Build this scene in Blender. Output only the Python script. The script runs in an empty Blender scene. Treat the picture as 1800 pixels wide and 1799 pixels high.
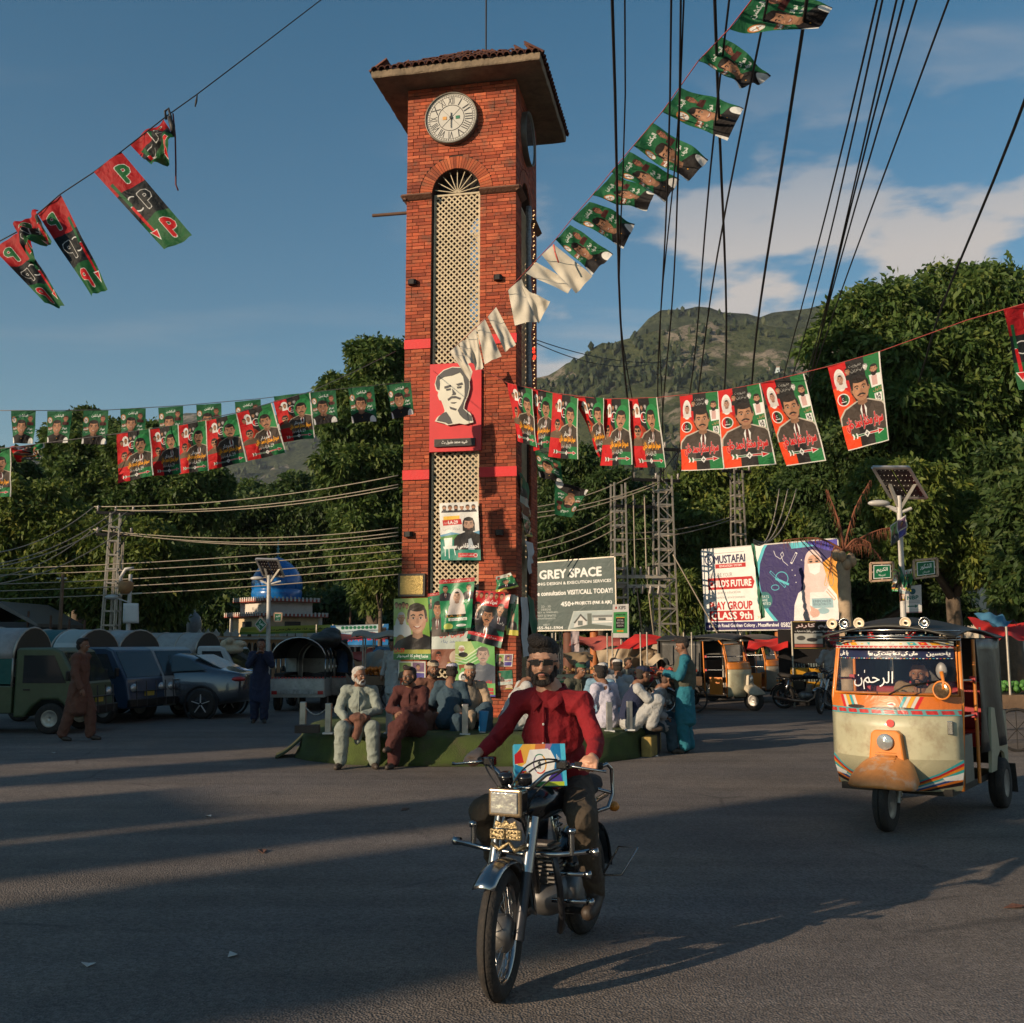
import bpy,bmesh,math,random
import numpy as np
from mathutils import Vector,Matrix,noise
R=math.radians
sc=bpy.context.scene
COL=sc.collection
random.seed(7)
rng=np.random.default_rng(7)
# ------------------------------------------------------------------ camera
EYE=1.65
FPX=1800.0
PITCH=R(7.3)
cam=bpy.data.objects.new('camera',bpy.data.cameras.new('camera'))
COL.objects.link(cam)
cam.location=(0,0,EYE)
cam.rotation_euler=(R(90)+PITCH,0,0)
cam.data.lens=36
cam.data.sensor_width=36
cam.data.clip_end=6000
sc.camera=cam
# ------------------------------------------------------------------ light
LAZ=R(54)
SEL=R(16)
LDIR=Vector((math.sin(LAZ)*math.cos(SEL),math.cos(LAZ)*math.cos(SEL),-math.sin(SEL)))
sun=bpy.data.objects.new('sun',bpy.data.lights.new('sun','SUN'))
COL.objects.link(sun)
sun.rotation_euler=LDIR.to_track_quat('-Z','Y').to_euler()
sun.location=(-30,-30,30)
sun.data.energy=5.0
sun.data.angle=R(0.5)
sun.data.color=(1.0,0.77,0.53)
w=bpy.data.worlds.new('World')
sc.world=w
w.use_nodes=True
nt=w.node_tree
nt.nodes.clear()
def WN(t,**k):
 n=nt.nodes.new(t)
 for a,b in k.items():
  setattr(n,a,b)
 return n
wo=WN('ShaderNodeOutputWorld')
bg=WN('ShaderNodeBackground')
sky=WN('ShaderNodeTexSky',sky_type='NISHITA')
sky.sun_disc=False
sky.sun_elevation=SEL
# NISHITA: rotation 0 puts the sun at +Y, growing clockwise seen from above
sky.sun_rotation=LAZ+math.pi
sky.air_density=1.0
sky.dust_density=0.6
sky.ozone_density=1.3
bg.inputs[1].default_value=0.062
tc=WN('ShaderNodeTexCoord')
sep=WN('ShaderNodeSeparateXYZ')
nt.links.new(tc.outputs['Generated'],sep.inputs[0])
def WM(op,a,b=None,c=None):
 n=WN('ShaderNodeMath',operation=op)
 for i,x in enumerate((a,b,c)):
  if x is None:
   continue
  if isinstance(x,(int,float)):
   n.inputs[i].default_value=x
  else:
   nt.links.new(x,n.inputs[i])
 return n.outputs[0]
 # clouds live on a flat layer above the town: direction / height
zz=WM('MAXIMUM',sep.outputs[2],0.03)
cx=WM('DIVIDE',sep.outputs[0],WM('ADD',zz,0.10))
cy=WM('DIVIDE',sep.outputs[1],WM('ADD',zz,0.10))
comb=WN('ShaderNodeCombineXYZ')
nt.links.new(cx,comb.inputs[0]);nt.links.new(cy,comb.inputs[1])
mp=WN('ShaderNodeMapping')
mp.inputs['Location'].default_value=(3.1,1.7,0)
mp.inputs['Rotation'].default_value=(0,0,R(-25))
mp.inputs['Scale'].default_value=(0.55,1.5,1)
nt.links.new(comb.outputs[0],mp.inputs[0])
nz=WN('ShaderNodeTexNoise');nz.inputs['Scale'].default_value=1.1;nz.inputs['Detail'].default_value=8;nz.inputs['Roughness'].default_value=0.56
nt.links.new(mp.outputs[0],nz.inputs['Vector'])
cov=WN('ShaderNodeMapRange');cov.interpolation_type='SMOOTHSTEP'
cov.inputs[1].default_value=0.55;cov.inputs[2].default_value=0.74
nt.links.new(nz.outputs[0],cov.inputs[0])
# a cloud bank lies low over the hills to the right (east-north-east) and thins to the left
bank=WN('ShaderNodeMapRange');bank.interpolation_type='SMOOTHSTEP'
bank.inputs[1].default_value=-0.16;bank.inputs[2].default_value=0.16
nt.links.new(sep.outputs[0],bank.inputs[0])
nz2=WN('ShaderNodeTexNoise');nz2.inputs['Scale'].default_value=5.5;nz2.inputs['Detail'].default_value=7;nz2.inputs['Roughness'].default_value=0.5
mp2=WN('ShaderNodeMapping');mp2.inputs['Scale'].default_value=(1,1,2.9);mp2.inputs['Rotation'].default_value=(0,R(-10),0);mp2.inputs['Location'].default_value=(.35,.1,.12)
nt.links.new(tc.outputs['Generated'],mp2.inputs[0]);nt.links.new(mp2.outputs[0],nz2.inputs['Vector'])
hb=WN('ShaderNodeMapRange');hb.interpolation_type='SMOOTHSTEP'
hb.inputs[1].default_value=0.52;hb.inputs[2].default_value=0.30
nt.links.new(sep.outputs[2],hb.inputs[0])
b2=WN('ShaderNodeMapRange');b2.interpolation_type='SMOOTHSTEP'
b2.inputs[1].default_value=0.47;b2.inputs[2].default_value=0.57
nt.links.new(nz2.outputs[0],b2.inputs[0])
bankf=WM('MULTIPLY',WM('MULTIPLY',b2.outputs[0],hb.outputs[0]),bank.outputs[0])
wisps=WM('MULTIPLY',WM('MULTIPLY',cov.outputs[0],0.4),WM('ADD',WM('MULTIPLY',bank.outputs[0],0.7),0.3))
cf=WM('MINIMUM',WM('ADD',WM('MULTIPLY',bankf,1.0),wisps),0.9)
cmix=WN('ShaderNodeMix',data_type='RGBA')
nt.links.new(cf,cmix.inputs[0])
tint=WN('ShaderNodeMix',data_type='RGBA',blend_type='MULTIPLY')
tint.inputs[0].default_value=1.0
trp=WN('ShaderNodeValToRGB')
trp.color_ramp.elements[0].position=0.12;trp.color_ramp.elements[0].color=(1.22,1.46,1.45,1)
trp.color_ramp.elements[1].position=0.55;trp.color_ramp.elements[1].color=(0.62,1.30,1.46,1)
nt.links.new(sep.outputs[2],trp.inputs[0]);nt.links.new(trp.outputs[0],tint.inputs[7])
nt.links.new(sky.outputs[0],tint.inputs[6])
nt.links.new(tint.outputs[2],cmix.inputs[6])
cmix.inputs[7].default_value=(8.2,7.4,6.8,1)
nt.links.new(cmix.outputs[2],bg.inputs[0])
nt.links.new(bg.outputs[0],wo.inputs[0])
sc.view_settings.view_transform='Standard'
sc.view_settings.look='None'
sc.view_settings.exposure=0.25
sc.view_settings.gamma=1
sc.render.engine='CYCLES'
sc.cycles.max_bounces=6
sc.cycles.diffuse_bounces=3
sc.cycles.glossy_bounces=3
sc.cycles.transmission_bounces=5
sc.cycles.transparent_max_bounces=10
sc.cycles.use_denoising=True
# ------------------------------------------------------------------ places
def P(px,py,Y):
 """world point that shows at photograph pixel (px, py) and lies Y metres ahead"""
 u=(px-900)/FPX;v=(py-899.5)/FPX
 dy=math.cos(PITCH)+v*math.sin(PITCH)
 dz=math.sin(PITCH)-v*math.cos(PITCH)
 k=Y/dy
 return Vector((u*k,Y,EYE+dz*k))
def G(px,py):
 """ground point at pixel"""
 u=(px-900)/FPX;v=(py-899.5)/FPX
 dy=math.cos(PITCH)+v*math.sin(PITCH)
 dz=math.sin(PITCH)-v*math.cos(PITCH)
 k=-EYE/dz
 return Vector((u*k,dy*k,0))
def ZP(py,Y):
 return P(900,py,Y).z
 # ------------------------------------------------------------------ materials
MATS={}
def newmat(name):
 m=bpy.data.materials.new(name);m.use_nodes=True
 return m,m.node_tree,m.node_tree.nodes['Principled BSDF']
def M(name,col,rough=0.6,metal=0.0,var=0.12,vs=6.0,bump=0.0,bs=60.0,spec=0.5,attr=False,coat=0.0,trans=0.0,dirt=0.0,emit=None,sheen=0.0,fine=0,dcol=(0.09,0.065,0.045)):
 if name in MATS:
  return MATS[name]
 m,t,b=newmat(name)
 N=t.nodes.new;L=t.links.new
 tcn=N('ShaderNodeTexCoord')
 c=N('ShaderNodeRGB');c.outputs[0].default_value=(*col,1)
 out=c.outputs[0]
 if attr:
  a=N('ShaderNodeVertexColor');a.layer_name='tint'
  mx=N('ShaderNodeMix');mx.data_type='RGBA';mx.blend_type='MULTIPLY';mx.inputs[0].default_value=1
  L(out,mx.inputs[6]);L(a.outputs[0],mx.inputs[7]);out=mx.outputs[2]
 if var>0:
  n=N('ShaderNodeTexNoise');n.inputs['Scale'].default_value=vs;n.inputs['Detail'].default_value=6 if not fine else 10
  n.inputs['Roughness'].default_value=0.62
  L(tcn.outputs['Object'],n.inputs['Vector'])
  mr=N('ShaderNodeMapRange');mr.inputs[1].default_value=0.3;mr.inputs[2].default_value=0.7
  mr.inputs[3].default_value=1-var;mr.inputs[4].default_value=1+var
  L(n.outputs[0],mr.inputs[0])
  mx=N('ShaderNodeMix');mx.data_type='RGBA';mx.blend_type='MULTIPLY';mx.inputs[0].default_value=1
  L(out,mx.inputs[6]);L(mr.outputs[0],mx.inputs[7]);out=mx.outputs[2]
  rr=N('ShaderNodeMapRange');rr.inputs[3].default_value=max(0.02,rough-var*.5);rr.inputs[4].default_value=min(1,rough+var*.5)
  L(n.outputs[0],rr.inputs[0]);L(rr.outputs[0],b.inputs['Roughness'])
 else:
  b.inputs['Roughness'].default_value=rough
 if dirt>0:
  n=N('ShaderNodeTexNoise');n.inputs['Scale'].default_value=vs*1.7;n.inputs['Detail'].default_value=9;n.inputs['Roughness'].default_value=.7
  L(tcn.outputs['Object'],n.inputs['Vector'])
  mr=N('ShaderNodeMapRange');mr.inputs[1].default_value=0.52;mr.inputs[2].default_value=0.68;mr.inputs[4].default_value=dirt
  L(n.outputs[0],mr.inputs[0])
  mx=N('ShaderNodeMix');mx.data_type='RGBA';L(mr.outputs[0],mx.inputs[0])
  L(out,mx.inputs[6]);mx.inputs[7].default_value=(*dcol,1);out=mx.outputs[2]
 L(out,b.inputs['Base Color'])
 b.inputs['Metallic'].default_value=metal
 b.inputs['Specular IOR Level'].default_value=spec
 b.inputs['Coat Weight'].default_value=coat
 if sheen:
  b.inputs['Sheen Weight'].default_value=sheen
 if trans:
  b.inputs['Transmission Weight'].default_value=trans
 if bump>0:
  n=N('ShaderNodeTexNoise');n.inputs['Scale'].default_value=bs;n.inputs['Detail'].default_value=5
  L(tcn.outputs['Object'],n.inputs['Vector'])
  bp=N('ShaderNodeBump');bp.inputs['Strength'].default_value=min(1,bump);bp.inputs['Distance'].default_value=0.02
  L(n.outputs[0],bp.inputs['Height']);L(bp.outputs[0],b.inputs['Normal'])
 if emit:
  b.inputs['Emission Color'].default_value=(*emit[:3],1);b.inputs['Emission Strength'].default_value=emit[3]
 MATS[name]=m
 return m
def GLASS(name,col=(0.03,0.035,0.04),alpha=0.45,rough=0.04):
 if name in MATS:
  return MATS[name]
 m,t,b=newmat(name)
 b.inputs['Base Color'].default_value=(*col,1);b.inputs['Roughness'].default_value=rough
 b.inputs['Alpha'].default_value=alpha;b.inputs['Specular IOR Level'].default_value=0.6
 MATS[name]=m
 return m
def LEAF(name,c1,c2,c3):
 """foliage: colour drifts with place in the crown, some light comes through the leaf"""
 if name in MATS:
  return MATS[name]
 m,t,b=newmat(name)
 N=t.nodes.new;L=t.links.new
 a=N('ShaderNodeVertexColor');a.layer_name='tint'
 sp=N('ShaderNodeSeparateColor');L(a.outputs[0],sp.inputs[0])
 cr=N('ShaderNodeValToRGB');e=cr.color_ramp.elements
 e[0].position=0;e[0].color=(*c1,1);e[1].position=1;e[1].color=(*c3,1)
 k=cr.color_ramp.elements.new(0.55);k.color=(*c2,1)
 L(sp.outputs[0],cr.inputs[0]);L(cr.outputs[0],b.inputs['Base Color'])
 b.inputs['Roughness'].default_value=0.55
 b.inputs['Specular IOR Level'].default_value=0.3
 tr=N('ShaderNodeBsdfTranslucent');L(cr.outputs[0],tr.inputs[0])
 ms=N('ShaderNodeMixShader');ms.inputs[0].default_value=0.35
 o=t.nodes['Material Output']
 L(b.outputs[0],ms.inputs[1]);L(tr.outputs[0],ms.inputs[2]);L(ms.outputs[0],o.inputs[0])
 MATS[name]=m
 return m
 # ------------------------------------------------------------------ mesh builder
def smoothnoise(p,s=1.0,o=0.0):
 return noise.noise(Vector((p[0]*s+o,p[1]*s-o,p[2]*s+2*o)))
class MB:
 def __init__(s):
  s.v=[];s.f=[];s.m=[];s.sm=[];s.uv=[];s.tint=[]
  s.M=Matrix.Identity(4);s.mi=0;s.smooth=False;s.t=(1,1,1)
 def add(s,vs,fs,uvs=None,smooth=None):
  b=len(s.v)
  Mx=s.M
  s.v+=[tuple(Mx@Vector(p))for p in vs]
  sm=s.smooth if smooth is None else smooth
  for i,f in enumerate(fs):
   s.f.append([b+j for j in f]);s.m.append(s.mi);s.sm.append(sm)
   s.uv.append(uvs[i]if uvs else None);s.tint.append(s.t)
  return s
 def box(s,c,size,rot=None,z0=False):
  hx,hy,hz=size[0]/2,size[1]/2,size[2]/2
  c=Vector(c)
  if z0:
   c=c+Vector((0,0,hz))
  pts=[Vector((x,y,z))for x in(-hx,hx)for y in(-hy,hy)for z in(-hz,hz)]
  if rot is not None:
   if not isinstance(rot,Matrix):
    rot=(Matrix.Rotation(rot[2],3,'Z')@Matrix.Rotation(rot[1],3,'Y')@Matrix.Rotation(rot[0],3,'X'))
   pts=[rot@p for p in pts]
  return s.add([p+c for p in pts],[(0,1,3,2),(4,6,7,5),(0,4,5,1),(2,3,7,6),(0,2,6,4),(1,5,7,3)],smooth=False)
 def bar(s,p0,p1,wd,ht,up=(0,0,1)):
  p0=Vector(p0);p1=Vector(p1);d=p1-p0;L=d.length
  if L<1e-6:return s
  d.normalize();up=Vector(up)
  if abs(d.dot(up))>.99:up=Vector((1,0,0))
  a=d.cross(up).normalized();b=a.cross(d).normalized()
  rot=Matrix((d,a,b)).transposed()
  return s.box((p0+p1)/2,(L,wd,ht),rot)
 def frame(s,p0,p1):
  d=(Vector(p1)-Vector(p0)).normalized()
  a=d.orthogonal().normalized();b=d.cross(a)
  return a,b
 def cone(s,p0,p1,r0,r1,n=12,caps=True,smooth=True):
  a,b=s.frame(p0,p1);p0=Vector(p0);p1=Vector(p1)
  vs=[]
  for p,r in((p0,r0),(p1,r1)):
   for i in range(n):
    t=2*math.pi*i/n
    vs.append(p+(a*math.cos(t)+b*math.sin(t))*r)
  fs=[(i,(i+1)%n,n+(i+1)%n,n+i)for i in range(n)]
  s.add(vs,fs,smooth=smooth)
  if caps:
   s.add(vs,[tuple(reversed(range(n))),tuple(range(n,2*n))],smooth=False)
  return s
 def cyl(s,p0,p1,r,n=12,**k):
  return s.cone(p0,p1,r,r,n,**k)
 def tube(s,pts,r,n=8,closed=False,caps=True):
  pts=[Vector(p)for p in pts];m=len(pts)
  rr=r if isinstance(r,(list,tuple))else[r]*m
  vs=[];prev=None
  for i,p in enumerate(pts):
   if closed:
    d=pts[(i+1)%m]-pts[i-1]
   else:
    d=pts[min(i+1,m-1)]-pts[max(i-1,0)]
   if d.length<1e-9:d=Vector((0,0,1))
   d.normalize()
   a=d.orthogonal().normalized()if prev is None else(prev-d*prev.dot(d))
   if a.length<1e-6:a=d.orthogonal()
   a.normalize();prev=a;b=d.cross(a)
   for k in range(n):
    t=2*math.pi*k/n
    vs.append(p+(a*math.cos(t)+b*math.sin(t))*rr[i])
  fs=[]
  for i in range(m if closed else m-1):
   j=(i+1)%m
   for k in range(n):
    fs.append((i*n+k,i*n+(k+1)%n,j*n+(k+1)%n,j*n+k))
  if caps and not closed:
   fs.append(tuple(reversed(range(n))));fs.append(tuple(range((m-1)*n,m*n)))
  return s.add(vs,fs,smooth=True)
 def lathe(s,prof,c=(0,0,0),axis=(0,0,1),n=24,smooth=True,a0=0,a1=2*math.pi):
  ax=Vector(axis).normalized();a=ax.orthogonal().normalized();b=ax.cross(a);c=Vector(c)
  full=abs(a1-a0-2*math.pi)<1e-6
  nn=n if full else n+1
  vs=[]
  for r,z in prof:
   for i in range(nn):
    t=a0+(a1-a0)*i/n
    vs.append(c+ax*z+(a*math.cos(t)+b*math.sin(t))*r)
  fs=[]
  for j in range(len(prof)-1):
   for i in range(n):
    i2=(i+1)%nn
    fs.append((j*nn+i,j*nn+i2,(j+1)*nn+i2,(j+1)*nn+i))
  return s.add(vs,fs,smooth=smooth)
 def torus(s,c,axis,Rr,r,n=32,m=10,sq=1.0):
  prof=[(Rr+r*math.cos(2*math.pi*k/m),r*sq*math.sin(2*math.pi*k/m))for k in range(m+1)]
  return s.lathe(prof,c,axis,n)
 def sph(s,c,r,nu=14,nv=9,rot=None):
  if not isinstance(r,(tuple,list)):r=(r,r,r)
  vs=[];c=Vector(c)
  for j in range(nv+1):
   ph=math.pi*j/nv
   for i in range(nu):
    t=2*math.pi*i/nu
    p=Vector((r[0]*math.sin(ph)*math.cos(t),r[1]*math.sin(ph)*math.sin(t),r[2]*math.cos(ph)))
    if rot is not None:p=rot@p
    vs.append(c+p)
  fs=[]
  for j in range(nv):
   for i in range(nu):
    i2=(i+1)%nu
    fs.append((j*nu+i,(j+1)*nu+i,(j+1)*nu+i2,j*nu+i2))
  return s.add(vs,fs,smooth=True)
 def prism(s,poly,z0,z1,Mx=None):
  """poly in (x, y), extruded z0..z1, then moved by Mx"""
  n=len(poly);Mx=Mx or Matrix.Identity(4)
  vs=[Mx@Vector((x,y,z))for z in(z0,z1)for x,y in poly]
  fs=[(i,(i+1)%n,n+(i+1)%n,n+i)for i in range(n)]+[tuple(reversed(range(n))),tuple(range(n,2*n))]
  return s.add(vs,fs,smooth=False)
 def loft(s,rings,closed=True,cap=True,smooth=True):
  n=len(rings[0]);vs=[p for r in rings for p in r];fs=[]
  for j in range(len(rings)-1):
   for i in range(n if closed else n-1):
    i2=(i+1)%n
    fs.append((j*n+i,j*n+i2,(j+1)*n+i2,(j+1)*n+i))
  if cap and closed:
   fs.append(tuple(reversed(range(n))));fs.append(tuple(range((len(rings)-1)*n,len(rings)*n)))
  return s.add(vs,fs,smooth=smooth)
 def grid(s,fn,nu,nv,smooth=True,flip=False):
  """fn(u, v) -> point, u, v in 0..1; uv layer follows u, v"""
  vs=[fn(i/nu,j/nv)for j in range(nv+1)for i in range(nu+1)]
  fs=[];uvs=[]
  for j in range(nv):
   for i in range(nu):
    a=j*(nu+1)+i
    q=[a,a+1,a+nu+2,a+nu+1]
    w=[(i/nu,j/nv),((i+1)/nu,j/nv),((i+1)/nu,(j+1)/nv),(i/nu,(j+1)/nv)]
    if flip:q.reverse();w.reverse()
    fs.append(q);uvs.append(w)
  return s.add(vs,fs,uvs,smooth)
 def quad(s,a,b,c,d):
  """a bottom-left, b bottom-right, c top-right, d top-left"""
  return s.add([a,b,c,d],[(0,1,2,3)],[[(0,0),(1,0),(1,1),(0,1)]])
 def mesh(s,name,mats):
  me=bpy.data.meshes.new(name)
  me.from_pydata(s.v,[],s.f)
  if not isinstance(mats,(list,tuple)):mats=[mats]
  for m in mats:me.materials.append(m)
  me.polygons.foreach_set('material_index',s.m)
  me.polygons.foreach_set('use_smooth',s.sm)
  if any(u is not None for u in s.uv):
   ul=me.uv_layers.new(name='UVMap');arr=[]
   for f,u in zip(s.f,s.uv):
    if u is None:arr+=[0.0,0.0]*len(f)
    else:
     for q in u:arr+=[q[0],q[1]]
   ul.data.foreach_set('uv',arr)
  if any(t!=(1,1,1)for t in s.tint):
   ca=me.color_attributes.new('tint','FLOAT_COLOR','CORNER');arr=[]
   for f,t in zip(s.f,s.tint):arr+=[t[0],t[1],t[2],1.0]*len(f)
   ca.data.foreach_set('color',arr)
  me.update()
  return me
 def build(s,name,mats,parent=None,bevel=0,seg=2,fix=True,subdiv=0,solid=0):
  me=s.mesh(name,mats)
  if fix:
   bm=bmesh.new();bm.from_mesh(me);bmesh.ops.recalc_face_normals(bm,faces=bm.faces);bm.to_mesh(me);bm.free()
  o=bpy.data.objects.new(name,me);COL.objects.link(o)
  if parent is not None:o.parent=parent
  if solid:
   q=o.modifiers.new('solid','SOLIDIFY');q.thickness=solid;q.offset=0
  if bevel:
   q=o.modifiers.new('bevel','BEVEL');q.width=bevel;q.segments=seg;q.limit_method='ANGLE';q.angle_limit=R(40)
   q.harden_normals=False
  if subdiv:
   q=o.modifiers.new('sub','SUBSURF');q.levels=subdiv;q.render_levels=subdiv
  return o
def tag(o,label=None,cat=None,group=None,kind=None):
 if label:o['label']=label
 if cat:o['category']=cat
 if group:o['group']=group
 if kind:o['kind']=kind
 return o
def empty(name,loc=(0,0,0),rz=0,label=None,cat=None,group=None):
 o=bpy.data.objects.new(name,None);COL.objects.link(o)
 o.location=loc;o.rotation_euler=(0,0,rz);o.empty_display_size=.2
 return tag(o,label,cat,group)
def copy_tree(o,parent=None):
 c=o.copy();COL.objects.link(c)
 if parent is not None:c.parent=parent
 for ch in list(o.children):copy_tree(ch,c)
 return c
def hdg(hx,hy):
 """rotation that turns local +X (forward) to the heading"""
 return math.atan2(hy,hx)
def bake(o,iters=0):
 """apply an object's modifiers to its mesh"""
 dg=bpy.context.evaluated_depsgraph_get();dg.update()
 me=bpy.data.meshes.new_from_object(o.evaluated_get(dg))
 o.modifiers.clear();o.data=me
 return o
 # ------------------------------------------------------------------ lettering and prints, drawn by code
_AR={}
def _ar(ch,base,four=True):
 _AR[ch]=tuple(chr(base+i)for i in range(4))if four else(chr(base),chr(base+1),None,None)
for ch,b,f in[('\u0627',0xFE8D,0),('\u0622',0xFE81,0),('\u0628',0xFE8F,1),('\u062a',0xFE95,1),('\u062b',0xFE99,1),('\u062c',0xFE9D,1),('\u062d',0xFEA1,1),('\u062e',0xFEA5,1),('\u062f',0xFEA9,0),('\u0630',0xFEAB,0),('\u0631',0xFEAD,0),('\u0632',0xFEAF,0),('\u0633',0xFEB1,1),('\u0634',0xFEB5,1),('\u0635',0xFEB9,1),('\u0636',0xFEBD,1),('\u0637',0xFEC1,1),('\u0639',0xFEC9,1),('\u063a',0xFECD,1),('\u0641',0xFED1,1),('\u0642',0xFED5,1),('\u0644',0xFEDD,1),('\u0645',0xFEE1,1),('\u0646',0xFEE5,1),('\u0648',0xFEED,0),('\u067e',0xFB56,1),('\u0679',0xFB66,1),('\u0686',0xFB7A,1),('\u0688',0xFB88,0),('\u0691',0xFB8C,0),('\u06a9',0xFB8E,1),('\u06af',0xFB92,1),('\u06ba',0xFB9E,0),('\u06c1',0xFBA6,1),('\u06be',0xFBAA,1),('\u06d2',0xFBAE,0),('\u06cc',0xFBFC,1),('\u0643',0xFED9,1)]:
 _ar(ch,b,f)
def shape(s):
 """join Urdu letters and lay them right to left"""
 if not any(c in _AR for c in s):return s
 out=[]
 for i,c in enumerate(s):
  if c not in _AR:out.append(c);continue
  pj=i>0 and s[i-1]in _AR and _AR[s[i-1]][2]is not None
  nj=i<len(s)-1 and s[i+1]in _AR and _AR[c][2]is not None
  out.append(_AR[c][(3 if nj else 1)if pj else(2 if nj else 0)])
 return ''.join(reversed(out))
_TC={}
def text_tris(s):
 s=shape(s)
 if s in _TC:return _TC[s]
 c=bpy.data.curves.new('lettering','FONT');c.body=s;c.resolution_u=2
 o=bpy.data.objects.new('lettering',c);COL.objects.link(o)
 dg=bpy.context.evaluated_depsgraph_get();e=o.evaluated_get(dg);me=e.to_mesh()
 me.calc_loop_triangles()
 V=np.array([(v.co.x,v.co.y)for v in me.vertices]).reshape(-1,2)
 T=np.array([t.vertices[:]for t in me.loop_triangles]).reshape(-1,3)
 e.to_mesh_clear();bpy.data.objects.remove(o);bpy.data.curves.remove(c)
 _TC[s]=(V,T)
 return V,T
def text_mesh(mb,s,h,Mx,z=0.0,depth=0.004,anchor='c',width=None):
 """raised lettering; Mx maps (x, y, 0) lettering space to the thing"""
 V,T=text_tris(s)
 if not len(V):return
 x0,x1=V[:,0].min(),V[:,0].max();y0,y1=(V[:,1].min(),V[:,1].max())
 k=h/max(.3,(y1-y0));kx=k if not width else width/(x1-x0)
 ox=-(x0+x1)/2 if anchor=='c' else-x0
 pts=[Mx@Vector(((v[0]+ox)*kx,(v[1]-(y0+y1)/2)*k,z))for v in V]
 mb.add(pts,[tuple(t)for t in T],smooth=False)
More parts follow.
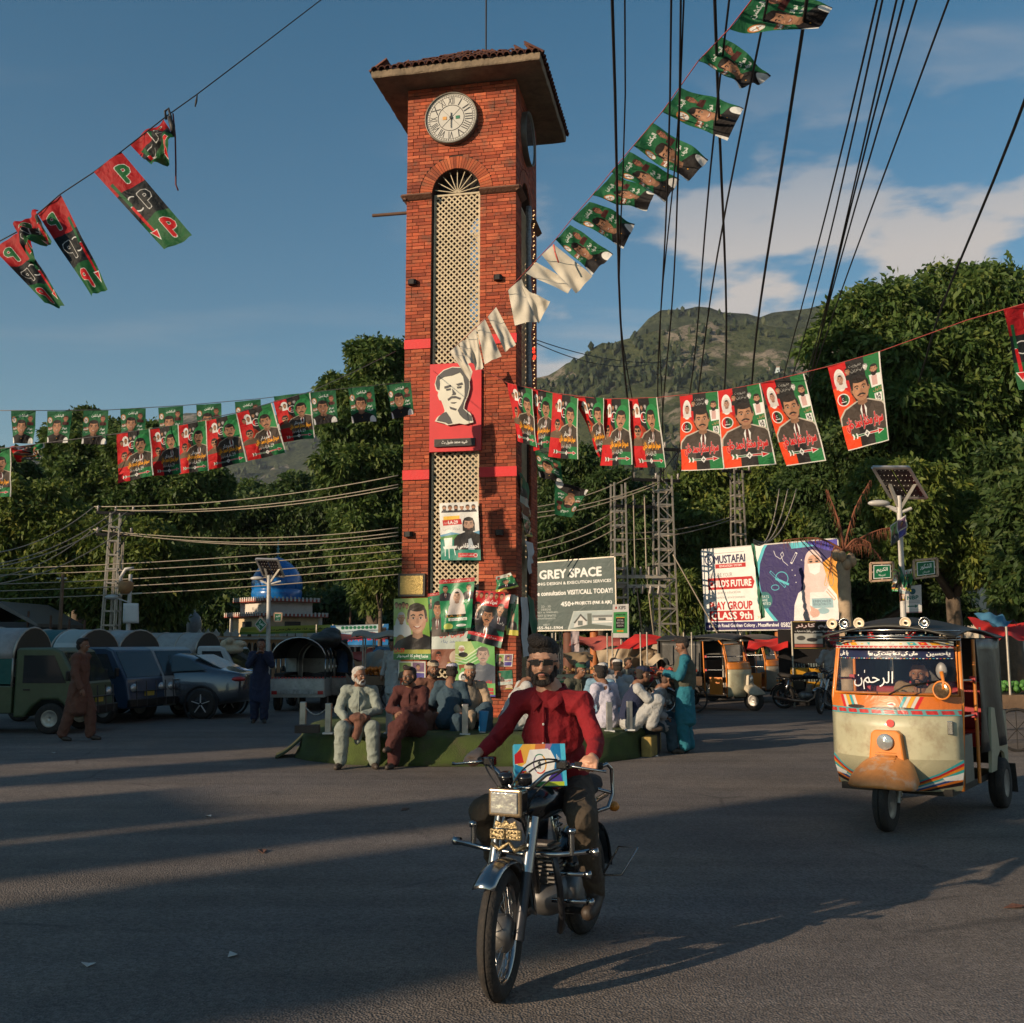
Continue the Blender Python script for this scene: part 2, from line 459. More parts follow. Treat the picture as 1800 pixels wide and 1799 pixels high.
class Cv:
 """a print, drawn with polygons, at twice its size and then averaged down"""
 def __init__(s,w,h,bg=(1,1,1)):
  s.w,s.h=w,h;s.k=2
  s.a=np.empty((h*2,w*2,3),np.float32);s.a[:]=bg
 def _put(s,m,x0,y0,col,al):
  reg=s.a[y0:y0+m.shape[0],x0:x0+m.shape[1]]
  reg[m]=reg[m]*(1-al)+np.array(col,np.float32)*al
 def poly(s,pts,col,al=1.0):
  p=np.array(pts,float)*s.k
  x0,y0=np.floor(p.min(0)).astype(int);x1,y1=np.ceil(p.max(0)).astype(int)
  x0=max(x0,0);y0=max(y0,0);x1=min(x1,s.w*2);y1=min(y1,s.h*2)
  if x1<=x0 or y1<=y0:return s
  X,Yv=np.meshgrid(np.arange(x0,x1)+.5,np.arange(y0,y1)+.5)
  ins=np.zeros(X.shape,bool);n=len(p)
  for i in range(n):
   ax,ay=p[i];bx,by=p[(i+1)%n]
   if ay==by:continue
   c=((ay>Yv)!=(by>Yv))&(X<(bx-ax)*(Yv-ay)/(by-ay)+ax)
   ins^=c
  s._put(ins,x0,y0,col,al);return s
 def rect(s,x0,y0,x1,y1,col,al=1.0):
  return s.poly([(x0,y0),(x1,y0),(x1,y1),(x0,y1)],col,al)
 def ell(s,cx,cy,rx,ry,col,al=1.0,rot=0,a0=0,a1=360):
  n=28;c,q=math.cos(rot),math.sin(rot);pts=[]
  for i in range(n+1):
   t=R(a0+(a1-a0)*i/n);x=rx*math.cos(t);y=ry*math.sin(t)
   pts.append((cx+x*c-y*q,cy+x*q+y*c))
  return s.poly(pts,col,al)
 def line(s,pts,wd,col,al=1.0):
  for(ax,ay),(bx,by)in zip(pts[:-1],pts[1:]):
   L=math.hypot(bx-ax,by-ay)or 1
   nx,ny=-(by-ay)/L*wd/2,(bx-ax)/L*wd/2
   s.poly([(ax+nx,ay+ny),(bx+nx,by+ny),(bx-nx,by-ny),(ax-nx,ay-ny)],col,al)
  return s
 def ring(s,cx,cy,rx,ry,wd,col,a0=0,a1=360):
  n=30
  return s.line([(cx+rx*math.cos(R(a0+(a1-a0)*i/n)),cy+ry*math.sin(R(a0+(a1-a0)*i/n)))for i in range(n+1)],wd,col)
 def text(s,t,x,y,h,col,anchor='c',width=None,rot=0.0,bold=0.0,out=None,al=1.0,mirror=False):
  """x, y: centre (or left middle); h: letter height in pixels"""
  V,T=text_tris(t)
  if not len(V):return s
  x0,x1=V[:,0].min(),V[:,0].max();y0,y1=V[:,1].min(),V[:,1].max()
  k=h/max(.3,y1-y0);kx=(width/(x1-x0))if width else k
  Q=np.empty_like(V)
  Q[:,0]=(V[:,0]-(x0+x1)/2 if anchor=='c' else V[:,0]-x0)*kx
  Q[:,1]=-(V[:,1]-(y0+y1)/2)*k
  if mirror:Q[:,0]*=-1
  c,q=math.cos(rot),math.sin(rot)
  Q=np.stack([Q[:,0]*c-Q[:,1]*q+x,Q[:,0]*q+Q[:,1]*c+y],1)
  if out:
   oc,ow=out
   for i in range(8):
    s._tris(Q+np.array([math.cos(i*.785),math.sin(i*.785)])*ow,T,oc,1.0)
  if bold:
   for i in range(4):
    s._tris(Q+np.array([math.cos(i*1.571),math.sin(i*1.571)])*bold,T,col,al)
  s._tris(Q,T,col,al);return s
 def _tris(s,Q,T,col,al):
  Q=Q*s.k
  mn=np.floor(Q.min(0)).astype(int);mxx=np.ceil(Q.max(0)).astype(int)+1
  x0,y0=max(mn[0],0),max(mn[1],0);x1,y1=min(mxx[0],s.w*2),min(mxx[1],s.h*2)
  if x1<=x0 or y1<=y0:return
  mask=np.zeros((y1-y0,x1-x0),bool)
  for t in T:
   a,b,c=Q[t[0]],Q[t[1]],Q[t[2]]
   bx0=max(int(min(a[0],b[0],c[0])),x0);bx1=min(int(max(a[0],b[0],c[0]))+1,x1)
   by0=max(int(min(a[1],b[1],c[1])),y0);by1=min(int(max(a[1],b[1],c[1]))+1,y1)
   if bx1<=bx0 or by1<=by0:continue
   X=np.arange(bx0,bx1)+.5;Yv=(np.arange(by0,by1)+.5)[:,None]
   e1=(b[0]-a[0])*(Yv-a[1])-(b[1]-a[1])*(X-a[0])
   e2=(c[0]-b[0])*(Yv-b[1])-(c[1]-b[1])*(X-b[0])
   e3=(a[0]-c[0])*(Yv-c[1])-(a[1]-c[1])*(X-c[0])
   mm=((e1>=0)&(e2>=0)&(e3>=0))|((e1<=0)&(e2<=0)&(e3<=0))
   mask[by0-y0:by1-y0,bx0-x0:bx1-x0]|=mm
  s._put(mask,x0,y0,col,al)
 def image(s,name):
  a=s.a.reshape(s.h,2,s.w,2,3).mean((1,3))
  a=np.clip(np.clip(a,0,1)**(1/1.75)+np.random.default_rng(3).normal(0,.012,a.shape[:2])[...,None],0,1)
  im=bpy.data.images.new(name,s.w,s.h)
  buf=np.ones((s.h,s.w,4),np.float32);buf[...,:3]=a[::-1]
  im.pixels.foreach_set(buf.ravel());im.update();im.pack()
  return im
def PRINT(name,cv,rough=0.55,back=None,trans=0.0,gloss=0.0,wear=0.1):
 """surface that carries a print; the reverse shows the bare sheet when back is given"""
 if name in MATS:return MATS[name]
 m,t,b=newmat(name);N=t.nodes.new;L=t.links.new
 im=N('ShaderNodeTexImage');im.image=cv.image(name);im.interpolation='Cubic' if cv.w<80 else 'Linear';im.extension='EXTEND'
 tcn=N('ShaderNodeTexCoord');L(tcn.outputs['UV'],im.inputs[0])
 out=im.outputs[0]
 n=N('ShaderNodeTexNoise');n.inputs['Scale'].default_value=3.0;n.inputs['Detail'].default_value=7
 L(tcn.outputs['Object'],n.inputs['Vector'])
 mr=N('ShaderNodeMapRange');mr.inputs[1].default_value=.3;mr.inputs[2].default_value=.7;mr.inputs[3].default_value=1-wear;mr.inputs[4].default_value=1+wear*.4
 L(n.outputs[0],mr.inputs[0])
 mx=N('ShaderNodeMix');mx.data_type='RGBA';mx.blend_type='MULTIPLY';mx.inputs[0].default_value=1
 L(out,mx.inputs[6]);L(mr.outputs[0],mx.inputs[7]);out=mx.outputs[2]
 if back:
  ge=N('ShaderNodeNewGeometry');mk=N('ShaderNodeMix');mk.data_type='RGBA'
  L(ge.outputs['Backfacing'],mk.inputs[0]);L(out,mk.inputs[6])
  bl=N('ShaderNodeMix');bl.data_type='RGBA';bl.inputs[0].default_value=.14;bl.inputs[6].default_value=(*back,1);L(out,bl.inputs[7])
  L(bl.outputs[2],mk.inputs[7]);out=mk.outputs[2]
 n2=N('ShaderNodeTexNoise');n2.inputs['Scale'].default_value=7 if trans else 4;n2.inputs['Detail'].default_value=4;n2.inputs['Distortion'].default_value=1.5
 L(tcn.outputs['Object'],n2.inputs['Vector']);bp=N('ShaderNodeBump');bp.inputs['Strength'].default_value=.55 if trans else .2;bp.inputs['Distance'].default_value=.05
 L(n2.outputs[0],bp.inputs['Height']);L(bp.outputs[0],b.inputs['Normal'])
 L(out,b.inputs['Base Color']);b.inputs['Roughness'].default_value=rough
 b.inputs['Specular IOR Level'].default_value=.35
 b.inputs['Coat Weight'].default_value=gloss;b.inputs['Coat Roughness'].default_value=.15
 if trans:
  tr=N('ShaderNodeBsdfTranslucent');L(out,tr.inputs[0])
  ms=N('ShaderNodeMixShader');ms.inputs[0].default_value=trans;o=t.nodes['Material Output']
  L(b.outputs[0],ms.inputs[1]);L(tr.outputs[0],ms.inputs[2]);L(ms.outputs[0],o.inputs[0])
 MATS[name]=m
 return m
 # ================================================================== ground, hills, trees
def npmesh(name,V,F,mat,tint=None,smooth=False):
 """V (n,3), F (m,k) of one face size"""
 V=np.ascontiguousarray(V,np.float32);F=np.ascontiguousarray(F,np.int32)
 me=bpy.data.meshes.new(name);k=F.shape[1]
 me.vertices.add(len(V));me.vertices.foreach_set('co',V.ravel())
 me.loops.add(F.size);me.loops.foreach_set('vertex_index',F.ravel())
 me.polygons.add(len(F));me.polygons.foreach_set('loop_start',np.arange(0,F.size,k,dtype=np.int32))
 me.polygons.foreach_set('loop_total',np.full(len(F),k,np.int32))
 me.polygons.foreach_set('use_smooth',np.full(len(F),smooth))
 if tint is not None:
  ca=me.color_attributes.new('tint','FLOAT_COLOR','POINT')
  c=np.ones((len(V),4),np.float32);c[:,:3]=tint if tint.ndim==2 else tint[:,None]
  ca.data.foreach_set('color',c.ravel())
 me.materials.append(mat);me.update(calc_edges=True)
 return me
def link(name,me,parent=None):
 o=bpy.data.objects.new(name,me);COL.objects.link(o)
 if parent is not None:o.parent=parent
 return o
 # --- asphalt
def asphalt():
 m,t,b=newmat('asphalt');N=t.nodes.new;L=t.links.new
 tcn=N('ShaderNodeTexCoord');geo=N('ShaderNodeNewGeometry')
 def nz(sc_,det=8,ro=.6):
  n=N('ShaderNodeTexNoise');n.inputs['Scale'].default_value=sc_;n.inputs['Detail'].default_value=det;n.inputs['Roughness'].default_value=ro
  L(geo.outputs['Position'],n.inputs['Vector']);return n.outputs[0]
 def rng_(x,a,b_,c,d):
  r=N('ShaderNodeMapRange');r.inputs[1].default_value=a;r.inputs[2].default_value=b_;r.inputs[3].default_value=c;r.inputs[4].default_value=d
  L(x,r.inputs[0]);return r.outputs[0]
 def mul(a,c):
  x=N('ShaderNodeMath');x.operation='MULTIPLY';L(a,x.inputs[0]);L(c,x.inputs[1]);return x.outputs[0]
 big=rng_(nz(.22),.3,.7,.72,1.25);mid=rng_(nz(2.2,8,.7),.3,.7,.88,1.12)
 v=N('ShaderNodeTexVoronoi');v.inputs['Scale'].default_value=75;L(geo.outputs['Position'],v.inputs['Vector'])
 sepc=N('ShaderNodeSeparateColor');L(v.outputs['Color'],sepc.inputs[0])
 grain=rng_(sepc.outputs[0],0,1,.66,1.38)
 mpn=N('ShaderNodeMapping');mpn.inputs['Rotation'].default_value=(0,0,.55);mpn.inputs['Scale'].default_value=(.14,2.6,1);L(geo.outputs['Position'],mpn.inputs[0])
 tn=N('ShaderNodeTexNoise');tn.inputs['Scale'].default_value=1;tn.inputs['Detail'].default_value=5;L(mpn.outputs[0],tn.inputs['Vector'])
 f=mul(mul(mul(big,mid),grain),rng_(tn.outputs[0],.35,.65,.86,1.12))
 cm=N('ShaderNodeMix');cm.data_type='RGBA';L(rng_(nz(.35,5),.42,.62,0,1),cm.inputs[0])
 cm.inputs[6].default_value=(.140,.122,.112,1);cm.inputs[7].default_value=(.168,.140,.118,1)
 mx=N('ShaderNodeMix');mx.data_type='RGBA';mx.blend_type='MULTIPLY';mx.inputs[0].default_value=1
 L(cm.outputs[2],mx.inputs[6]);L(f,mx.inputs[7])
 # worn patches and oil spots
 oil=rng_(nz(1.1,6,.75),.62,.72,0,.7)
 mo=N('ShaderNodeMix');mo.data_type='RGBA';L(oil,mo.inputs[0]);L(mx.outputs[2],mo.inputs[6]);mo.inputs[7].default_value=(.035,.032,.03,1)
 # fine cracks
 vc=N('ShaderNodeTexVoronoi');vc.feature='DISTANCE_TO_EDGE';vc.inputs['Scale'].default_value=.45
 dm=N('ShaderNodeMix');dm.data_type='VECTOR';dm.inputs[0].default_value=.12
 nn=N('ShaderNodeTexNoise');nn.inputs['Scale'].default_value=1.3;nn.inputs['Detail'].default_value=6;L(geo.outputs['Position'],nn.inputs['Vector'])
 L(geo.outputs['Position'],dm.inputs[4]);L(nn.outputs['Color'],dm.inputs[5]);L(dm.outputs[1],vc.inputs['Vector'])
 cr=rng_(vc.outputs['Distance'],0,.012,.5,0)
 crk=mul(cr,rng_(nz(.5,3),.5,.6,0,1))
 mc=N('ShaderNodeMix');mc.data_type='RGBA';L(crk,mc.inputs[0]);L(mo.outputs[2],mc.inputs[6]);mc.inputs[7].default_value=(.03,.028,.026,1)
 L(mc.outputs[2],b.inputs['Base Color']);b.inputs['Roughness'].default_value=.82;b.inputs['Specular IOR Level'].default_value=.3
 add=N('ShaderNodeMath');add.operation='ADD';L(v.outputs['Distance'],add.inputs[0]);L(nz(28,4),add.inputs[1])
 bp=N('ShaderNodeBump');bp.inputs['Strength'].default_value=.65;bp.inputs['Distance'].default_value=.012
 L(add.outputs[0],bp.inputs['Height']);L(bp.outputs[0],b.inputs['Normal'])
 return m
g=MB()
g.lathe([(0.001,0),(40,0),(200,0),(900,0),(4000,0)],n=72,smooth=False)
tag(g.build('ground',M('dry_earth',(.11,.085,.06),rough=.95,var=.3,vs=.3,bump=.4,bs=3)),kind='structure')
g=MB()
g.grid(lambda u,v:Vector((-55+110*u,-45+80*v,.004)),22,16,smooth=False)
tag(g.build('road',asphalt()),kind='structure')
# --- mountains
def hill_mat(name,green,dark,rock,k=1.0,rockamt=.5):
 m,t,b=newmat(name);N=t.nodes.new;L=t.links.new
 geo=N('ShaderNodeNewGeometry')
 def nz(sc_,det=8,ro=.6):
  n=N('ShaderNodeTexNoise');n.inputs['Scale'].default_value=sc_*k;n.inputs['Detail'].default_value=det;n.inputs['Roughness'].default_value=ro
  L(geo.outputs['Position'],n.inputs['Vector']);return n.outputs[0]
 def mr(x,a,b_):
  r=N('ShaderNodeMapRange');r.interpolation_type='SMOOTHSTEP';r.inputs[1].default_value=a;r.inputs[2].default_value=b_;L(x,r.inputs[0]);return r.outputs[0]
 def mix(f,a,b_):
  x=N('ShaderNodeMix');x.data_type='RGBA';L(f,x.inputs[0])
  for i,q in((6,a),(7,b_)):
   if isinstance(q,tuple):x.inputs[i].default_value=(*q,1)
   else:L(q,x.inputs[i])
  return x.outputs[2]
 c=mix(mr(nz(.05,9,.7),.42,.6),green,dark)
 c=mix(mr(nz(.3,6,.7),.5,.62),c,tuple(x*.6 for x in dark))
 rk=mix(mr(nz(.12,9,.8),.4,.65),rock,tuple(x*.45 for x in rock))
 add=N('ShaderNodeMath');add.operation='MULTIPLY';L(mr(nz(.012,5,.6),.62-.2*rockamt,.70-.2*rockamt),add.inputs[0]);L(mr(nz(.09,8,.75),.44,.54),add.inputs[1])
 c=mix(add.outputs[0],c,rk)
 L(c,b.inputs['Base Color']);b.inputs['Roughness'].default_value=.95;b.inputs['Specular IOR Level'].default_value=.1
 bp=N('ShaderNodeBump');bp.inputs['Strength'].default_value=1;bp.inputs['Distance'].default_value=6
 L(nz(.08,10,.8),bp.inputs['Height']);L(bp.outputs[0],b.inputs['Normal'])
 return m
def interp(xs,ys,x):
 return float(np.interp(x,xs,ys))
MTN={}
def mountain(name,prof,Yb,Yr,mat,label=None,amp=1.0,seed=0.0,x0=-900,x1=2700,nx=220,nt_=70):
 xs=[p[0]for p in prof];ys=[p[1]for p in prof]
 zr=[P(a,c,Yr).z for a,c in prof]
 V=np.zeros((nt_+1,nx+1,3))
 for i in range(nx+1):
  px=x0+(x1-x0)*i/nx;z=interp(xs,zr,px);uu=(px-900)/1800
  for j in range(nt_+1):
   q=j/nt_;t=min(q*1.25,1);Y=Yb+(Yr-Yb)*t+max(0,q-.8)*5*(Yr-Yb)*.5
   X=uu*Y;h=z*(t**1.25)if q<=.8 else z*(1-(q-.8)*5*.5)
   e=math.sin(math.pi*min(1,t))**.7
   f=noise.fractal(Vector((X*.006+seed,Y*.004,seed)),1.0,2.1,6)*34+abs(noise.noise(Vector((X*.013+seed,Y*.004,3))))*34-10
   f2=noise.fractal(Vector((X*.05,Y*.05,seed)),.9,2.1,4)*4
   V[j,i]=(X,Y,h+(f*e+f2)*amp)
 idx=np.arange((nt_+1)*(nx+1)).reshape(nt_+1,nx+1)
 F=np.stack([idx[:-1,:-1],idx[:-1,1:],idx[1:,1:],idx[1:,:-1]],-1).reshape(-1,4)
 o=link(name,npmesh(name,V.reshape(-1,3),F,mat,smooth=True))
 tag(o,kind='structure');MTN[name]=V
 return V
near_prof=[(-900,940),(0,930),(450,860),(700,770),(940,668),(1000,640),(1050,612),(1100,596),(1170,578),(1260,568),(1340,572),(1420,578),(1500,570),(1650,560),(1900,540),(2700,640)]
far_prof=[(-900,860),(600,760),(1000,660),(1100,610),(1150,560),(1180,543),(1250,540),(1300,549),(1350,556),(1400,549),(1450,538),(1510,530),(1600,515),(1800,500),(2700,620)]
left_prof=[(-900,760),(-200,800),(0,795),(60,806),(110,790),(200,752),(260,738),(330,724),(370,734),(440,740),(520,716),(600,700),(700,690),(900,730),(1200,760),(2700,800)]
VN=mountain('hillside',near_prof,330,760,hill_mat('hill_near',(.10,.115,.05),(.05,.068,.028),(.33,.28,.22),1.0,.55),seed=3.1)
VF=mountain('mountain',far_prof,900,1350,hill_mat('hill_far',(.075,.09,.045),(.03,.04,.02),(.30,.26,.2),.7,.25),seed=9.7,nx=160,nt_=40)
VL=mountain('mountain',left_prof,700,1500,hill_mat('hill_left',(.075,.08,.042),(.04,.05,.03),(.36,.31,.26),.6,.85),seed=5.2,nx=160,nt_=50)
# pines and bushes on the slopes, one mass
def slope_trees(V,n,size,seed,prefer=(900,1700)):
 r=np.random.default_rng(seed);vs=[];fs=[];tn=[]
 ny,nx=V.shape[:2];k=0
 base=[(0,0,1.25),(.5,0,.75),(.15,.5,.8),(-.45,.3,.7),(-.35,-.4,.75),(.25,-.5,.7),(.3,0,0.05),(-.2,.25,0.05),(-.1,-.3,0.05)]
 tris=[(0,1,2),(0,2,3),(0,3,4),(0,4,5),(0,5,1),(1,6,2),(2,7,3),(3,7,4),(4,8,5),(5,6,1),(2,6,7),(4,7,8),(5,8,6)]
 while k<n:
  i=r.integers(int(nx*.2),int(nx*.85));j=r.integers(2,int(ny*.8))
  p=V[j,i]
  if noise.noise(Vector((p[0]*.02,p[1]*.012,seed)))<r.normal(.02,.16):continue
  a=V[min(j+1,ny-1),min(i+1,nx-1)];u=r.random();q=p+(a-p)*u
  s=size*r.uniform(.5,1.25);th=r.uniform(0,6.28);c,sn=math.cos(th),math.sin(th);hh=r.uniform(.9,1.7)
  b=len(vs)
  for x,y,z in base:
   jx,jy=r.normal(0,.1,2)
   x+=jx;y+=jy
   vs.append((q[0]+(x*c-y*sn)*s,q[1]+(x*sn+y*c)*s,q[2]-.4+z*s*hh))
  fs+=[(b+f[0],b+f[1],b+f[2])for f in tris];tn+=[r.uniform(0,1)]*9;k+=1
 return np.array(vs),np.array(fs),np.array(tn)
pine=LEAF('pine_leaf',(.025,.042,.018),(.045,.065,.026),(.075,.09,.035))
v,f,t=slope_trees(VN,7500,3.9,4)
tag(link('hillside_trees',npmesh('hillside_trees',v,f,pine,t)),'dark pines and bushes scattered over the rocky hillside',kind='stuff')
v,f,t=slope_trees(VF,2600,6,8)
tag(link('mountain_trees',npmesh('mountain_trees',v,f,pine,t)),'pines along the far mountain ridge',kind='stuff')
def ridge_point(V,px):
 nx=V.shape[1]-1;i=(px+900)/3600*nx;i0=int(i);j=int(.8*(V.shape[0]-1))
 return Vector(V[j,i0]*(1-(i-i0))+V[j,i0+1]*(i-i0))
 # --- foliage
def leaf_cloud(blobs,n,leaf,K=6,seed=1,wid=.42,droop=.25,shell=.55,tlow=.9,ragged=.22,frac=7):
 r=np.random.default_rng(seed)
 B=np.array(blobs,float)
 if frac:
  sub=[]
  for b in B:
   for k in range(frac):
    d=r.normal(size=3);d[2]=abs(d[2])*.8+r.normal()*.3;d/=np.linalg.norm(d);f_=r.uniform(.22,.42)
    sub.append((*(b[:3]+d*b[3:6]*r.uniform(.85,1.18)),b[3]*f_,b[4]*f_,b[5]*f_*.75))
  B=np.concatenate([B,np.array(sub)])
 area=(B[:,3]*B[:,4]+B[:,4]*B[:,5]+B[:,3]*B[:,5]);pr=area/area.sum()
 bi=r.choice(len(B),n,p=pr);b=B[bi]
 d=r.normal(size=(n,3));d/=np.linalg.norm(d,axis=1)[:,None]
 rad=shell+(1-shell)*r.random(n)**.55
 lump=1+ragged*np.sin(d[:,0]*7+bi*1.7)*np.sin(d[:,1]*6+bi)*np.cos(d[:,2]*8+bi*2.3)+r.normal(0,ragged*.35,n)
 c=b[:,:3]+d*b[:,3:6]*(rad*lump)[:,None]
 # drop those deep inside another blob
 keep=np.ones(n,bool)
 for q in B:
  e=(c-q[:3])/q[3:6]
  keep&=(np.einsum('ij,ij->i',e,e)>.33)
 c=c[keep];d=d[keep];n=len(c)
 tn=np.clip(r.normal(.45,.2,n),0,1)
 dirs=d[:,None,:]*.55+r.normal(size=(n,K,3))*.75
 dirs[...,2]-=droop
 dirs/=np.linalg.norm(dirs,axis=2)[...,None]
 L=leaf*r.uniform(.6,1.3,(n,K,1))
 sd=np.cross(dirs,r.normal(size=(n,K,3)));sd/=np.linalg.norm(sd,axis=2)[...,None]+1e-9
 o=c[:,None,:]+r.normal(size=(n,K,3))*leaf*.35
 W=L*wid*.5
 v0=o;v1=o+dirs*L*.5+sd*W;v2=o+dirs*L;v3=o+dirs*L*.5-sd*W
 v2=v2+np.array([0,0,-1])*L*.18
 V=np.stack([v0,v1,v2,v3],2).reshape(-1,3)
 F=np.arange(len(V)).reshape(-1,4)
 T=np.repeat(np.clip(tn[:,None]+r.normal(0,.1,(n,K)),0,1).ravel(),4)
 return V,F,T
BARK=M('bark',(.11,.08,.055),rough=.95,var=.35,vs=4,bump=.9,bs=14)
def tree(name,label,blobs,leafmat,n,leaf,seed,trunk_r=.22,K=6,root=None,wid=.42,droop=.25,branches=True,group=None,shell=.55,ragged=.22,trunk_to=None):
 B=np.array(blobs,float);c=B[:,:3].mean(0)
 root=Vector(root)if root is not None else Vector((c[0],c[1],0))
 e=empty(name,root,0,label,'tree',group)
 rel=[(b[0]-root.x,b[1]-root.y,b[2]-root.z,b[3],b[4],b[5])for b in blobs]
 V,F,T=leaf_cloud(rel,n,leaf,K,seed,wid,droop,shell,ragged=ragged)
 link('crown',npmesh('crown',V,F,leafmat,T),e)
 rr=random.Random(seed);m=MB()
 zmin=min(b[2]-b[5]for b in rel);top=Vector(trunk_to)if trunk_to is not None else Vector((c[0]-root.x,c[1]-root.y,c[2]))
 fork=Vector((top.x*.3,top.y*.3,max(1.0,zmin*.8+.4)))
 pts=[Vector((0,0,-.1)),Vector((rr.uniform(-.1,.1),0,fork.z*.35)),Vector((fork.x*.6,fork.y*.6,fork.z*.7)),fork]
 m.tube(pts,[trunk_r*1.35,trunk_r,trunk_r*.9,trunk_r*.8],10)
 for b in rel:
  p=Vector(b[:3]);mid=fork.lerp(p,.5)+Vector((rr.uniform(-.3,.3),rr.uniform(-.3,.3),rr.uniform(-.1,.3)))
  m.tube([fork-Vector((0,0,.15)),mid,p,p+Vector((rr.uniform(-.4,.4)*b[3],rr.uniform(-.4,.4)*b[4],.5*b[5]))],[trunk_r*.55,trunk_r*.38,trunk_r*.22,.02],7)
 m.build('trunk',BARK,e)
 return e
def pxblobs(L,Y,depth=1.0,dy=0.0):
 """crown lumps from outline points of the photograph at distance Y"""
 out=[]
 for i,q in enumerate(L):
  x,y,r_=q[:3];yy=Y+(q[3]if len(q)>3 else random.uniform(-.8,.8));p=P(x,y,yy);rr_=r_/FPX*yy
  out.append((p.x,p.y,p.z,rr_,rr_*depth,rr_*.85))
 return out
LF1=LEAF('leaf_broad',(.035,.075,.018),(.085,.14,.032),(.17,.20,.045))
LF2=LEAF('leaf_dark',(.028,.06,.018),(.06,.105,.028),(.125,.155,.04))
LF3=LEAF('leaf_yellow',(.055,.10,.022),(.13,.18,.035),(.25,.25,.05))
# the big tree on the right: many drooping compound leaves
T1=[(1500,560,52),(1550,545,50),(1640,545,70),(1735,535,72),(1800,560,80),(1480,620,55),(1560,630,70),(1660,640,90),(1770,650,90),(1850,620,90),(1470,690,45),(1570,720,70),(1670,740,85),(1780,760,85),(1860,740,90),(1640,820,60),(1760,850,70)]
tree('broadleaf_tree','tallest spreading dark green tree behind the solar lamp post at the right',pxblobs(T1,27,1.3),LF1,21250,0.224,11,.42,K=7,root=(13.2,27.6,0),wid=.4,droop=.35,ragged=.3,trunk_to=(.3,0,7))
T1b=[(1700,900,60),(1640,930,65),(1720,970,65),(1770,920,50),(1600,880,60),(1550,860,50),(1600,960,55)]
tree('broadleaf_tree','low leafy tree with light clustered leaves behind the green street name signs',pxblobs(T1b,24.5,1.0),LF3,10200,0.172,12,.2,K=7,root=(10.8,25,0),droop=.35)
T1c=[(1490,800,50),(1540,780,55),(1480,870,60),(1420,850,50),(1500,930,60),(1560,1000,60),(1650,1050,50),(1500,1030,60)]
tree('broadleaf_tree','dark tree behind the dead palm and the school billboard',pxblobs(T1c,33,1.0),LF2,11050,0.224,13,.25,K=6,root=(11.6,33,0))
T1d=[(1790,830,60),(1830,900,80),(1850,1000,90),(1800,1050,40)]
tree('broadleaf_tree','very dark tree at the right border of the picture, behind the red and blue awning',pxblobs(T1d,22,1.0),LF2,5950,0.198,14,.22,K=6,root=(11.9,22,0))
# middle, right of the tower
T6=[(1000,880,45),(1060,870,45),(980,940,50),(1050,930,55),(1110,900,45),(1120,960,50),(1020,820,35),(970,830,30),(1130,1030,55),(1060,1020,55)]
tree('broadleaf_tree','dark tree rising behind the grey billboard, right of the tower',pxblobs(T6,38,1.0),LF2,12750,0.238,15,.28,K=6,root=(3.2,38,0))
T7=[(1180,880,45),(1230,850,45),(1290,840,45),(1350,850,50),(1410,840,50),(1200,930,50),(1270,920,60),(1350,920,60),(1430,910,55),(1230,990,55),(1190,1040,50)]
tree('broadleaf_tree','bright green bushy tree above the left half of the school billboard',pxblobs(T7,42,1.0),LF3,11050,0.264,16,.28,K=6,root=(9.2,42,0))
T7b=[(1420,780,45),(1470,770,40),(1380,810,40),(1450,820,45)]
tree('broadleaf_tree','round green treetop above the right end of the school billboard',pxblobs(T7b,45,1.0),LF1,4760,0.264,17,.3,K=6,root=(13,45,0))
T7c=[(1200,1030,20),(1222,1062,24),(1190,1085,22),(1165,1062,18)]
tree('tree_fern','small bright feathery tree left of the school billboard',pxblobs(T7c,36,1.0),LF3,900,0.277,18,.1,K=8,root=(6.0,36,0),wid=.22,droop=.5)
# left of the tower
T2=[(655,640,42),(690,640,45),(620,700,45),(680,720,60),(630,770,60),(608,830,46),(680,840,65),(645,900,62),(628,960,50),(680,960,60),(665,1030,50)]
tree('broadleaf_tree','tall tree directly behind the left edge of the tower',pxblobs(T2,36,1.0),LF1,16150,0.224,19,.32,K=6,root=(-4.8,36,0))
T3=[(130,790,50),(190,800,50),(250,800,60),(320,810,60),(150,870,70),(240,880,75),(340,880,60),(90,860,45),(370,850,30)]
tree('broadleaf_tree','wide spreading tree behind the lattice pole at the left',pxblobs(T3,44,1.0),LF1,14450,0.277,20,.35,K=6,root=(-16.5,44,0))
T3b=[(150,745,26),(130,775,30),(170,770,28),(205,760,20)]
tree('broadleaf_tree','narrow treetop standing above the wide left tree',pxblobs(T3b,47,1.0),LF2,3400,0.264,21,.25,K=6,root=(-19.8,47,0))
T4=[(40,900,60),(110,940,60),(30,980,60),(190,960,60),(120,1010,60),(60,1050,50),(250,980,60),(200,1050,60),(280,1050,55),(330,1010,50)]
tree('broadleaf_tree','yellow green shrubby tree above the parked vans at the left',pxblobs(T4,35,1.0),LF3,15300,0.224,22,.2,K=6,root=(-14,35.5,0))
T4b=[(-30,850,50),(20,830,35),(-60,930,80),(-20,1010,70)]
tree('broadleaf_tree','dark tree cut by the left border of the picture',pxblobs(T4b,38,1.0),LF2,5440,0.264,23,.25,K=6,root=(-19.6,38,0))
T5=[(400,930,60),(460,910,55),(530,900,60),(590,900,55),(360,990,60),(430,1010,60),(550,990,60),(620,1000,55),(500,950,70),(350,1050,50),(580,1060,50)]
tree('broadleaf_tree','dark dense tree behind the blue dome',pxblobs(T5,58,1.0),LF2,14450,0.33,24,.4,K=6,root=(-13.5,58,0))
T5b=[(650,1000,30),(680,1010,30),(670,1040,25)]
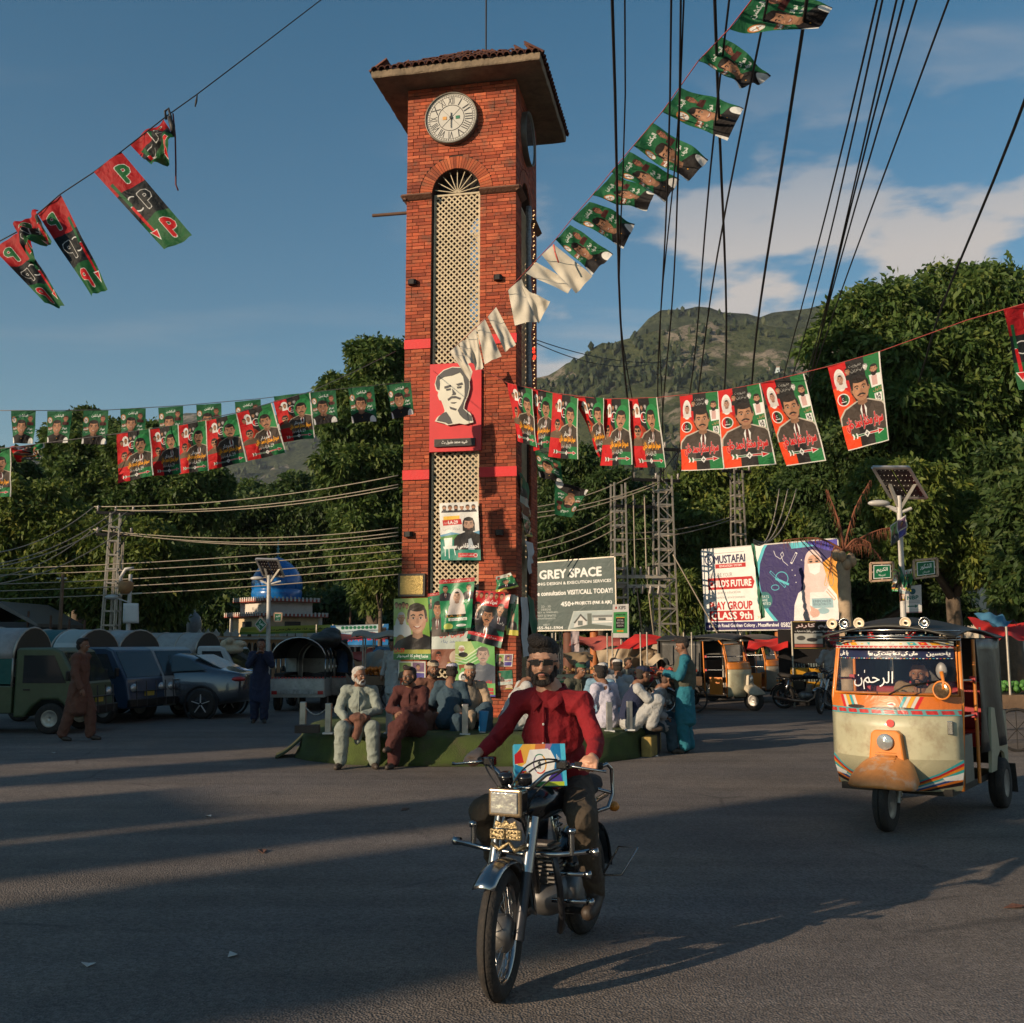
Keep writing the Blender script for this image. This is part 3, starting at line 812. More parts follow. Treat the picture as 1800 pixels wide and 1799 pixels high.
tree('broadleaf_tree','light branch of leaves beside the left edge of the tower above the shrine banner',pxblobs(T5b,33,1.0),LF3,1530,0.198,25,.08,K=6,root=(-4.2,33,0))
T5c=[(440,880,35),(480,890,30),(400,890,28),(360,880,24)]
tree('broadleaf_tree','small rounded treetop below the left row of banners',pxblobs(T5c,66,1.0),LF1,2550,0.33,26,.3,K=6,root=(-17,66,0))
# undergrowth that closes the park behind the stalls
und=[(x,1090+random.uniform(-25,15),random.uniform(26,42))for x in range(-250,2100,48)]
bl=pxblobs([(a,b,c,random.uniform(-3,3))for a,b,c in und],52,1.6)
bl+=pxblobs([(x,1030+random.uniform(-30,20),44,random.uniform(0,8))for x in range(-300,2200,62)],64,1.6)
bl+=pxblobs([(x,960+random.uniform(-30,20),42,random.uniform(0,8))for x in range(300,1600,60)],70,1.6)
V,F,T=leaf_cloud(bl,42000,.45,5,77)
tag(link('undergrowth',npmesh('undergrowth',V,F,LF2,T)),'dark mass of bushes and trees of the park behind the square',kind='stuff')
# --- unseen buildings added behind the viewer to cast the long evening shadows
ES=Vector((math.cos(LAZ),-math.sin(LAZ),0));ET=Vector((math.sin(LAZ),math.cos(LAZ),0))
PLASTER=M('plaster_ochre',(.42,.34,.25),rough=.9,var=.15,vs=1.2,dirt=.3)
DARKG=M('dark_pane',(.03,.035,.04),rough=.15,var=0)
def st(s,t,z=0):return ES*s+ET*t+Vector((0,0,z))
def shade_building(s0,s1,t0,t1,h,label):
 e=empty('shop_building',st((s0+s1)/2,(t0+t1)/2),hdg(ET.x,ET.y),label,'building')
 wd=abs(s1-s0);dp=abs(t1-t0);m=MB()
 m.box((0,0,0),(dp,wd,h),z0=True);m.build('wall',PLASTER,e)
 m=MB();m.box((0,0,h),(dp+.5,wd+.3,.18),z0=True);m.build('roof',M('concrete',(.32,.3,.27),rough=.9,var=.2,vs=2,dirt=.3),e)
 n=max(1,int(wd/2.6))
 for k in range(int(h//3.3)):
  for i in range(n):
   m=MB();m.box((dp/2+.03,-wd/2+(i+.5)*wd/n,.9+3.3*k),(.06,1.2,1.5),z0=True);m.build('window',DARKG,e)
 return e
 # ================================================================== prints
GRN=(.02,.16,.065);RED=(.62,.015,.02);BLK=(.02,.018,.02);WHT=(.8,.8,.78);SKIN=(.52,.30,.19);YEL=(.75,.38,.03)
def portrait(c,x,y,s,hair=(.03,.02,.018),skin=SKIN,moust=False,beard=False,suit=(.07,.06,.055),tie=(.2,.03,.03),shirt=WHT,shades=False,rim=None,veil=None,smile=True,cap=None,bust=True,long=False):
 """head centred on x, y; s = head height in pixels"""
 h=s/2
 if bust:
  b=[(x-s*1.05,y+s*1.75),(x-s*.98,y+s*1.0),(x-s*.75,y+s*.72),(x-s*.25,y+s*.52),(x+s*.25,y+s*.52),(x+s*.78,y+s*.74),(x+s*1.0,y+s*1.05),(x+s*1.05,y+s*1.75)]
  if rim:
   c.poly([(x+(p[0]-x)*1.05,y+(p[1]-y)*1.0-s*.05)for p in b],rim)
  c.poly(b,suit)
  if shirt:
   c.poly([(x-s*.2,y+s*.48),(x+s*.2,y+s*.48),(x+s*.07,y+s*1.3),(x-s*.07,y+s*1.3)],shirt)
  if tie:
   c.poly([(x-s*.05,y+s*.62),(x+s*.05,y+s*.62),(x+s*.08,y+s*1.2),(x,y+s*1.35),(x-s*.08,y+s*1.2)],tie)
   c.poly([(x-s*.22,y+s*.5),(x-s*.05,y+s*.62),(x-s*.2,y+s*.95),(x-s*.42,y+s*.6)],tuple(q*.7 for q in suit))
   c.poly([(x+s*.22,y+s*.5),(x+s*.05,y+s*.62),(x+s*.2,y+s*.95),(x+s*.42,y+s*.6)],tuple(q*.7 for q in suit))
 dk=tuple(q*.62 for q in skin)
 if veil:
  c.ell(x,y-h*.05,h*.98,h*1.25,veil);c.poly([(x-h*.95,y),(x+h*.95,y),(x+h*1.15,y+h*2.2),(x-h*1.15,y+h*2.2)],veil)
 c.poly([(x-h*.36,y+h*.5),(x+h*.36,y+h*.5),(x+h*.4,y+h*1.2),(x,y+h*1.35),(x-h*.4,y+h*1.2)],dk)
 if not veil:
  c.ell(x,y-h*.2,h*.76,h*.78,hair)
  c.ell(x-h*.72,y+h*.08,h*.10,h*.2,dk);c.ell(x+h*.72,y+h*.08,h*.10,h*.2,dk)
 if long:c.poly([(x-h*.8,y-h*.2),(x+h*.8,y-h*.2),(x+h*.8,y+h*.9),(x-h*.8,y+h*.9)],hair)
 c.ell(x,y+h*.1,h*.68,h*.88,skin)
 c.ell(x+h*.34,y+h*.15,h*.32,h*.68,dk,.35);c.ell(x-h*.12,y-h*.3,h*.34,h*.16,tuple(min(1,q*1.3)for q in skin),.4);c.ell(x-h*.34,y+h*.26,h*.15,h*.12,tuple(min(1,q*1.25)for q in skin),.5);c.ell(x,y+h*.82,h*.36,h*.14,dk,.4)
 if not veil:
  c.ell(x,y-h*.68,h*.62,h*.26,hair);c.poly([(x-h*.72,y-h*.5),(x-h*.5,y-h*.6),(x-h*.62,y+h*.05),(x-h*.72,y+h*.05)],hair);c.poly([(x+h*.72,y-h*.5),(x+h*.5,y-h*.6),(x+h*.62,y+h*.05),(x+h*.72,y+h*.05)],hair)
 else:
  c.ell(x,y-h*.62,h*.5,h*.22,hair);c.ring(x,y+h*.08,h*.72,h*.95,h*.18,veil,180,360)
 if beard:
  c.poly([(x-h*.66,y+h*.15),(x-h*.5,y+h*.5),(x+h*.5,y+h*.5),(x+h*.66,y+h*.15),(x+h*.6,y+h*.9),(x+h*.25,y+h*1.35),(x-h*.25,y+h*1.35),(x-h*.6,y+h*.9)],hair)
  c.ell(x,y+h*.3,h*.42,h*.28,skin)
 for q in(-1,1):
  c.line([(x+q*h*.14,y-h*.17),(x+q*h*.3,y-h*.23),(x+q*h*.47,y-h*.15)],h*.085,hair)
  if shades:c.ell(x+q*h*.28,y,h*.24,h*.16,(.02,.02,.02))
  else:
   c.ell(x+q*h*.28,y,h*.12,h*.06,(.55,.5,.46));c.ell(x+q*h*.28,y,h*.065,h*.06,(.02,.015,.01))
   c.line([(x+q*h*.15,y-h*.03),(x+q*h*.28,y-h*.08),(x+q*h*.42,y-h*.02)],h*.035,dk)
 c.poly([(x-h*.04,y),(x+h*.1,y+h*.02),(x+h*.16,y+h*.33),(x-h*.1,y+h*.36)],dk,.55)
 if moust:c.poly([(x-h*.36,y+h*.52),(x-h*.12,y+h*.38),(x+h*.12,y+h*.38),(x+h*.36,y+h*.52),(x+h*.3,y+h*.6),(x,y+h*.5),(x-h*.3,y+h*.6)],hair)
 if smile and not moust:
  c.poly([(x-h*.27,y+h*.5),(x+h*.27,y+h*.5),(x+h*.13,y+h*.62),(x-h*.13,y+h*.62)],(.6,.5,.45));c.line([(x-h*.28,y+h*.5),(x-h*.1,y+h*.63),(x+h*.1,y+h*.63),(x+h*.28,y+h*.5)],h*.06,(.3,.09,.07))
 else:c.line([(x-h*.2,y+h*.64),(x,y+h*.67),(x+h*.2,y+h*.64)],h*.07,(.3,.1,.08))
 if cap:
  c.poly([(x-h*.72,y-h*.45),(x+h*.72,y-h*.45),(x+h*.62,y-h*1.05),(x-h*.62,y-h*1.05)],cap)
def arrow(c,x0,x1,y,s):
 c.rect(x0+s*.4,y-s*.22,x1-s,y+s*.22,WHT);c.rect(x0+s*.5,y-s*.12,(x0+x1)/2,y+s*.12,GRN)
 c.rect((x0+x1)/2,y-s*.12,x1-s,y+s*.12,RED)
 c.poly([(x1-s*1.3,y-s*.62),(x1+s*.2,y),(x1-s*1.3,y+s*.62)],WHT);c.poly([(x1-s*1.15,y-s*.4),(x1-s*.05,y),(x1-s*1.15,y+s*.4)],RED)
 for i in range(3):c.poly([(x0+i*s*.42,y-s*.55),(x0+s*.3+i*s*.42,y-s*.55),(x0+s*.5+i*s*.42,y),(x0+s*.3+i*s*.42,y+s*.55),(x0+i*s*.42,y+s*.55),(x0+s*.2+i*s*.42,y)],WHT if i!=1 else GRN)
 xm=(x0+x1)/2
 c.poly([(xm-s*.7,y),(xm,y-s*.75),(xm+s*.7,y),(xm,y+s*.75)],WHT);c.line([(xm-s*.35,y),(xm+s*.35,y)],s*.12,BLK);c.line([(xm,y-s*.4),(xm,y+s*.4)],s*.12,BLK)
def badge(c,x,y,r):
 c.ell(x,y,r,r,WHT);c.poly([(x-r*.8,y-r*.1),(x,y-r*.85),(x,y+r*.85),(x-r*.6,y+r*.6)],RED);c.ell(x,y,r*.84,r*.84,RED,1,0,90,270);c.ell(x,y,r*.84,r*.84,(.02,.16,.06),1,0,-90,90)
 c.rect(x-r*.28,y-r*.8,x+r*.28,y+r*.8,BLK);c.ring(x,y-r*.1,r*.16,r*.16,r*.07,WHT,60,300);c.rect(x-r*.45,y+r*.3,x+r*.45,y+r*.42,WHT)
S=lambda*cp:''.join(cp)
T_NAME='سردار مختار احمد خان';T_TOP='بسم اللہ';T_VOTE='ووٹ دیں'
# green flag of the upper strings
c=Cv(132,178,(.018,.17,.075));c.ell(66,90,70,80,(.03,.24,.10),.5)
c.text('الیکشن',66,27,17,WHT,width=48,bold=.7)
c.ell(15,50,13,17,(.6,.25,.08));c.ell(15,52,9,15,WHT);c.line([(9,45),(20,58)],2,BLK);c.line([(9,58),(20,48)],2,(.5,.2,.05))
portrait(c,104,42,34,bust=False,skin=(.5,.24,.16),hair=(.1,.05,.03));c.poly([(88,62),(120,62),(122,78),(88,80)],(.12,.03,.03))
portrait(c,56,86,76,suit=(.025,.02,.022),tie=None,shirt=None)
c.ell(112,172,16,26,WHT);c.ell(2,170,8,26,WHT);c.ell(57,152,2,2,YEL)
c.text('نواز',100,98,14,WHT,width=26,bold=.7);c.text('شریف',102,117,14,WHT,width=28,bold=.7)
c.rect(4,88,26,106,(.6,.08,.06),.55);c.text('شیر',15,97,13,WHT,bold=.7);c.text('ووٹ',14,113,11,WHT)
FLAG_GREEN=PRINT('print_green_flag',c,back=(.5,.46,.38),trans=.3,rough=.7)
# red black green banner, left rows
def base3(w,h,a=.36,b=.66):
 c=Cv(w,h,BLK);c.rect(0,0,w*a,h,RED);c.rect(w*b,0,w,h,(.02,.22,.07));c.ell(w*.9,h*.8,w*.3,h*.35,(.03,.30,.11),.5);return c
c=base3(150,210,.34,.7);c.ell(45,130,30,50,(.75,.1,.02),.5)
c.ell(38,32,14,17,WHT);portrait(c,40,34,22,veil=WHT,bust=False);portrait(c,22,40,20,bust=False);portrait(c,62,26,17,bust=False);portrait(c,80,24,17,bust=False,skin=(.5,.5,.5))
badge(c,68,58,17)
c.ell(112,70,38,52,(.03,.30,.1))
portrait(c,104,64,60,moust=True,rim=(.5,.45,.35),suit=(.10,.075,.06))
portrait(c,32,100,38,moust=True,shades=True,suit=(.20,.14,.09),tie=None,shirt=None);c.rect(0,145,51,210,RED)
c.text('سردار',86,128,17,WHT,width=40,bold=.6);c.text(T_NAME,92,145,25,(.85,.42,.03),width=92,bold=1.2,out=(BLK,1.2));c.text('امیدوار',66,168,14,WHT,width=30);c.text('LA-29',96,168,14,WHT,width=34)
arrow(c,22,138,190,12);c.rect(145,0,150,210,(.7,.68,.64))
BAN1=PRINT('print_banner_script',c,trans=.22,rough=.7)
c=base3(150,260,.34,.68);c.ell(10,180,60,110,(.9,.16,.02),.6)
c.ell(26,50,17,34,WHT);portrait(c,27,46,28,veil=(.7,.66,.64),bust=False,skin=(.55,.34,.26));portrait(c,52,30,20,bust=False);c.poly([(44,42),(60,42),(60,58),(44,56)],BLK)
c.text('جمہوریت',76,20,12,(.5,.5,.48),width=36);c.text('بہترین',78,34,12,(.5,.5,.48),width=34);portrait(c,104,30,18,bust=False,skin=WHT,hair=(.3,.3,.3))
c.poly([(112,60),(148,60),(146,96),(116,98)],WHT);portrait(c,128,44,30,bust=False,beard=True);c.rect(120,64,136,92,(.5,.1,.08),.5)
c.text('بلاول',134,106,12,(.7,.35,.2),width=30);c.rect(122,116,144,140,WHT);c.text('LA',133,122,9,BLK,bold=.4);c.text('29',133,133,10,BLK,bold=.4);c.ring(134,150,5,6,1,WHT)
badge(c,24,110,19)
portrait(c,80,88,76,moust=True,rim=(.6,.55,.48),suit=(.11,.085,.07),tie=(.12,.03,.025));c.poly([(12,190),(150,190),(150,260),(12,260)],(0,0,0),0)
c.rect(52,190,102,260,(.03,.025,.025));c.rect(0,186,22,260,(.85,.1,.02))
c.text(T_NAME,76,188,42,RED,width=122,bold=1.3,out=(WHT,1.8));arrow(c,24,134,224,15);c.rect(146,0,150,260,(.75,.72,.68));c.rect(0,257,150,260,(.75,.72,.68))
BAN2=PRINT('print_banner_suit',c,trans=.22,rough=.7)
# striped party flag
def ppp(mirror):
 c=Cv(90,240,(.45,.012,.018));c.rect(0,82,90,160,(.012,.018,.022));c.rect(0,160,90,240,(.012,.15,.045))
 X=(lambda x:90-x)if mirror else(lambda x:x)
 for y,col in((46,(.02,.2,.06)),(122,(.012,.018,.022)),(200,RED)):
  c.text('P',X(62),y,42,col,width=27,out=(WHT,4),bold=2.6,mirror=mirror)
 c.ring(X(28),118,17,18,3,WHT,60,300)if not mirror else c.ring(X(28),118,17,18,3,WHT,240,480)
 c.line([(X(12),50),(X(14),190)],3,WHT);c.line([(X(12),50),(X(14),118)],9,(.02,.16,.06));c.line([(X(13),120),(X(14),190)],8,RED)
 c.poly([(X(2),188),(X(26),188),(X(14),218)],WHT);c.poly([(X(5),190),(X(23),190),(X(14),212)],RED)
 return c
PPP=PRINT('print_striped_flag',ppp(False),trans=.3,rough=.65);PPPM=PRINT('print_striped_flag_reverse',ppp(True),trans=.3,rough=.65)
# posters on the tower
c=Cv(140,210,(.72,.72,.70));c.rect(0,120,140,210,(.03,.28,.22));c.poly([(0,118),(40,108),(90,118),(140,104),(140,125),(0,130)],(.15,.35,.5));c.poly([(0,124),(60,116),(140,124),(140,140),(0,134)],(.12,.3,.1))
for i in range(6):portrait(c,18+21*i,18,19,beard=i in(0,2,5),bust=False,cap=WHT if i==3 else None);c.poly([(9+21*i,28),(27+21*i,28),(30+21*i,36),(6+21*i,36)],(.05,.05,.06))
c.poly([(14,50),(72,48),(72,62),(14,64)],(.8,.55,.1));c.poly([(10,64),(76,60),(80,80),(12,84)],(.55,.03,.03));c.text('LA-29',48,72,12,WHT,width=34,bold=.5);c.text('نامزد',24,73,10,WHT);c.text('مولانا قاضی',42,96,14,(.4,.4,.4),width=60)
portrait(c,103,80,54,beard=True,hair=(.035,.025,.02),suit=(.025,.018,.018),tie=None,shirt=None,long=True,smile=False,skin=(.5,.33,.25));c.poly([(100,135),(110,130),(122,180),(98,180)],(.5,.55,.6));c.rect(60,172,140,210,(.03,.28,.22))
c.poly([(12,130),(44,128),(42,158),(16,160)],WHT,.85);c.poly([(8,160),(60,158),(56,168),(12,170)],WHT,.85);c.line([(16,168),(16,196)],3,WHT);c.line([(48,166),(52,192)],3,WHT);c.line([(30,168),(30,204)],3,WHT)
c.text('احمد قاضی',98,160,22,WHT,width=72,bold=.8,out=(BLK,.8));c.rect(62,184,128,200,(.55,.05,.05));c.text('حلقہ انتخاب',92,192,11,WHT,width=48);c.ring(122,192,6,6,2,WHT)
PO_TOP=PRINT('print_poster_white',c,gloss=.25,rough=.45)
c=Cv(150,220,(.25,.42,.10));c.ell(40,60,60,90,(.45,.55,.25),.7)
for i in range(4):portrait(c,12+15*i,22+4*(i%2),20,bust=False)
c.ell(30,100,24,40,(.6,.62,.6));portrait(c,32,68,40,hair=(.5,.5,.5),suit=(.6,.62,.62),tie=None,shirt=None,smile=False);c.ell(28,160,22,30,(.32,.2,.08));c.ell(32,160,10,14,(.45,.3,.15))
portrait(c,100,72,112,suit=(.025,.022,.025),tie=None,shirt=None,hair=(.045,.03,.02),skin=(.55,.34,.24));c.rect(0,184,150,200,(.45,.45,.1));c.text('LA-29',24,186,15,(.7,.1,.05),width=38,bold=.8);c.rect(0,199,150,220,(.02,.22,.07));c.text('وزیراعظم کا امیدوار',76,208,14,WHT,width=124,bold=.6)
PO_FACE=PRINT('print_poster_face',c,gloss=.28,rough=.42)
c=Cv(140,200,(.02,.26,.12));c.rect(0,0,140,16,(.45,.03,.03));c.text('پاکستان زندہ باد',70,8,10,WHT,width=110)
c.ell(72,90,46,60,(.08,.38,.18),.7);portrait(c,24,36,26,suit=(.04,.04,.05));portrait(c,118,36,26,moust=True,suit=(.04,.04,.05));c.ell(70,86,30,46,(.62,.58,.56))
portrait(c,70,66,44,veil=(.62,.58,.56),bust=False,skin=(.6,.42,.33));c.poly([(38,100),(104,100),(112,136),(30,136)],(.62,.58,.56));c.text('مریم',110,90,16,WHT);c.rect(20,136,110,146,(.02,.05,.03));c.text('LA-29',60,141,9,YEL,width=60);c.rect(36,149,116,160,WHT);c.text('ووٹ کو عزت دو',76,154,9,BLK,width=66);c.ell(34,180,20,12,(.5,.55,.15));c.ell(90,178,22,5,WHT);c.rect(0,190,140,200,(.01,.05,.02))
PO_VEIL=PRINT('print_poster_veil',c,gloss=.28,rough=.42)
c=Cv(170,210,(.03,.04,.035));c.rect(0,0,170,60,(.5,.02,.03))
for i in range(7):portrait(c,16+23*i,17,22,bust=False,moust=i%2==0)
c.text('تحریک عمران',84,44,20,WHT,width=62,bold=.8);portrait(c,28,66,40,moust=True,suit=(.03,.03,.04));portrait(c,136,66,44,moust=True,suit=(.05,.05,.07));c.rect(0,150,170,210,(.02,.2,.12));portrait(c,84,100,66,moust=True,suit=(.025,.03,.045),hair=(.05,.04,.035));c.text('سردار محمد',24,118,14,WHT,width=40);c.text('راجہ',148,120,14,WHT,width=30)
c.poly([(0,176),(170,168),(170,186),(0,190)],(.5,.03,.04));c.text('عوام کی آواز',88,180,12,WHT,width=110)
PO_RED=PRINT('print_poster_redtop',c,gloss=.28,rough=.42)
c=Cv(150,210,(.20,.45,.16));c.poly([(0,0),(60,0),(80,40),(0,90)],(.6,.6,.3),.6)
for i in range(4):c.line([(0,50+12*i),(40,60+12*i),(100,20+14*i)],4,(.7,.75,.65),.7)
portrait(c,24,30,30,hair=(.7,.7,.68),beard=True,bust=False,skin=(.5,.3,.22));c.ell(30,52,18,10,BLK)
portrait(c,106,52,62,moust=True,shades=False,suit=(.14,.16,.2),tie=None,shirt=None,hair=(.22,.19,.18),skin=(.5,.38,.33));c.poly([(12,92),(48,88),(54,96),(46,104),(44,118),(40,104),(22,104),(18,118),(14,104)],(.3,.1,.03));c.line([(46,92),(52,80)],3,(.3,.1,.03))
c.ell(34,142,22,24,(.75,.75,.72));portrait(c,34,142,34,bust=False,skin=(.45,.45,.45));c.text('غلام مرتضی',100,158,18,(.6,.06,.05),width=78,bold=.5);c.rect(4,178,144,190,(.45,.03,.03));c.rect(4,192,144,202,(.45,.03,.03));c.text('مسلم کانفرنس',100,184,8,WHT);c.rect(0,204,150,210,(.1,.1,.4))
PO_DEER=PRINT('print_poster_deer',c,gloss=.25,rough=.45)
c=Cv(150,200,(.5,.55,.52));c.rect(0,0,150,90,(.03,.2,.12));c.text('قوانین قرآن',84,106,22,(.6,.12,.1),width=100,bold=.8);c.text('محمد پناہ',80,128,12,(.1,.15,.3),width=80);portrait(c,22,36,44,suit=(.1,.08,.07));c.rect(0,148,150,200,(.25,.1,.06));portrait(c,30,168,30,bust=False,skin=(.4,.15,.1));c.ell(110,170,34,20,(.6,.5,.42));c.rect(70,184,146,192,(.5,.42,.1))
PO_MIX=PRINT('print_poster_scripture',c,gloss=.25,rough=.45)
c=Cv(90,120,(.05,.25,.12));c.rect(0,0,90,24,(.6,.6,.55));portrait(c,46,56,36,suit=(.03,.03,.03));c.rect(0,104,90,120,(.55,.5,.1));portrait(c,14,18,18,bust=False,skin=(.6,.12,.08));portrait(c,70,20,18,bust=False)
PO_SM=PRINT('print_poster_small',c,gloss=.6,rough=.4)
c=Cv(90,60,(.62,.6,.56));c.rect(4,4,42,56,(.3,.4,.15));portrait(c,24,22,22);c.rect(48,4,86,34,(.25,.15,.25));portrait(c,66,18,18,bust=False);c.rect(48,38,86,56,(.12,.1,.35))
PO_PAIR=PRINT('print_poster_pair',c,gloss=.3,rough=.5)
# stencil portrait name plate
c=Cv(150,34,(.05,.045,.042));c.text('شہید محمد مقبول بٹ',75,17,22,WHT,width=96,bold=.4)
PLATE=PRINT('print_name_plate',c,rough=.5)
# school billboard
c=Cv(540,290,(.78,.77,.75))
NAVY=(.035,.022,.16);CY=(.12,.52,.60)
c.ell(560,120,340,250,CY);c.ell(566,118,332,246,NAVY);c.rect(0,262,540,290,(.035,.022,.14));c.poly([(360,0),(540,0),(540,14),(370,20)],CY);c.poly([(420,0),(540,0),(540,40),(500,34),(450,14)],(.08,.06,.42));c.poly([(470,80),(540,40),(540,262),(510,200),(480,160)],(.75,.38,.06))
c.rect(0,262,540,290,NAVY)
c.ell(31,36,20,22,(.05,.06,.16));c.ell(31,36,15,17,WHT);c.ring(31,38,9,9,2,(.05,.06,.16));c.line([(31,26),(31,48)],2,(.05,.06,.16));c.line([(22,34),(40,34)],2,(.05,.06,.16))
c.text('MUSTAFAI',118,38,27,(.02,.02,.1),width=130,bold=1.2);c.rect(56,55,184,70,(.5,.02,.02));c.text('EDUCATION  SYSTEM',120,62.5,8,WHT,width=92,bold=.3);c.rect(54,15,180,16.5,(.3,.3,.3))
c.text('SECURE YOUR',78,94,14,(.25,.25,.25),width=96);c.poly([(20,104),(206,104),(216,123),(206,146),(20,146)],(.5,.015,.02));c.text("CHILD'S FUTURE",114,125,24,WHT,width=176,bold=1.1)
c.text('with quality education',92,158,13,(.3,.3,.3),width=128);c.text('in a nurtring environment',100,176,13,(.3,.3,.3),width=148)
c.text('PLAY GROUP',112,204,27,(.5,.015,.02),width=178,bold=1.2);c.rect(20,222,204,258,(.5,.015,.02));c.text('CLASS 9th',112,240,25,WHT,width=168,bold=1.3);c.text('>>>',232,248,10,(.8,.45,.2),width=26)
c.ell(252,190,30,29,(.03,.2,.22));c.text('SEATS',252,178,9,WHT);c.text('ARE',252,190,9,WHT);c.text('LIMITED',252,202,9,WHT)
c.text('Eid Gah Road Gulshan Colony , Muzaffarabad',158,276,15,WHT,width=284,bold=.5);c.text('05822-555000 / 0345-5515500',420,275,15,WHT,width=222,bold=.5)
c.poly([(360,262),(366,210),(384,170),(420,150),(500,150),(524,180),(536,250),(534,262)],(.76,.74,.74));c.ell(448,72,33,44,(.72,.58,.56));c.poly([(415,72),(481,72),(500,150),(478,170),(420,170),(404,150)],(.72,.58,.56));c.poly([(404,140),(430,150),(420,262),(396,262)],(.7,.55,.53))
c.ell(450,72,24,27,(.6,.38,.28));c.poly([(426,74),(474,74),(468,104),(450,112),(432,104)],(.78,.76,.76));c.ell(439,68,6,3,BLK);c.ell(461,68,6,3,BLK);c.line([(431,60),(445,60)],2,BLK);c.line([(455,60),(469,60)],2,BLK)
c.rect(432,190,510,222,(.35,.5,.55));c.text('EMPOWER',470,200,9,(.1,.15,.2),width=66);c.text('EDUCATION CITY',470,210,7,(.1,.15,.2),width=66);c.rect(436,222,508,246,(.72,.72,.72));c.ell(472,232,22,10,(.35,.5,.55));c.ell(440,238,18,14,(.62,.42,.36));c.poly([(424,212),(446,226),(452,250),(430,254)],(.62,.42,.36))
c.line([(300,22),(306,40),(324,52),(338,40),(334,28),(326,36),(334,60),(352,76)],1.6,WHT);c.line([(364,70),(388,34)],8,WHT);c.line([(366,66),(386,37)],5,NAVY)
c.line([(280,92),(336,148)],9,CY);c.line([(282,94),(334,146)],5,NAVY);c.ring(324,118,24,22,3,CY,180,400);c.line([(300,118),(350,140)],8,CY);c.ring(296,148,15,9,2.5,CY)
c.line([(486,140),(496,104),(502,108),(490,150),(482,148),(492,112)],2.4,(.75,.45,.25));c.line([(492,160),(520,192),(514,198),(488,168)],2.4,(.75,.35,.2));c.ring(508,128,8,24,2,(.15,.3,.25))
for x,y in((366,92),(376,110),(378,134),(404,60),(500,90),(512,84)):c.ell(x,y,1.8,1.8,WHT)
SCHOOL=PRINT('print_school_billboard',c,rough=.5,wear=.12)
# design office billboard (its left third hides behind the tower)
c=Cv(420,300,(.10,.145,.14))
c.text('GREY SPACE',235,55,38,WHT,width=262,bold=2.0);c.text('BUILDING DESIGN & EXECUTION SERVICES',226,96,12,WHT,width=360,bold=.5);c.text('For free consultation VISIT/CALL TODAY!',222,138,20,WHT,width=376,bold=.9)
c.text('450+',222,188,20,WHT,width=56,bold=1);c.text('PROJECTS (PAK & AJK)',330,188,16,WHT,width=152,bold=.8)
for i,q in enumerate(('2D - 3D','DESIGNS','(GREY & FINISHES)','COST ESTIMATES','(MAINTENANCE)','','VISIT')):c.text(q,130,196+13.5*i,9,(.6,.62,.6),width=len(q)*6 if q else None)
c.text('0355-961-5904',138,290,12,WHT,width=124,bold=.5)
c.poly([(246,220),(420,220),(420,300),(220,300)],(.5,.54,.52));c.poly([(250,224),(420,224),(420,296),(228,296)],(.42,.48,.48));c.poly([(252,268),(276,236),(300,262),(300,290),(246,290)],(.62,.62,.6));c.poly([(246,270),(276,232),(304,262),(298,266),(276,242),(252,274)],(.08,.09,.09));c.rect(264,262,284,282,(.15,.18,.18));c.rect(304,232,322,292,(.14,.17,.15));c.rect(324,240,420,250,(.2,.22,.22));c.rect(330,250,420,262,(.6,.6,.58));c.rect(324,266,420,272,(.7,.7,.68));c.rect(350,252,380,262,(.1,.12,.12));c.poly([(228,296),(320,276),(420,290),(420,300)],(.12,.16,.14))
GREYB=PRINT('print_design_billboard',c,rough=.5,wear=.1)
c=Cv(110,170,(.68,.68,.66));c.rect(8,40,102,148,(.10,.38,.14));c.ell(24,18,6,7,(.5,.08,.05));c.text('KIPS',66,18,17,BLK,width=46,bold=.6);c.text('ADMISSION OPEN',55,54,8,BLK,width=66,bold=.3);c.rect(26,66,84,124,(.02,.02,.02));c.rect(26,66,84,71,(.7,.4,.1));c.text('SPECIAL',55,82,9,WHT,width=42);c.text('ENTRY TEST',55,96,9,WHT,width=50);c.text('SESSION',55,110,9,WHT,width=40);c.rect(34,132,76,142,(.7,.35,.05))
KIPS=PRINT('print_college_sign',c,rough=.5)
c=Cv(110,150,(.66,.66,.64));c.ell(60,34,17,17,(.02,.16,.2));c.text('NBP',60,68,21,(.02,.20,.17),width=64,bold=1.2);c.rect(14,86,100,89,(.4,.4,.4));c.rect(14,94,100,97,(.4,.4,.4));c.rect(30,112,72,118,(.02,.2,.15));c.poly([(72,106),(90,115),(72,124)],(.02,.2,.15));c.rect(14,134,100,136,(.4,.4,.4));c.rect(0,144,110,150,(.4,.3,.3))
BANK=PRINT('print_bank_sign',c,rough=.5)
def street(name,a,b):
 c=Cv(120,96,WHT);c.rect(5,5,115,91,(.01,.20,.09));c.text(a,60,36,40,WHT,width=76,bold=.8);c.text(b,60,74,18,WHT,width=46,bold=.4);return PRINT(name,c,rough=.4)
SG1=street('print_sign_shakoor','الشکور','قدردان');SG2=street('print_sign_kareem','الکریم','کرم والا');SG3=street('print_sign_hafeez','الحفیظ','محافظ')
c=Cv(260,110,(.03,.22,.48));c.poly([(20,0),(240,0),(220,40),(130,52),(40,40)],(.55,.65,.68));c.ell(130,80,150,26,(.03,.30,.62),.6)
for i in range(9):c.ell(55+18*i,14,8,8,(.02,.22,.12))
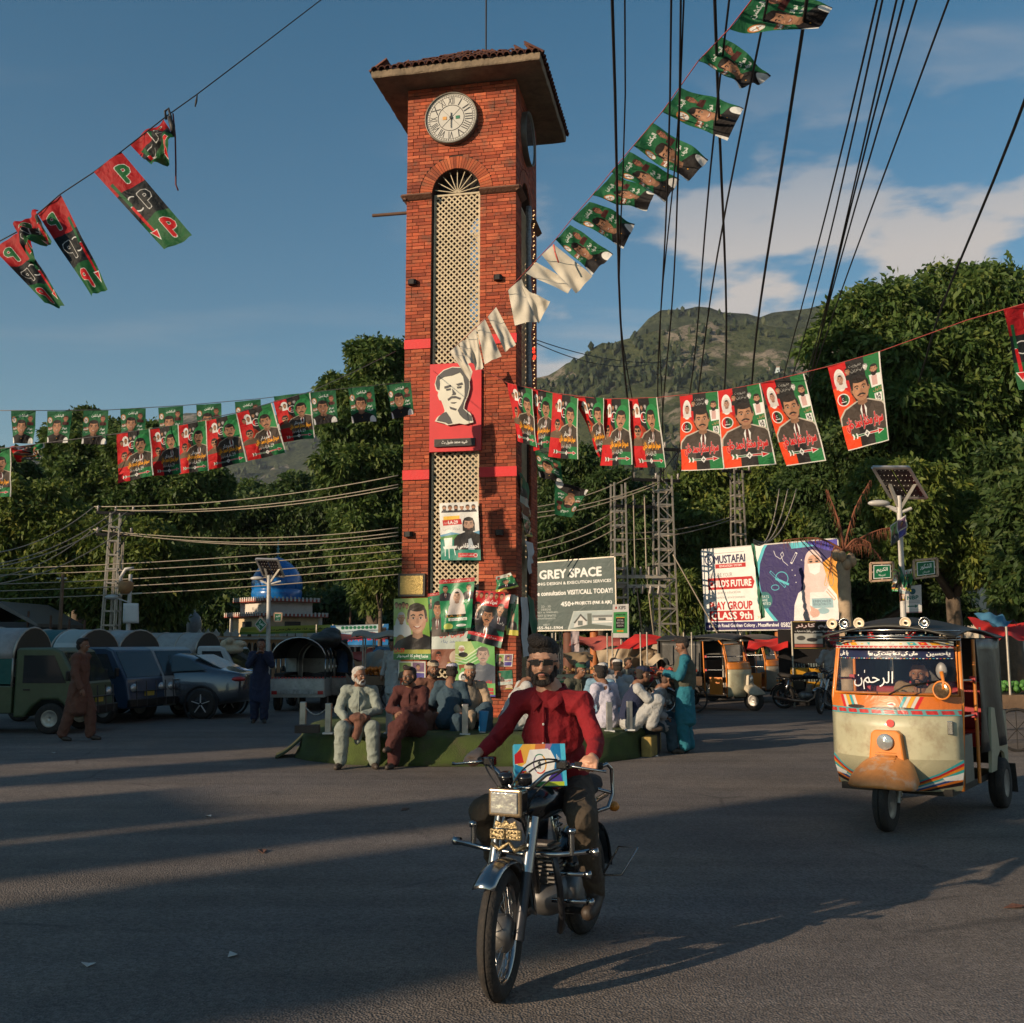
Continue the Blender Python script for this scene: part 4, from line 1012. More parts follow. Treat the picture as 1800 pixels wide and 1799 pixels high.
c.text('خانقاہ عالیہ دربار',130,42,13,(.1,.2,.3),width=150);c.text('پیر سید شاہ عنایت ولی بادشاہ',132,70,30,(.6,.03,.06),width=226,bold=1.2,out=(WHT,1));c.rect(10,20,30,36,(.06,.06,.07));c.rect(226,16,250,36,(.06,.05,.05));c.rect(0,100,260,110,(.02,.08,.15));c.ell(240,52,12,5,(.7,.6,.1))
SHRINEB=PRINT('print_shrine_banner',c,rough=.45,gloss=.2)
c=Cv(320,50,(.52,.50,.10));c.poly([(0,30),(60,40),(160,34),(320,44),(320,50),(0,50)],(.2,.3,.04));c.text('آستانہ عالیہ سید شاہ عنایت ولی سخی سرکار',200,22,17,(.04,.03,.03),width=220,bold=.6)
YELB=PRINT('print_yellow_banner',c,rough=.45)
c=Cv(150,90,(.04,.035,.03));c.text('کریم کارنر',76,14,18,WHT,width=130,bold=.7,out=((.5,.03,.02),1.4));c.text('چائے مشروبات سموسے پکوڑے دستیاب',76,32,10,WHT,width=138,bold=.4);c.rect(4,40,96,76,(.6,.6,.56));c.rect(104,38,146,86,(.4,.03,.08));c.text('سموسہ',125,48,9,WHT);c.text('پکوڑہ',125,62,9,WHT);c.text('دہی بھلے',125,76,9,WHT);c.rect(4,78,96,88,(.6,.2,.15));c.ell(26,56,14,8,(.15,.15,.14));c.ell(62,62,18,7,(.08,.08,.08));c.ell(84,54,9,6,(.25,.25,.22))
FOODS=PRINT('print_food_sign',c,rough=.5)
c=Cv(64,64,(.02,.12,.08));c.text('5',32,32,40,WHT,width=24,bold=2)
c=Cv(150,60,(.62,.55,.38));c.text('السلام شریف',70,20,18,(.5,.05,.04),width=100,bold=.8);c.rect(0,34,150,60,(.1,.35,.15));c.text('دہی بڑے',60,46,16,(.7,.1,.05),width=60,bold=.8);c.ell(124,42,16,14,(.6,.3,.1))
CARTS=PRINT('print_cart_sign',c,rough=.5)
# box on the tank
c=Cv(200,160,WHT);B1=(.02,.25,.5);C1=(.12,.55,.72)
c.poly([(0,0),(90,0),(60,60),(20,90),(0,60)],(.85,.52,.10));c.poly([(0,0),(34,0),(0,46)],C1);c.poly([(0,40),(26,20),(36,70),(0,76)],(.62,.02,.02));c.poly([(84,0),(130,0),(124,20),(80,22)],(.7,.25,.08));c.poly([(124,0),(156,0),(140,24),(120,20)],(.4,.2,.35));c.poly([(150,0),(200,0),(200,160),(170,160),(150,110),(160,60),(140,20)],B1);c.poly([(180,0),(200,0),(200,160),(186,160)],C1);c.poly([(0,76),(40,90),(60,140),(40,160),(0,160)],(.03,.3,.5));c.poly([(130,130),(170,90),(186,150),(130,150)],(.12,.08,.4));c.poly([(70,144),(190,144),(190,160),(60,160)],(.5,.6,.05));c.poly([(70,144),(120,144),(112,160),(60,160)],(.05,.3,.08));c.poly([(0,140),(16,132),(20,160),(0,160)],(.8,.45,.05));c.poly([(26,104),(44,100),(40,122),(24,120)],(.65,.03,.03))
c.poly([(60,22),(132,18),(158,70),(128,128),(66,132),(40,84)],(.82,.82,.80))
c.ring(96,76,22,34,4,(.12,.05,.2),120,230);c.ring(98,76,26,36,4,(.02,.25,.15),230,300);c.ring(98,76,24,34,5,(.8,.45,.05),300,400);c.ring(98,76,24,36,5,(.7,.1,.03),40,120);c.text('SHM',96,78,12,BLK,rot=-R(82),bold=.9)
for i in range(5):c.rect(164+4*i,40+6*i,166+4*i,110,WHT)
BOXP=PRINT('print_parcel',c,rough=.35,gloss=.3,wear=.03)
# rickshaw prints
c=Cv(360,100,(.03,.035,.10));c.text('ماں کی دعا جنت کی ہوا',190,50,44,WHT,width=150,bold=1.5);c.text('یا علی',22,50,50,WHT,width=34,bold=1.2);c.text('یاحسین',320,50,52,WHT,width=60,bold=1.2)
for i in range(40):c.rect(i*9,90,i*9+5,96,[(.6,.1,.05),(.7,.5,.05),(.1,.45,.5),WHT][i%4])
RSUN=PRINT('print_sun_strip',c,rough=.3,gloss=.4)
c=Cv(360,60,(.55,.55,.50))
for i in range(12):c.poly([(i*30,6),(i*30+22,6),(i*30+30,34),(i*30+8,34)],[(.05,.4,.42),(.65,.05,.03),(.75,.35,.03),(.6,.6,.55)][i%4]);c.ell(i*30+14,20,5,5,(.75,.5,.05))
c.rect(130,4,220,36,(.6,.6,.55));c.text('رکشہ',175,20,22,(.3,.35,.4),width=60)
c.rect(0,38,360,60,(.5,.04,.03))
for i in range(24):c.ell(i*15+7,60,7,8,(.6,.6,.55));c.ell(i*15+7,44,2,2,WHT)
RVIS=PRINT('print_visor',c,rough=.4,gloss=.3)
c=Cv(360,50,(.012,.018,.035));c.poly([(96,0),(118,0),(132,50),(104,50)],(.6,.03,.03));c.poly([(262,0),(284,0),(262,50),(240,50)],(.6,.03,.03));c.line([(106,10),(118,40)],5,WHT);c.line([(272,10),(256,40)],5,WHT);c.text('محمد رفیق خان',190,25,28,(.5,.5,.5),width=100,bold=.8)
for x in(20,50,74,300,330):c.ell(x,26,10,9,(.03,.25,.4));c.ell(x,26,4,4,(.7,.7,.6))
RTOP=PRINT('print_roof_board',c,rough=.4)
c=Cv(240,60,(.66,.22,.03));c.rect(0,42,240,60,(.5,.04,.03))
for i in range(20):c.poly([(i*12,42),(i*12+6,42),(i*12+10,60),(i*12+4,60)],(.12,.42,.42)if i%2 else(.62,.06,.04),.8)
c.rect(0,40,240,44,(.1,.4,.42));c.rect(0,56,240,60,(.1,.4,.42))
for x,d in((22,1),(150,-1)):
 for i,q in enumerate([(.6,.02,.02),(.6,.6,.55),(.75,.42,.03),(.05,.4,.45),(.6,.6,.55)]if d>0 else[(.05,.4,.45),(.6,.6,.55),(.75,.42,.03),(.6,.6,.55),(.6,.02,.02)]):
  c.poly([(x+i*7,0),(x+i*7+6,0),(x+i*7+6+d*10,40),(x+i*7+d*10,40)],q)
c.ell(128,26,8,7,(.7,.7,.65));c.ell(60,36,18,6,(.08,.04,.02));c.ell(130,38,40,4,(.08,.05,.02));c.poly([(118,27),(130,22),(134,30)],(.5,.03,.03))
RBAND=PRINT('print_front_band',c,rough=.35,gloss=.5)
c=Cv(200,80,(.40,.38,.27))
for i,q in enumerate([(.06,.38,.42),(.5,.03,.03),(.7,.28,.02),(.06,.42,.42),(.62,.62,.6),(.03,.1,.3),(.65,.22,.03),(.04,.02,.02)]):
 c.poly([(0,62+i*3),(60,56+i*4),(130,34+i*5),(200,0+i*8),(200,10+i*8),(130,40+i*5),(60,61+i*4),(0,66+i*3)],q)
c.poly([(140,46),(200,34),(200,52),(150,54)],WHT)
RSWOOSH=PRINT('print_swoosh',c,rough=.35,gloss=.5)
c=Cv(120,100,(.03,.04,.06));c.text('الرحمٰن',62,50,56,WHT,width=96,bold=1.5)
HEART=Cv(160,120,(.5,.55,.52));HEART.rect(0,0,160,120,(.02,.16,.14));HEART.poly([(20,10),(80,4),(120,20),(100,50),(80,100),(30,116),(10,70)],(.5,.55,.52));HEART.text('ماشاءاللہ',60,40,14,(.45,.12,.1),width=50)
SIDEPNL=PRINT('print_side_panel',HEART,rough=.5)
c=Cv(240,60,(.55,.58,.56));c.poly([(30,12),(50,6),(70,12),(50,50)],(.02,.16,.14));c.ell(40,16,12,11,(.02,.16,.14));c.ell(60,16,12,11,(.02,.16,.14));c.poly([(100,0),(150,0),(170,60),(80,60)],(.02,.14,.14));c.rect(170,10,230,50,(.4,.45,.44))
HEARTP=PRINT('print_heart_canopy',c,rough=.5)
c=Cv(300,90,(.42,.34,.24));c.rect(0,0,300,8,(.08,.3,.34))
for i in range(4):c.poly([(28+i*70,46),(50+i*70,14),(66+i*70,46)],(.06,.07,.08))
c.rect(0,46,300,48,(.3,.22,.15));c.line([(70,80),(84,50),(110,12)],2,(.25,.18,.12))
TRIP=PRINT('print_triangle_canopy',c,rough=.6)
c=Cv(120,70,(.6,.58,.54));c.poly([(10,14),(40,10),(34,44)],(.5,.05,.03));c.poly([(40,44),(56,12),(76,44)],(.5,.05,.03));c.poly([(84,12),(112,14),(94,44)],(.5,.05,.03));c.line([(0,48),(120,48)],3,(.2,.2,.2))
REDHEART=PRINT('print_red_heart_canopy',c,rough=.5)
# ================================================================== clock tower
TA=R(11.5);TW=2.05
TC=Vector((-.722,18.709,0))
TH=ZP(138,17.5)
tower=empty('clock_tower',TC,-TA,'tall red brick clock tower with white roman dial and lattice window, tiled roof','tower')
TMI=tower.matrix_basis.copy()if False else(Matrix.Translation(TC)@Matrix.Rotation(-TA,4,'Z'))
TINV=TMI.inverted()
def face_hit(px,py,face='front',out=0.0):
 """point (across, height) where the photo ray meets a face of the tower; across runs to the right as seen"""
 o=TINV@Vector((0,0,EYE));d=(TINV@P(px,py,10))-o
 if face=='front':k=(-TW/2-out-o.y)/d.y;q=o+d*k;return q.x,q.z
 k=(TW/2+out-o.x)/d.x;q=o+d*k;return q.y,q.z
def TFp(px,py,out=0.0):
 x,z=face_hit(px,py,'front',out);return Vector((x,-TW/2-out,z))
xo0=face_hit(757,600)[0];xo1=face_hit(843,600)[0]
zs=face_hit(800,338)[1]
ra=(xo1-xo0)/2;xc=(xo0+xo1)/2;rring=ra+.24
zbase=.30
BRICK=M('brick',(.35,.074,.032),rough=.88,var=.32,vs=2.2,bump=.45,bs=50,attr=True,dirt=.65)
MORTAR=M('mortar',(.05,.026,.018),rough=.95,var=.2,vs=6,bump=.3,bs=40)
core=.012
def rot_face(k):return Matrix.Rotation(k*math.pi/2,4,'Z')
# core walls behind the bricks
m=MB();h2=TW/2-core
pw0=xo0+h2;pw1=h2-xo1
for k in range(4):
 m.M=rot_face(k)
 # pier at the right of this face and half of the upper wall
 m.box(((xo1+h2)/2,-h2+.15,(zbase-.3+zs)/2),(h2-xo1,.30,zs-zbase+.3))
 m.box(((xo0-h2)/2,-h2+.152,(zbase-.3+zs)/2),(xo0+h2-.002,.296,zs-zbase+.3))
 poly=[(-h2,zs),(xc-ra,zs)]+[(xc+ra*math.cos(R(180-i*15)),zs+ra*math.sin(R(i*15)))for i in range(1,12)]+[(xc+ra,zs),(h2,zs),(h2,TH),(-h2,TH)]
 Mx=Matrix(((1,0,0,0),(0,0,1,-h2),(0,1,0,0),(0,0,0,1)))
 m.prism(poly,0.0 if k%2==0 else .003,.25,Mx)
m.M=Matrix.Identity(4)
m.box((0,0,3.2),(TW-.7,TW-.7,.1))
m.build('core_wall',MORTAR,tower)
# bricks
BL,BH,BJ=.235,.055,.0095
TINTS=[(1,1,1),(.78,.72,.7),(1.18,1.15,1.05),(.9,.85,.8),(1.3,1.5,1.5),(.62,.55,.55),(1.08,1.0,.95),(.95,1.1,1.1)]
bricks=[];rb=random.Random(5)
nc=int((TH-zbase)/(BH+BJ))
red_rows=[]
def add_face(k,keep_single):
 for r_ in range(nc):
  z0=zbase+r_*(BH+BJ);z1=z0+BH;zm=(z0+z1)/2
  lim=TW/2 if k%2==0 else TW/2-core-.001
  if z1<zs:spans=[(-lim,xo0),(xo1,lim)]
  else:
   if zm<zs+rring:
    hw=math.sqrt(max(0,rring**2-max(0,zm-zs)**2));spans=[(-lim,xc-hw),(xc+hw,lim)]
   else:spans=[(-lim,lim)]
  for a,b in spans:
   x=a;off=(BL*.5 if r_%2 else 0)
   first=True
   while x<b-.01:
    L=(off if first and off else BL*rb.choice((1,1,1,.5,.85,1.15)));first=False
    if b-(x+L)<.05:L=b-x
    e=min(x+L-BJ,b)
    if e-x>.02:bricks.append((k,(x+e)/2,zm,e-x,rb.choice(TINTS)))
    x+=L
for k in range(4):add_face(k,k==0)
def poster_cover(x,z):return z<2.6 and z>.9
cand=[i for i,b in enumerate(bricks)if b[0]==0 and b[2]>3.1]
cand.sort(key=lambda i:bricks[i][2]-(.0 if bricks[i][3]>.15 else-3))
single=set(cand[:300])
proto={}
for t in TINTS:
 q=MB();q.t=t if t!=(1,1,1)else(1.001,1,1);q.box((0,0,0),(1,1,1));proto[t]=q.mesh('brick',BRICK)
mm=MB()
for i,(k,x,z,L,t)in enumerate(bricks):
 dj=rb.uniform(-.002,.003)
 if i in single:
  o=link('brick',proto[t],tower);o.location=(x,-TW/2+.02-dj,z);o.scale=(L,.04,BH)
 else:
  mm.t=t if t!=(1,1,1)else(1.001,1,1);mm.M=rot_face(k)
  mm.box((x,-TW/2+.02-dj,z),(L,.04,BH))
tag(mm.build('brickwork',BRICK,tower,fix=False),kind='stuff')
# radial bricks of the arch
for k in range(4):
 n=34;q=MB()
 for i in range(n):
  a=math.pi*(i+.5)/n;wa=math.pi*ra/n*.42;wb=math.pi*rring/n*.44
  rot=Matrix.Rotation(a-math.pi/2,4,'Z')
  Mx=Matrix(((1,0,0,xc),(0,0,1,-TW/2-.006),(0,1,0,zs),(0,0,0,1)))@rot
  t=TINTS[rb.randrange(8)]
  if k==0:
   q=MB();q.t=(t[0]*1.001,t[1]*1.1,t[2]);q.prism([(-wa,ra+.004),(wa,ra+.004),(wb,rring-.01),(-wb,rring-.01)],0,.05,Mx);q.build('arch_brick',BRICK,tower)
  else:
   q.t=(t[0]*1.001,t[1]*1.1,t[2]);q.M=rot_face(k);q.prism([(-wa,ra+.004),(wa,ra+.004),(wb,rring-.01),(-wb,rring-.01)],0,.05,Mx)
 if k:tag(q.build('arch_brickwork',BRICK,tower),kind='stuff')
 # moulding at the spring line
DKSTONE=M('dark_moulding',(.14,.065,.04),rough=.9,var=.3,vs=5,bump=.5,bs=30)
for k in range(4):
 for a,b in((-TW/2-.07,xo0-.0),(xo1,TW/2+.07)):
  m=MB();m.M=rot_face(k)
  m.prism([(0,zs-.10),(.0,zs+.012),(-.09,zs+.0),(-.10,zs-.03),(-.03,zs-.085)],0,(b-a),Matrix(((0,0,1,a),(1,0,0,-TW/2-.004+(.002 if k%2 else 0)),(0,1,0,0),(0,0,0,1))))
  m.build('moulding',DKSTONE,tower)
  # red painted bands on the piers
REDP=M('red_paint',(.62,.012,.015),rough=.6,var=.1,vs=4,bump=.2,bs=40,dirt=.1)
for(yl,yr,yh)in((597,587,18),(826,820,19)):
 for a,b,px in((-TW/2-.006,xo0,725),(xo1,TW/2+.006,878)):
  zc_=face_hit(px,(yl if px<800 else yr)+yh/2)[1]
  q=MB();q.box(((a+b)/2,-TW/2-.006,zc_),(b-a,.026,.175));q.build('painted_band',REDP,tower)
  # lattice panels
LATT=M('lattice_wood',(.52,.43,.29),rough=.7,var=.18,vs=5,bump=.2,bs=30,dirt=.2)
zl0=.55;zl1=zs-.01;xa,xb=xo0+.02,xo1-.02
def lattice(k,single):
 yy=-TW/2+.10;pitch=.106;sw=.027;th=.012;par=None
 fr=MB();fr.M=rot_face(k)
 for x in(xa+.012,xb-.012):fr.box((x,yy,(zl0+zl1)/2),(.03,.045,zl1-zl0))
 fr.box((xc,yy,zl1),(xb-xa,.045,.035));fr.box((xc,yy,zl0),(xb-xa,.045,.035))
 par=fr.build('lattice_panel',LATT,tower)
 q=MB();q.M=rot_face(k)
 wid=xb-xa-.05;x0_=xa+.025
 for sgn in(1,-1):
  z=zl0-wid
  while z<zl1:
  # segment from (x0, z) to (x0+wid, z+wid) (or mirrored), clipped to the panel
   u0=max(0,zl0-z);u1=min(wid,zl1-z)
   if u1-u0>.05:
    xs=(x0_+u0,x0_+u1)if sgn>0 else(x0_+wid-u0,x0_+wid-u1)
    jy=yy+sgn*.007
    if single:
     s_=MB();s_.bar((xs[0],jy,z+u0),(xs[1],jy,z+u1),th,sw,up=(0,1,0))if False else s_.bar((xs[0],jy,z+u0),(xs[1],jy,z+u1),sw,th,up=(0,1,0))
     s_.build('slat',LATT,par,fix=False)
    else:q.bar((xs[0],jy,z+u0),(xs[1],jy,z+u1),sw,th,up=(0,1,0))
   z+=pitch
 if not single:tag(q.build('slats',LATT,par,fix=False),kind='stuff')
for k in range(4):lattice(k,k==0)
# fan of bars in the arch
for i in range(9):
 a=R(12+i*19.5);q=MB();q.bar((xc,-TW/2+.09,zs+.02),(xc+math.cos(a)*ra*.95,-TW/2+.09,zs+.02+math.sin(a)*ra*.95),.014,.014);q.build('glazing_bar',LATT,tower)
q=MB();q.lathe([(0,0),(ra+.05,0)],(xc,-TW/2+.22,zs),(0,1,0),30);q.build('arch_shade_disc',M('dark_void',(.012,.01,.01),rough=1,var=0),tower)  # near-black disc stands in for the unlit hollow behind the arch
# roof
OV=.53;RS=TW/2+OV;zr0=TH;zr1=TH+.14;rise=1.04
CONC=M('eave_concrete',(.20,.15,.10),rough=.95,var=.35,vs=3,bump=.9,bs=16,dirt=.4)
m=MB()
def edge(i,n,z,s_):
 return None
rings=[]
for z,o_ in((zr0,-.012),(zr0+.02,0),(zr1-.02,.006),(zr1,-.01)):
 ring=[]
 for sd in range(4):
  for i in range(24):
   t=-1+2*i/24;p=Vector((t*(RS+o_),-(RS+o_),z));p=rot_face(sd)@p
   nn_=smoothnoise(p,6)*.016;ring.append(p+Vector((p.x,p.y,0)).normalized()*nn_+Vector((0,0,smoothnoise(p,9,4)*.012)))
 rings.append(ring)
m.loft(rings,smooth=False)
roof=m.build('roof',CONC,tower)
m=MB();m.loft([[Vector((x*RS*.985,y*RS*.985,zr1+.004))for x,y in((-1,-1),(1,-1),(1,1),(-1,1))],[Vector((x*.05,y*.05,zr1+rise))for x,y in((-1,-1),(1,-1),(1,1),(-1,1))]],smooth=False)
TILE=M('clay_tile',(.13,.048,.03),rough=.9,var=.4,vs=5,bump=.4,bs=40,dirt=.35)
m.build('roof_bed',TILE,roof)
pts=[]
q=MB();n=7
def tilemesh(r0,r1,L):
 q=MB()
 for rr in(1.0,.82):
  vs=[]
  for j,(yy,ra_)in enumerate(((0,r0*rr),(L,r1*rr))):
   for i in range(n+1):
    a=math.pi*i/n;vs.append((math.cos(a)*ra_,yy,math.sin(a)*ra_))
  fs=[(i,i+1,n+2+i,n+1+i)for i in range(n)]
  q.add(vs,[tuple(reversed(f))for f in fs]if rr<1 else fs,smooth=True)
 a=[(math.cos(math.pi*i/n)*r0,0,math.sin(math.pi*i/n)*r0)for i in range(n+1)];b=[(p[0]*.82,0,p[2]*.82)for p in a]
 q.add(a+b,[(i,n+1+i,n+2+i,i+1)for i in range(n)])
 return q.mesh('tile',TILE)
tm=tilemesh(.066,.05,.40)
slope=math.atan2(rise,RS);Ls=math.hypot(RS,rise);ncol=24
for sd in range(4):
 for cidx in range(ncol):
  x=-RS+(cidx+.5)*2*RS/ncol;maxlen=(1-abs(x)/RS)*Ls;j=0
  while j*.33<max(maxlen-.2,.05):
   d=j*.33-.05
   o=link('tile',tm,roof)
   base=Vector((x+rb.uniform(-.014,.014),-RS+d*math.cos(slope),zr1+.012+d*math.sin(slope)+j*.012))
   o.matrix_local=rot_face(sd)@Matrix.Translation(base)@Matrix.Rotation(slope+rb.uniform(-.06,.05),4,'X')@Matrix.Rotation(rb.uniform(-.12,.12),4,'Z')
   j+=1
q=MB();q.cyl((.15,.3,zr1),(.15,.3,zr1+5.2),.018,6);q.build('antenna_rod',M('dark_iron',(.03,.028,.026),rough=.6,metal=.6,var=.2),tower)
# clocks
CLW=M('dial_white',(.52,.50,.45),rough=.4,var=.06,vs=4,coat=.3);CLR=M('dial_rim',(.13,.12,.10),rough=.5,metal=.4,var=.2,vs=8);INK=M('dial_ink',(.03,.03,.035),rough=.5,var=0)
p=TFp(795,211.5);rc=(face_hit(841,211)[0]-face_hit(750,211)[0])/2
def clock(k,cx_,cz_,front):
 Fm=rot_face(k)
 fr=MB();fr.M=Fm;y0=-TW/2
 fr.lathe([(rc*.93,-.015),(rc*.95,.10),(rc,.11),(rc*1.01,.09),(rc*1.01,-.01)],(cx_,y0,cz_),(0,-1,0),40)
 e=fr.build('clock',CLR,tower)
 d=MB();d.M=Fm;d.lathe([(0,.085),(rc*.945,.085)],(cx_,y0,cz_),(0,-1,0),40,smooth=False)
 d.build('dial',CLW if front else M('dial_glass',(.35,.38,.42),rough=.06,metal=.85,var=0),e)
 if not front:return
 t=MB();yy=y0-.088
 for i in range(60):
  a=R(6*i);r0,r1=rc*.84,rc*.90
  t.bar((cx_+math.sin(a)*r0,yy,cz_+math.cos(a)*r0),(cx_+math.sin(a)*r1,yy,cz_+math.cos(a)*r1),.004,.008,up=(0,1,0))
 t.torus((cx_,yy,cz_),(0,1,0),rc*.83,.003,40,4);t.torus((cx_,yy,cz_),(0,1,0),rc*.91,.003,40,4);t.torus((cx_,yy,cz_),(0,1,0),rc*.50,.006,36,4)
 for a in(45,135):t.bar((cx_-math.sin(R(a))*rc*.5,yy,cz_-math.cos(R(a))*rc*.5),(cx_+math.sin(R(a))*rc*.5,yy,cz_+math.cos(R(a))*rc*.5),.003,.007,up=(0,1,0))
 tag(t.build('minute_track',INK,e),kind='stuff')
 for i,s_ in enumerate(('XII','I','II','III','IIII','V','VI','VII','VIII','IX','X','XI')):
  a=R(30*i);q=MB()
  Mx=Matrix.Translation((cx_+math.sin(a)*rc*.67,yy-.001,cz_+math.cos(a)*rc*.67))@Matrix.Rotation(a,4,'Y')@Matrix.Rotation(R(90),4,'X')
  text_mesh(q,s_,rc*.27,Mx,width=rc*(.07+.055*len(s_))if len(s_)>1 else None);q.build('numeral',INK,e,fix=False)
 for a,L,w_ in((180,rc*.40,.018),(0,rc*.20,.024)):
  q=MB();a=R(a);q.bar((cx_-math.sin(a)*.05,yy-.012,cz_-math.cos(a)*.05),(cx_+math.sin(a)*L,yy-.012,cz_+math.cos(a)*L),.004,w_,up=(0,1,0));q.build('clock_hand',INK,e)
 q=MB();q.cyl((cx_,yy,cz_),(cx_,yy-.02,cz_),.028,12);q.build('hand_boss',INK,e)
 for dx,ma in((-.12,M('logo_amber',(.6,.3,.08),var=.2)),(.125,M('logo_green',(.02,.18,.1),var=.2))):
  q=MB();q.box((cx_+dx,yy-.003,cz_),(.075,.004,.06));q.build('logo',ma,e)
clock(0,p.x,p.z,True)
ryy,rzz=face_hit(924,246,'right')
clock(1,ryy,rzz,False)
# wall lamps, plaque, pipe
BLKM=M('black_metal',(.02,.018,.017),rough=.45,metal=.5,var=.2)
for px,py in((726,498),(876,490),(719,940),(878,937)):
 a=TFp(px,py);q=MB();q.M=Matrix.Translation(a)
 q.prism([(-.075,0),(.075,0),(.075,-.06),(.04,-.10),(-.04,-.10),(-.075,-.06)],-.045,.045);q.build('wall_lamp',BLKM,tower)
a=TFp(701,1009);b=TFp(748,1049)
q=MB();q.box(((a.x+b.x)/2,a.y-.02,(a.z+b.z)/2),(b.x-a.x,.04,a.z-b.z));pl=q.build('plaque',M('plaque_frame',(.035,.028,.022),rough=.5,var=.2),tower,bevel=.006)
q=MB();q.box(((a.x+b.x)/2,a.y-.042,(a.z+b.z)/2),((b.x-a.x)*.84,.01,(a.z-b.z)*.8));q.build('plaque_plate',M('brass_plate',(.30,.22,.08),rough=.35,metal=.7,var=.25,vs=9,bump=.3,bs=90),pl)
a=TFp(697,373);q=MB();q.cyl((a.x+.2,a.y+.08,a.z),(a.x-.49,a.y+.08,a.z+.005),.03,10);q.build('drain_pipe',M('rusty_pipe',(.10,.05,.03),rough=.8,var=.3),tower)
# red portrait panel with raised stencil head and name plate
a=TFp(756,641,.04);b=TFp(846,792,.04)
W_,H_=b.x-a.x,a.z-b.z
pan=empty('portrait_panel',TMI@Vector(((a.x+b.x)/2,-TW/2-.02,(a.z+b.z)/2)),-TA,'red panel with raised black and white portrait head on the tower lattice','panel')
q=MB();q.box((0,0,0),(W_,.05,H_));q.build('backboard',M('panel_red',(.56,.012,.018),rough=.45,var=.08,vs=3),pan,bevel=.004)
def shapeplate(name,polys,mat,y0,y1,par):
 q=MB()
 for poly in polys:
  q.prism([((x-.5)*W_,(.5-y)*H_)for x,y in poly],y0,y1,Matrix(((1,0,0,0),(0,0,-1,0),(0,1,0,0),(0,0,0,1))))
 return q.build(name,mat,par)
sil=[(.16,.62),(.12,.66),(.30,.69),(.36,.71),(.60,.695),(.70,.71),(.86,.69),(.84,.64),(.80,.585),(.74,.56),(.68,.53),(.70,.47),(.76,.38),(.79,.30),(.78,.20),(.72,.11),(.62,.06),(.45,.05),(.28,.08),(.15,.15),(.11,.24),(.14,.31),(.18,.33),(.17,.37),(.20,.42),(.24,.43),(.28,.49),(.31,.55),(.27,.585),(.20,.60)]
CREAM=M('stencil_cream',(.62,.60,.50),rough=.5,var=.08,vs=4);CHAR=M('stencil_black',(.05,.05,.052),rough=.5,var=.1,vs=4)
st_=shapeplate('portrait_head',[sil],CREAM,.025,.075,pan)
shapeplate('portrait_hair',[[(.13,.24),(.16,.30),(.20,.31),(.21,.24),(.20,.19),(.30,.16),(.45,.15),(.60,.12),(.66,.17),(.69,.26),(.69,.40),(.64,.47),(.56,.55),(.60,.60),(.66,.64),(.74,.67),(.84,.675),(.82,.62),(.72,.565),(.66,.53),(.68,.46),(.74,.38),(.77,.30),(.765,.20),(.71,.12),(.62,.07),(.45,.06),(.29,.09),(.16,.155),(.125,.23)],[(.30,.27),(.42,.255),(.43,.275),(.36,.29),(.30,.295)],[(.52,.25),(.64,.235),(.66,.26),(.56,.27)],[(.33,.30),(.42,.295),(.42,.315),(.34,.32)],[(.54,.28),(.63,.275),(.62,.30),(.55,.30)],[(.45,.30),(.52,.35),(.52,.37),(.44,.375),(.46,.36)],[(.36,.415),(.44,.385),(.52,.385),(.62,.41),(.60,.43),(.52,.41),(.44,.41),(.38,.435)],[(.42,.455),(.54,.455),(.50,.47),(.44,.468)],[(.40,.50),(.54,.53),(.52,.55),(.42,.53)],[(.28,.57),(.34,.56),(.42,.63),(.46,.69),(.38,.70),(.33,.68),(.16,.655),(.20,.61)]],CHAR,.073,.082,pan)
q=MB();q.box((0,-.045,-.405*H_),(W_*.78,.06,H_*.085));np_=q.build('name_plate',M('plate_dark',(.05,.045,.042),rough=.5,var=.15),pan,bevel=.004)
q=MB();q.quad((-.38*W_,-.0765,-.44*H_),(.38*W_,-.0765,-.44*H_),(.38*W_,-.0765,-.37*H_),(-.38*W_,-.0765,-.37*H_));q.build('lettering',PLATE,np_,fix=False)
# --- posters and cloths on the tower
def sheet(name,label,cat,cor,mat,amp=.03,nu=14,nv=18,seed=0,group=None,curl=0.0,space=None,thick=0.0,freq=(2.2,1.3)):
 """cor: TL, TR, BR, BL as world points; waves out of the plane"""
 TL,TR,BR,BL=[Vector(c)for c in cor]
 nrm=(TR-TL).cross(BL-TL).normalized();c0=(TL+TR+BR+BL)/4
 if nrm.dot(Vector((0,0,EYE))-c0)<0:nrm=-nrm
 def fn(u,v):
  p=(BL.lerp(BR,u)).lerp(TL.lerp(TR,u),v)
  d=(1-v)**.6
  wv=math.sin((u*freq[0]+v*freq[1]*.5+seed*1.3)*math.pi)*.6+math.sin((u*freq[0]*1.9-v*freq[1]*2+seed*2.1)*math.pi)*.35+smoothnoise((u*3+seed*7,v*3,0))*.8
  return p+nrm*(amp*(wv*(.35+.65*d)+curl*(1-v)**2))-c0
 q=MB();q.grid(fn,nu,nv)
 o=q.build(name,mat,fix=False);o.location=c0
 # face the print towards the square
 me=o.data;n0=me.polygons[len(me.polygons)//2].normal
 if n0.dot(nrm)<0:me.flip_normals()
 return tag(o,label,cat,group)
def tposter(label,mat,TL,TR,BR,BL,out=.03,amp=.02,seed=0,**k):
 cs=[TMI@TFp(x,y,out)for x,y in(TL,TR,BR,BL)]
 return sheet('poster',label,'poster',cs,mat,amp=amp,seed=seed,**k)
tposter('white and green poster of a bearded man in black, high on the lattice',PO_TOP,(772,885),(840,882),(845,985),(775,985),.06,.02,1)
tposter('wide light green poster with one big face, below the brass plaque',PO_FACE,(692,1053),(752,1051),(758,1160),(692,1160),.03,.02,2)
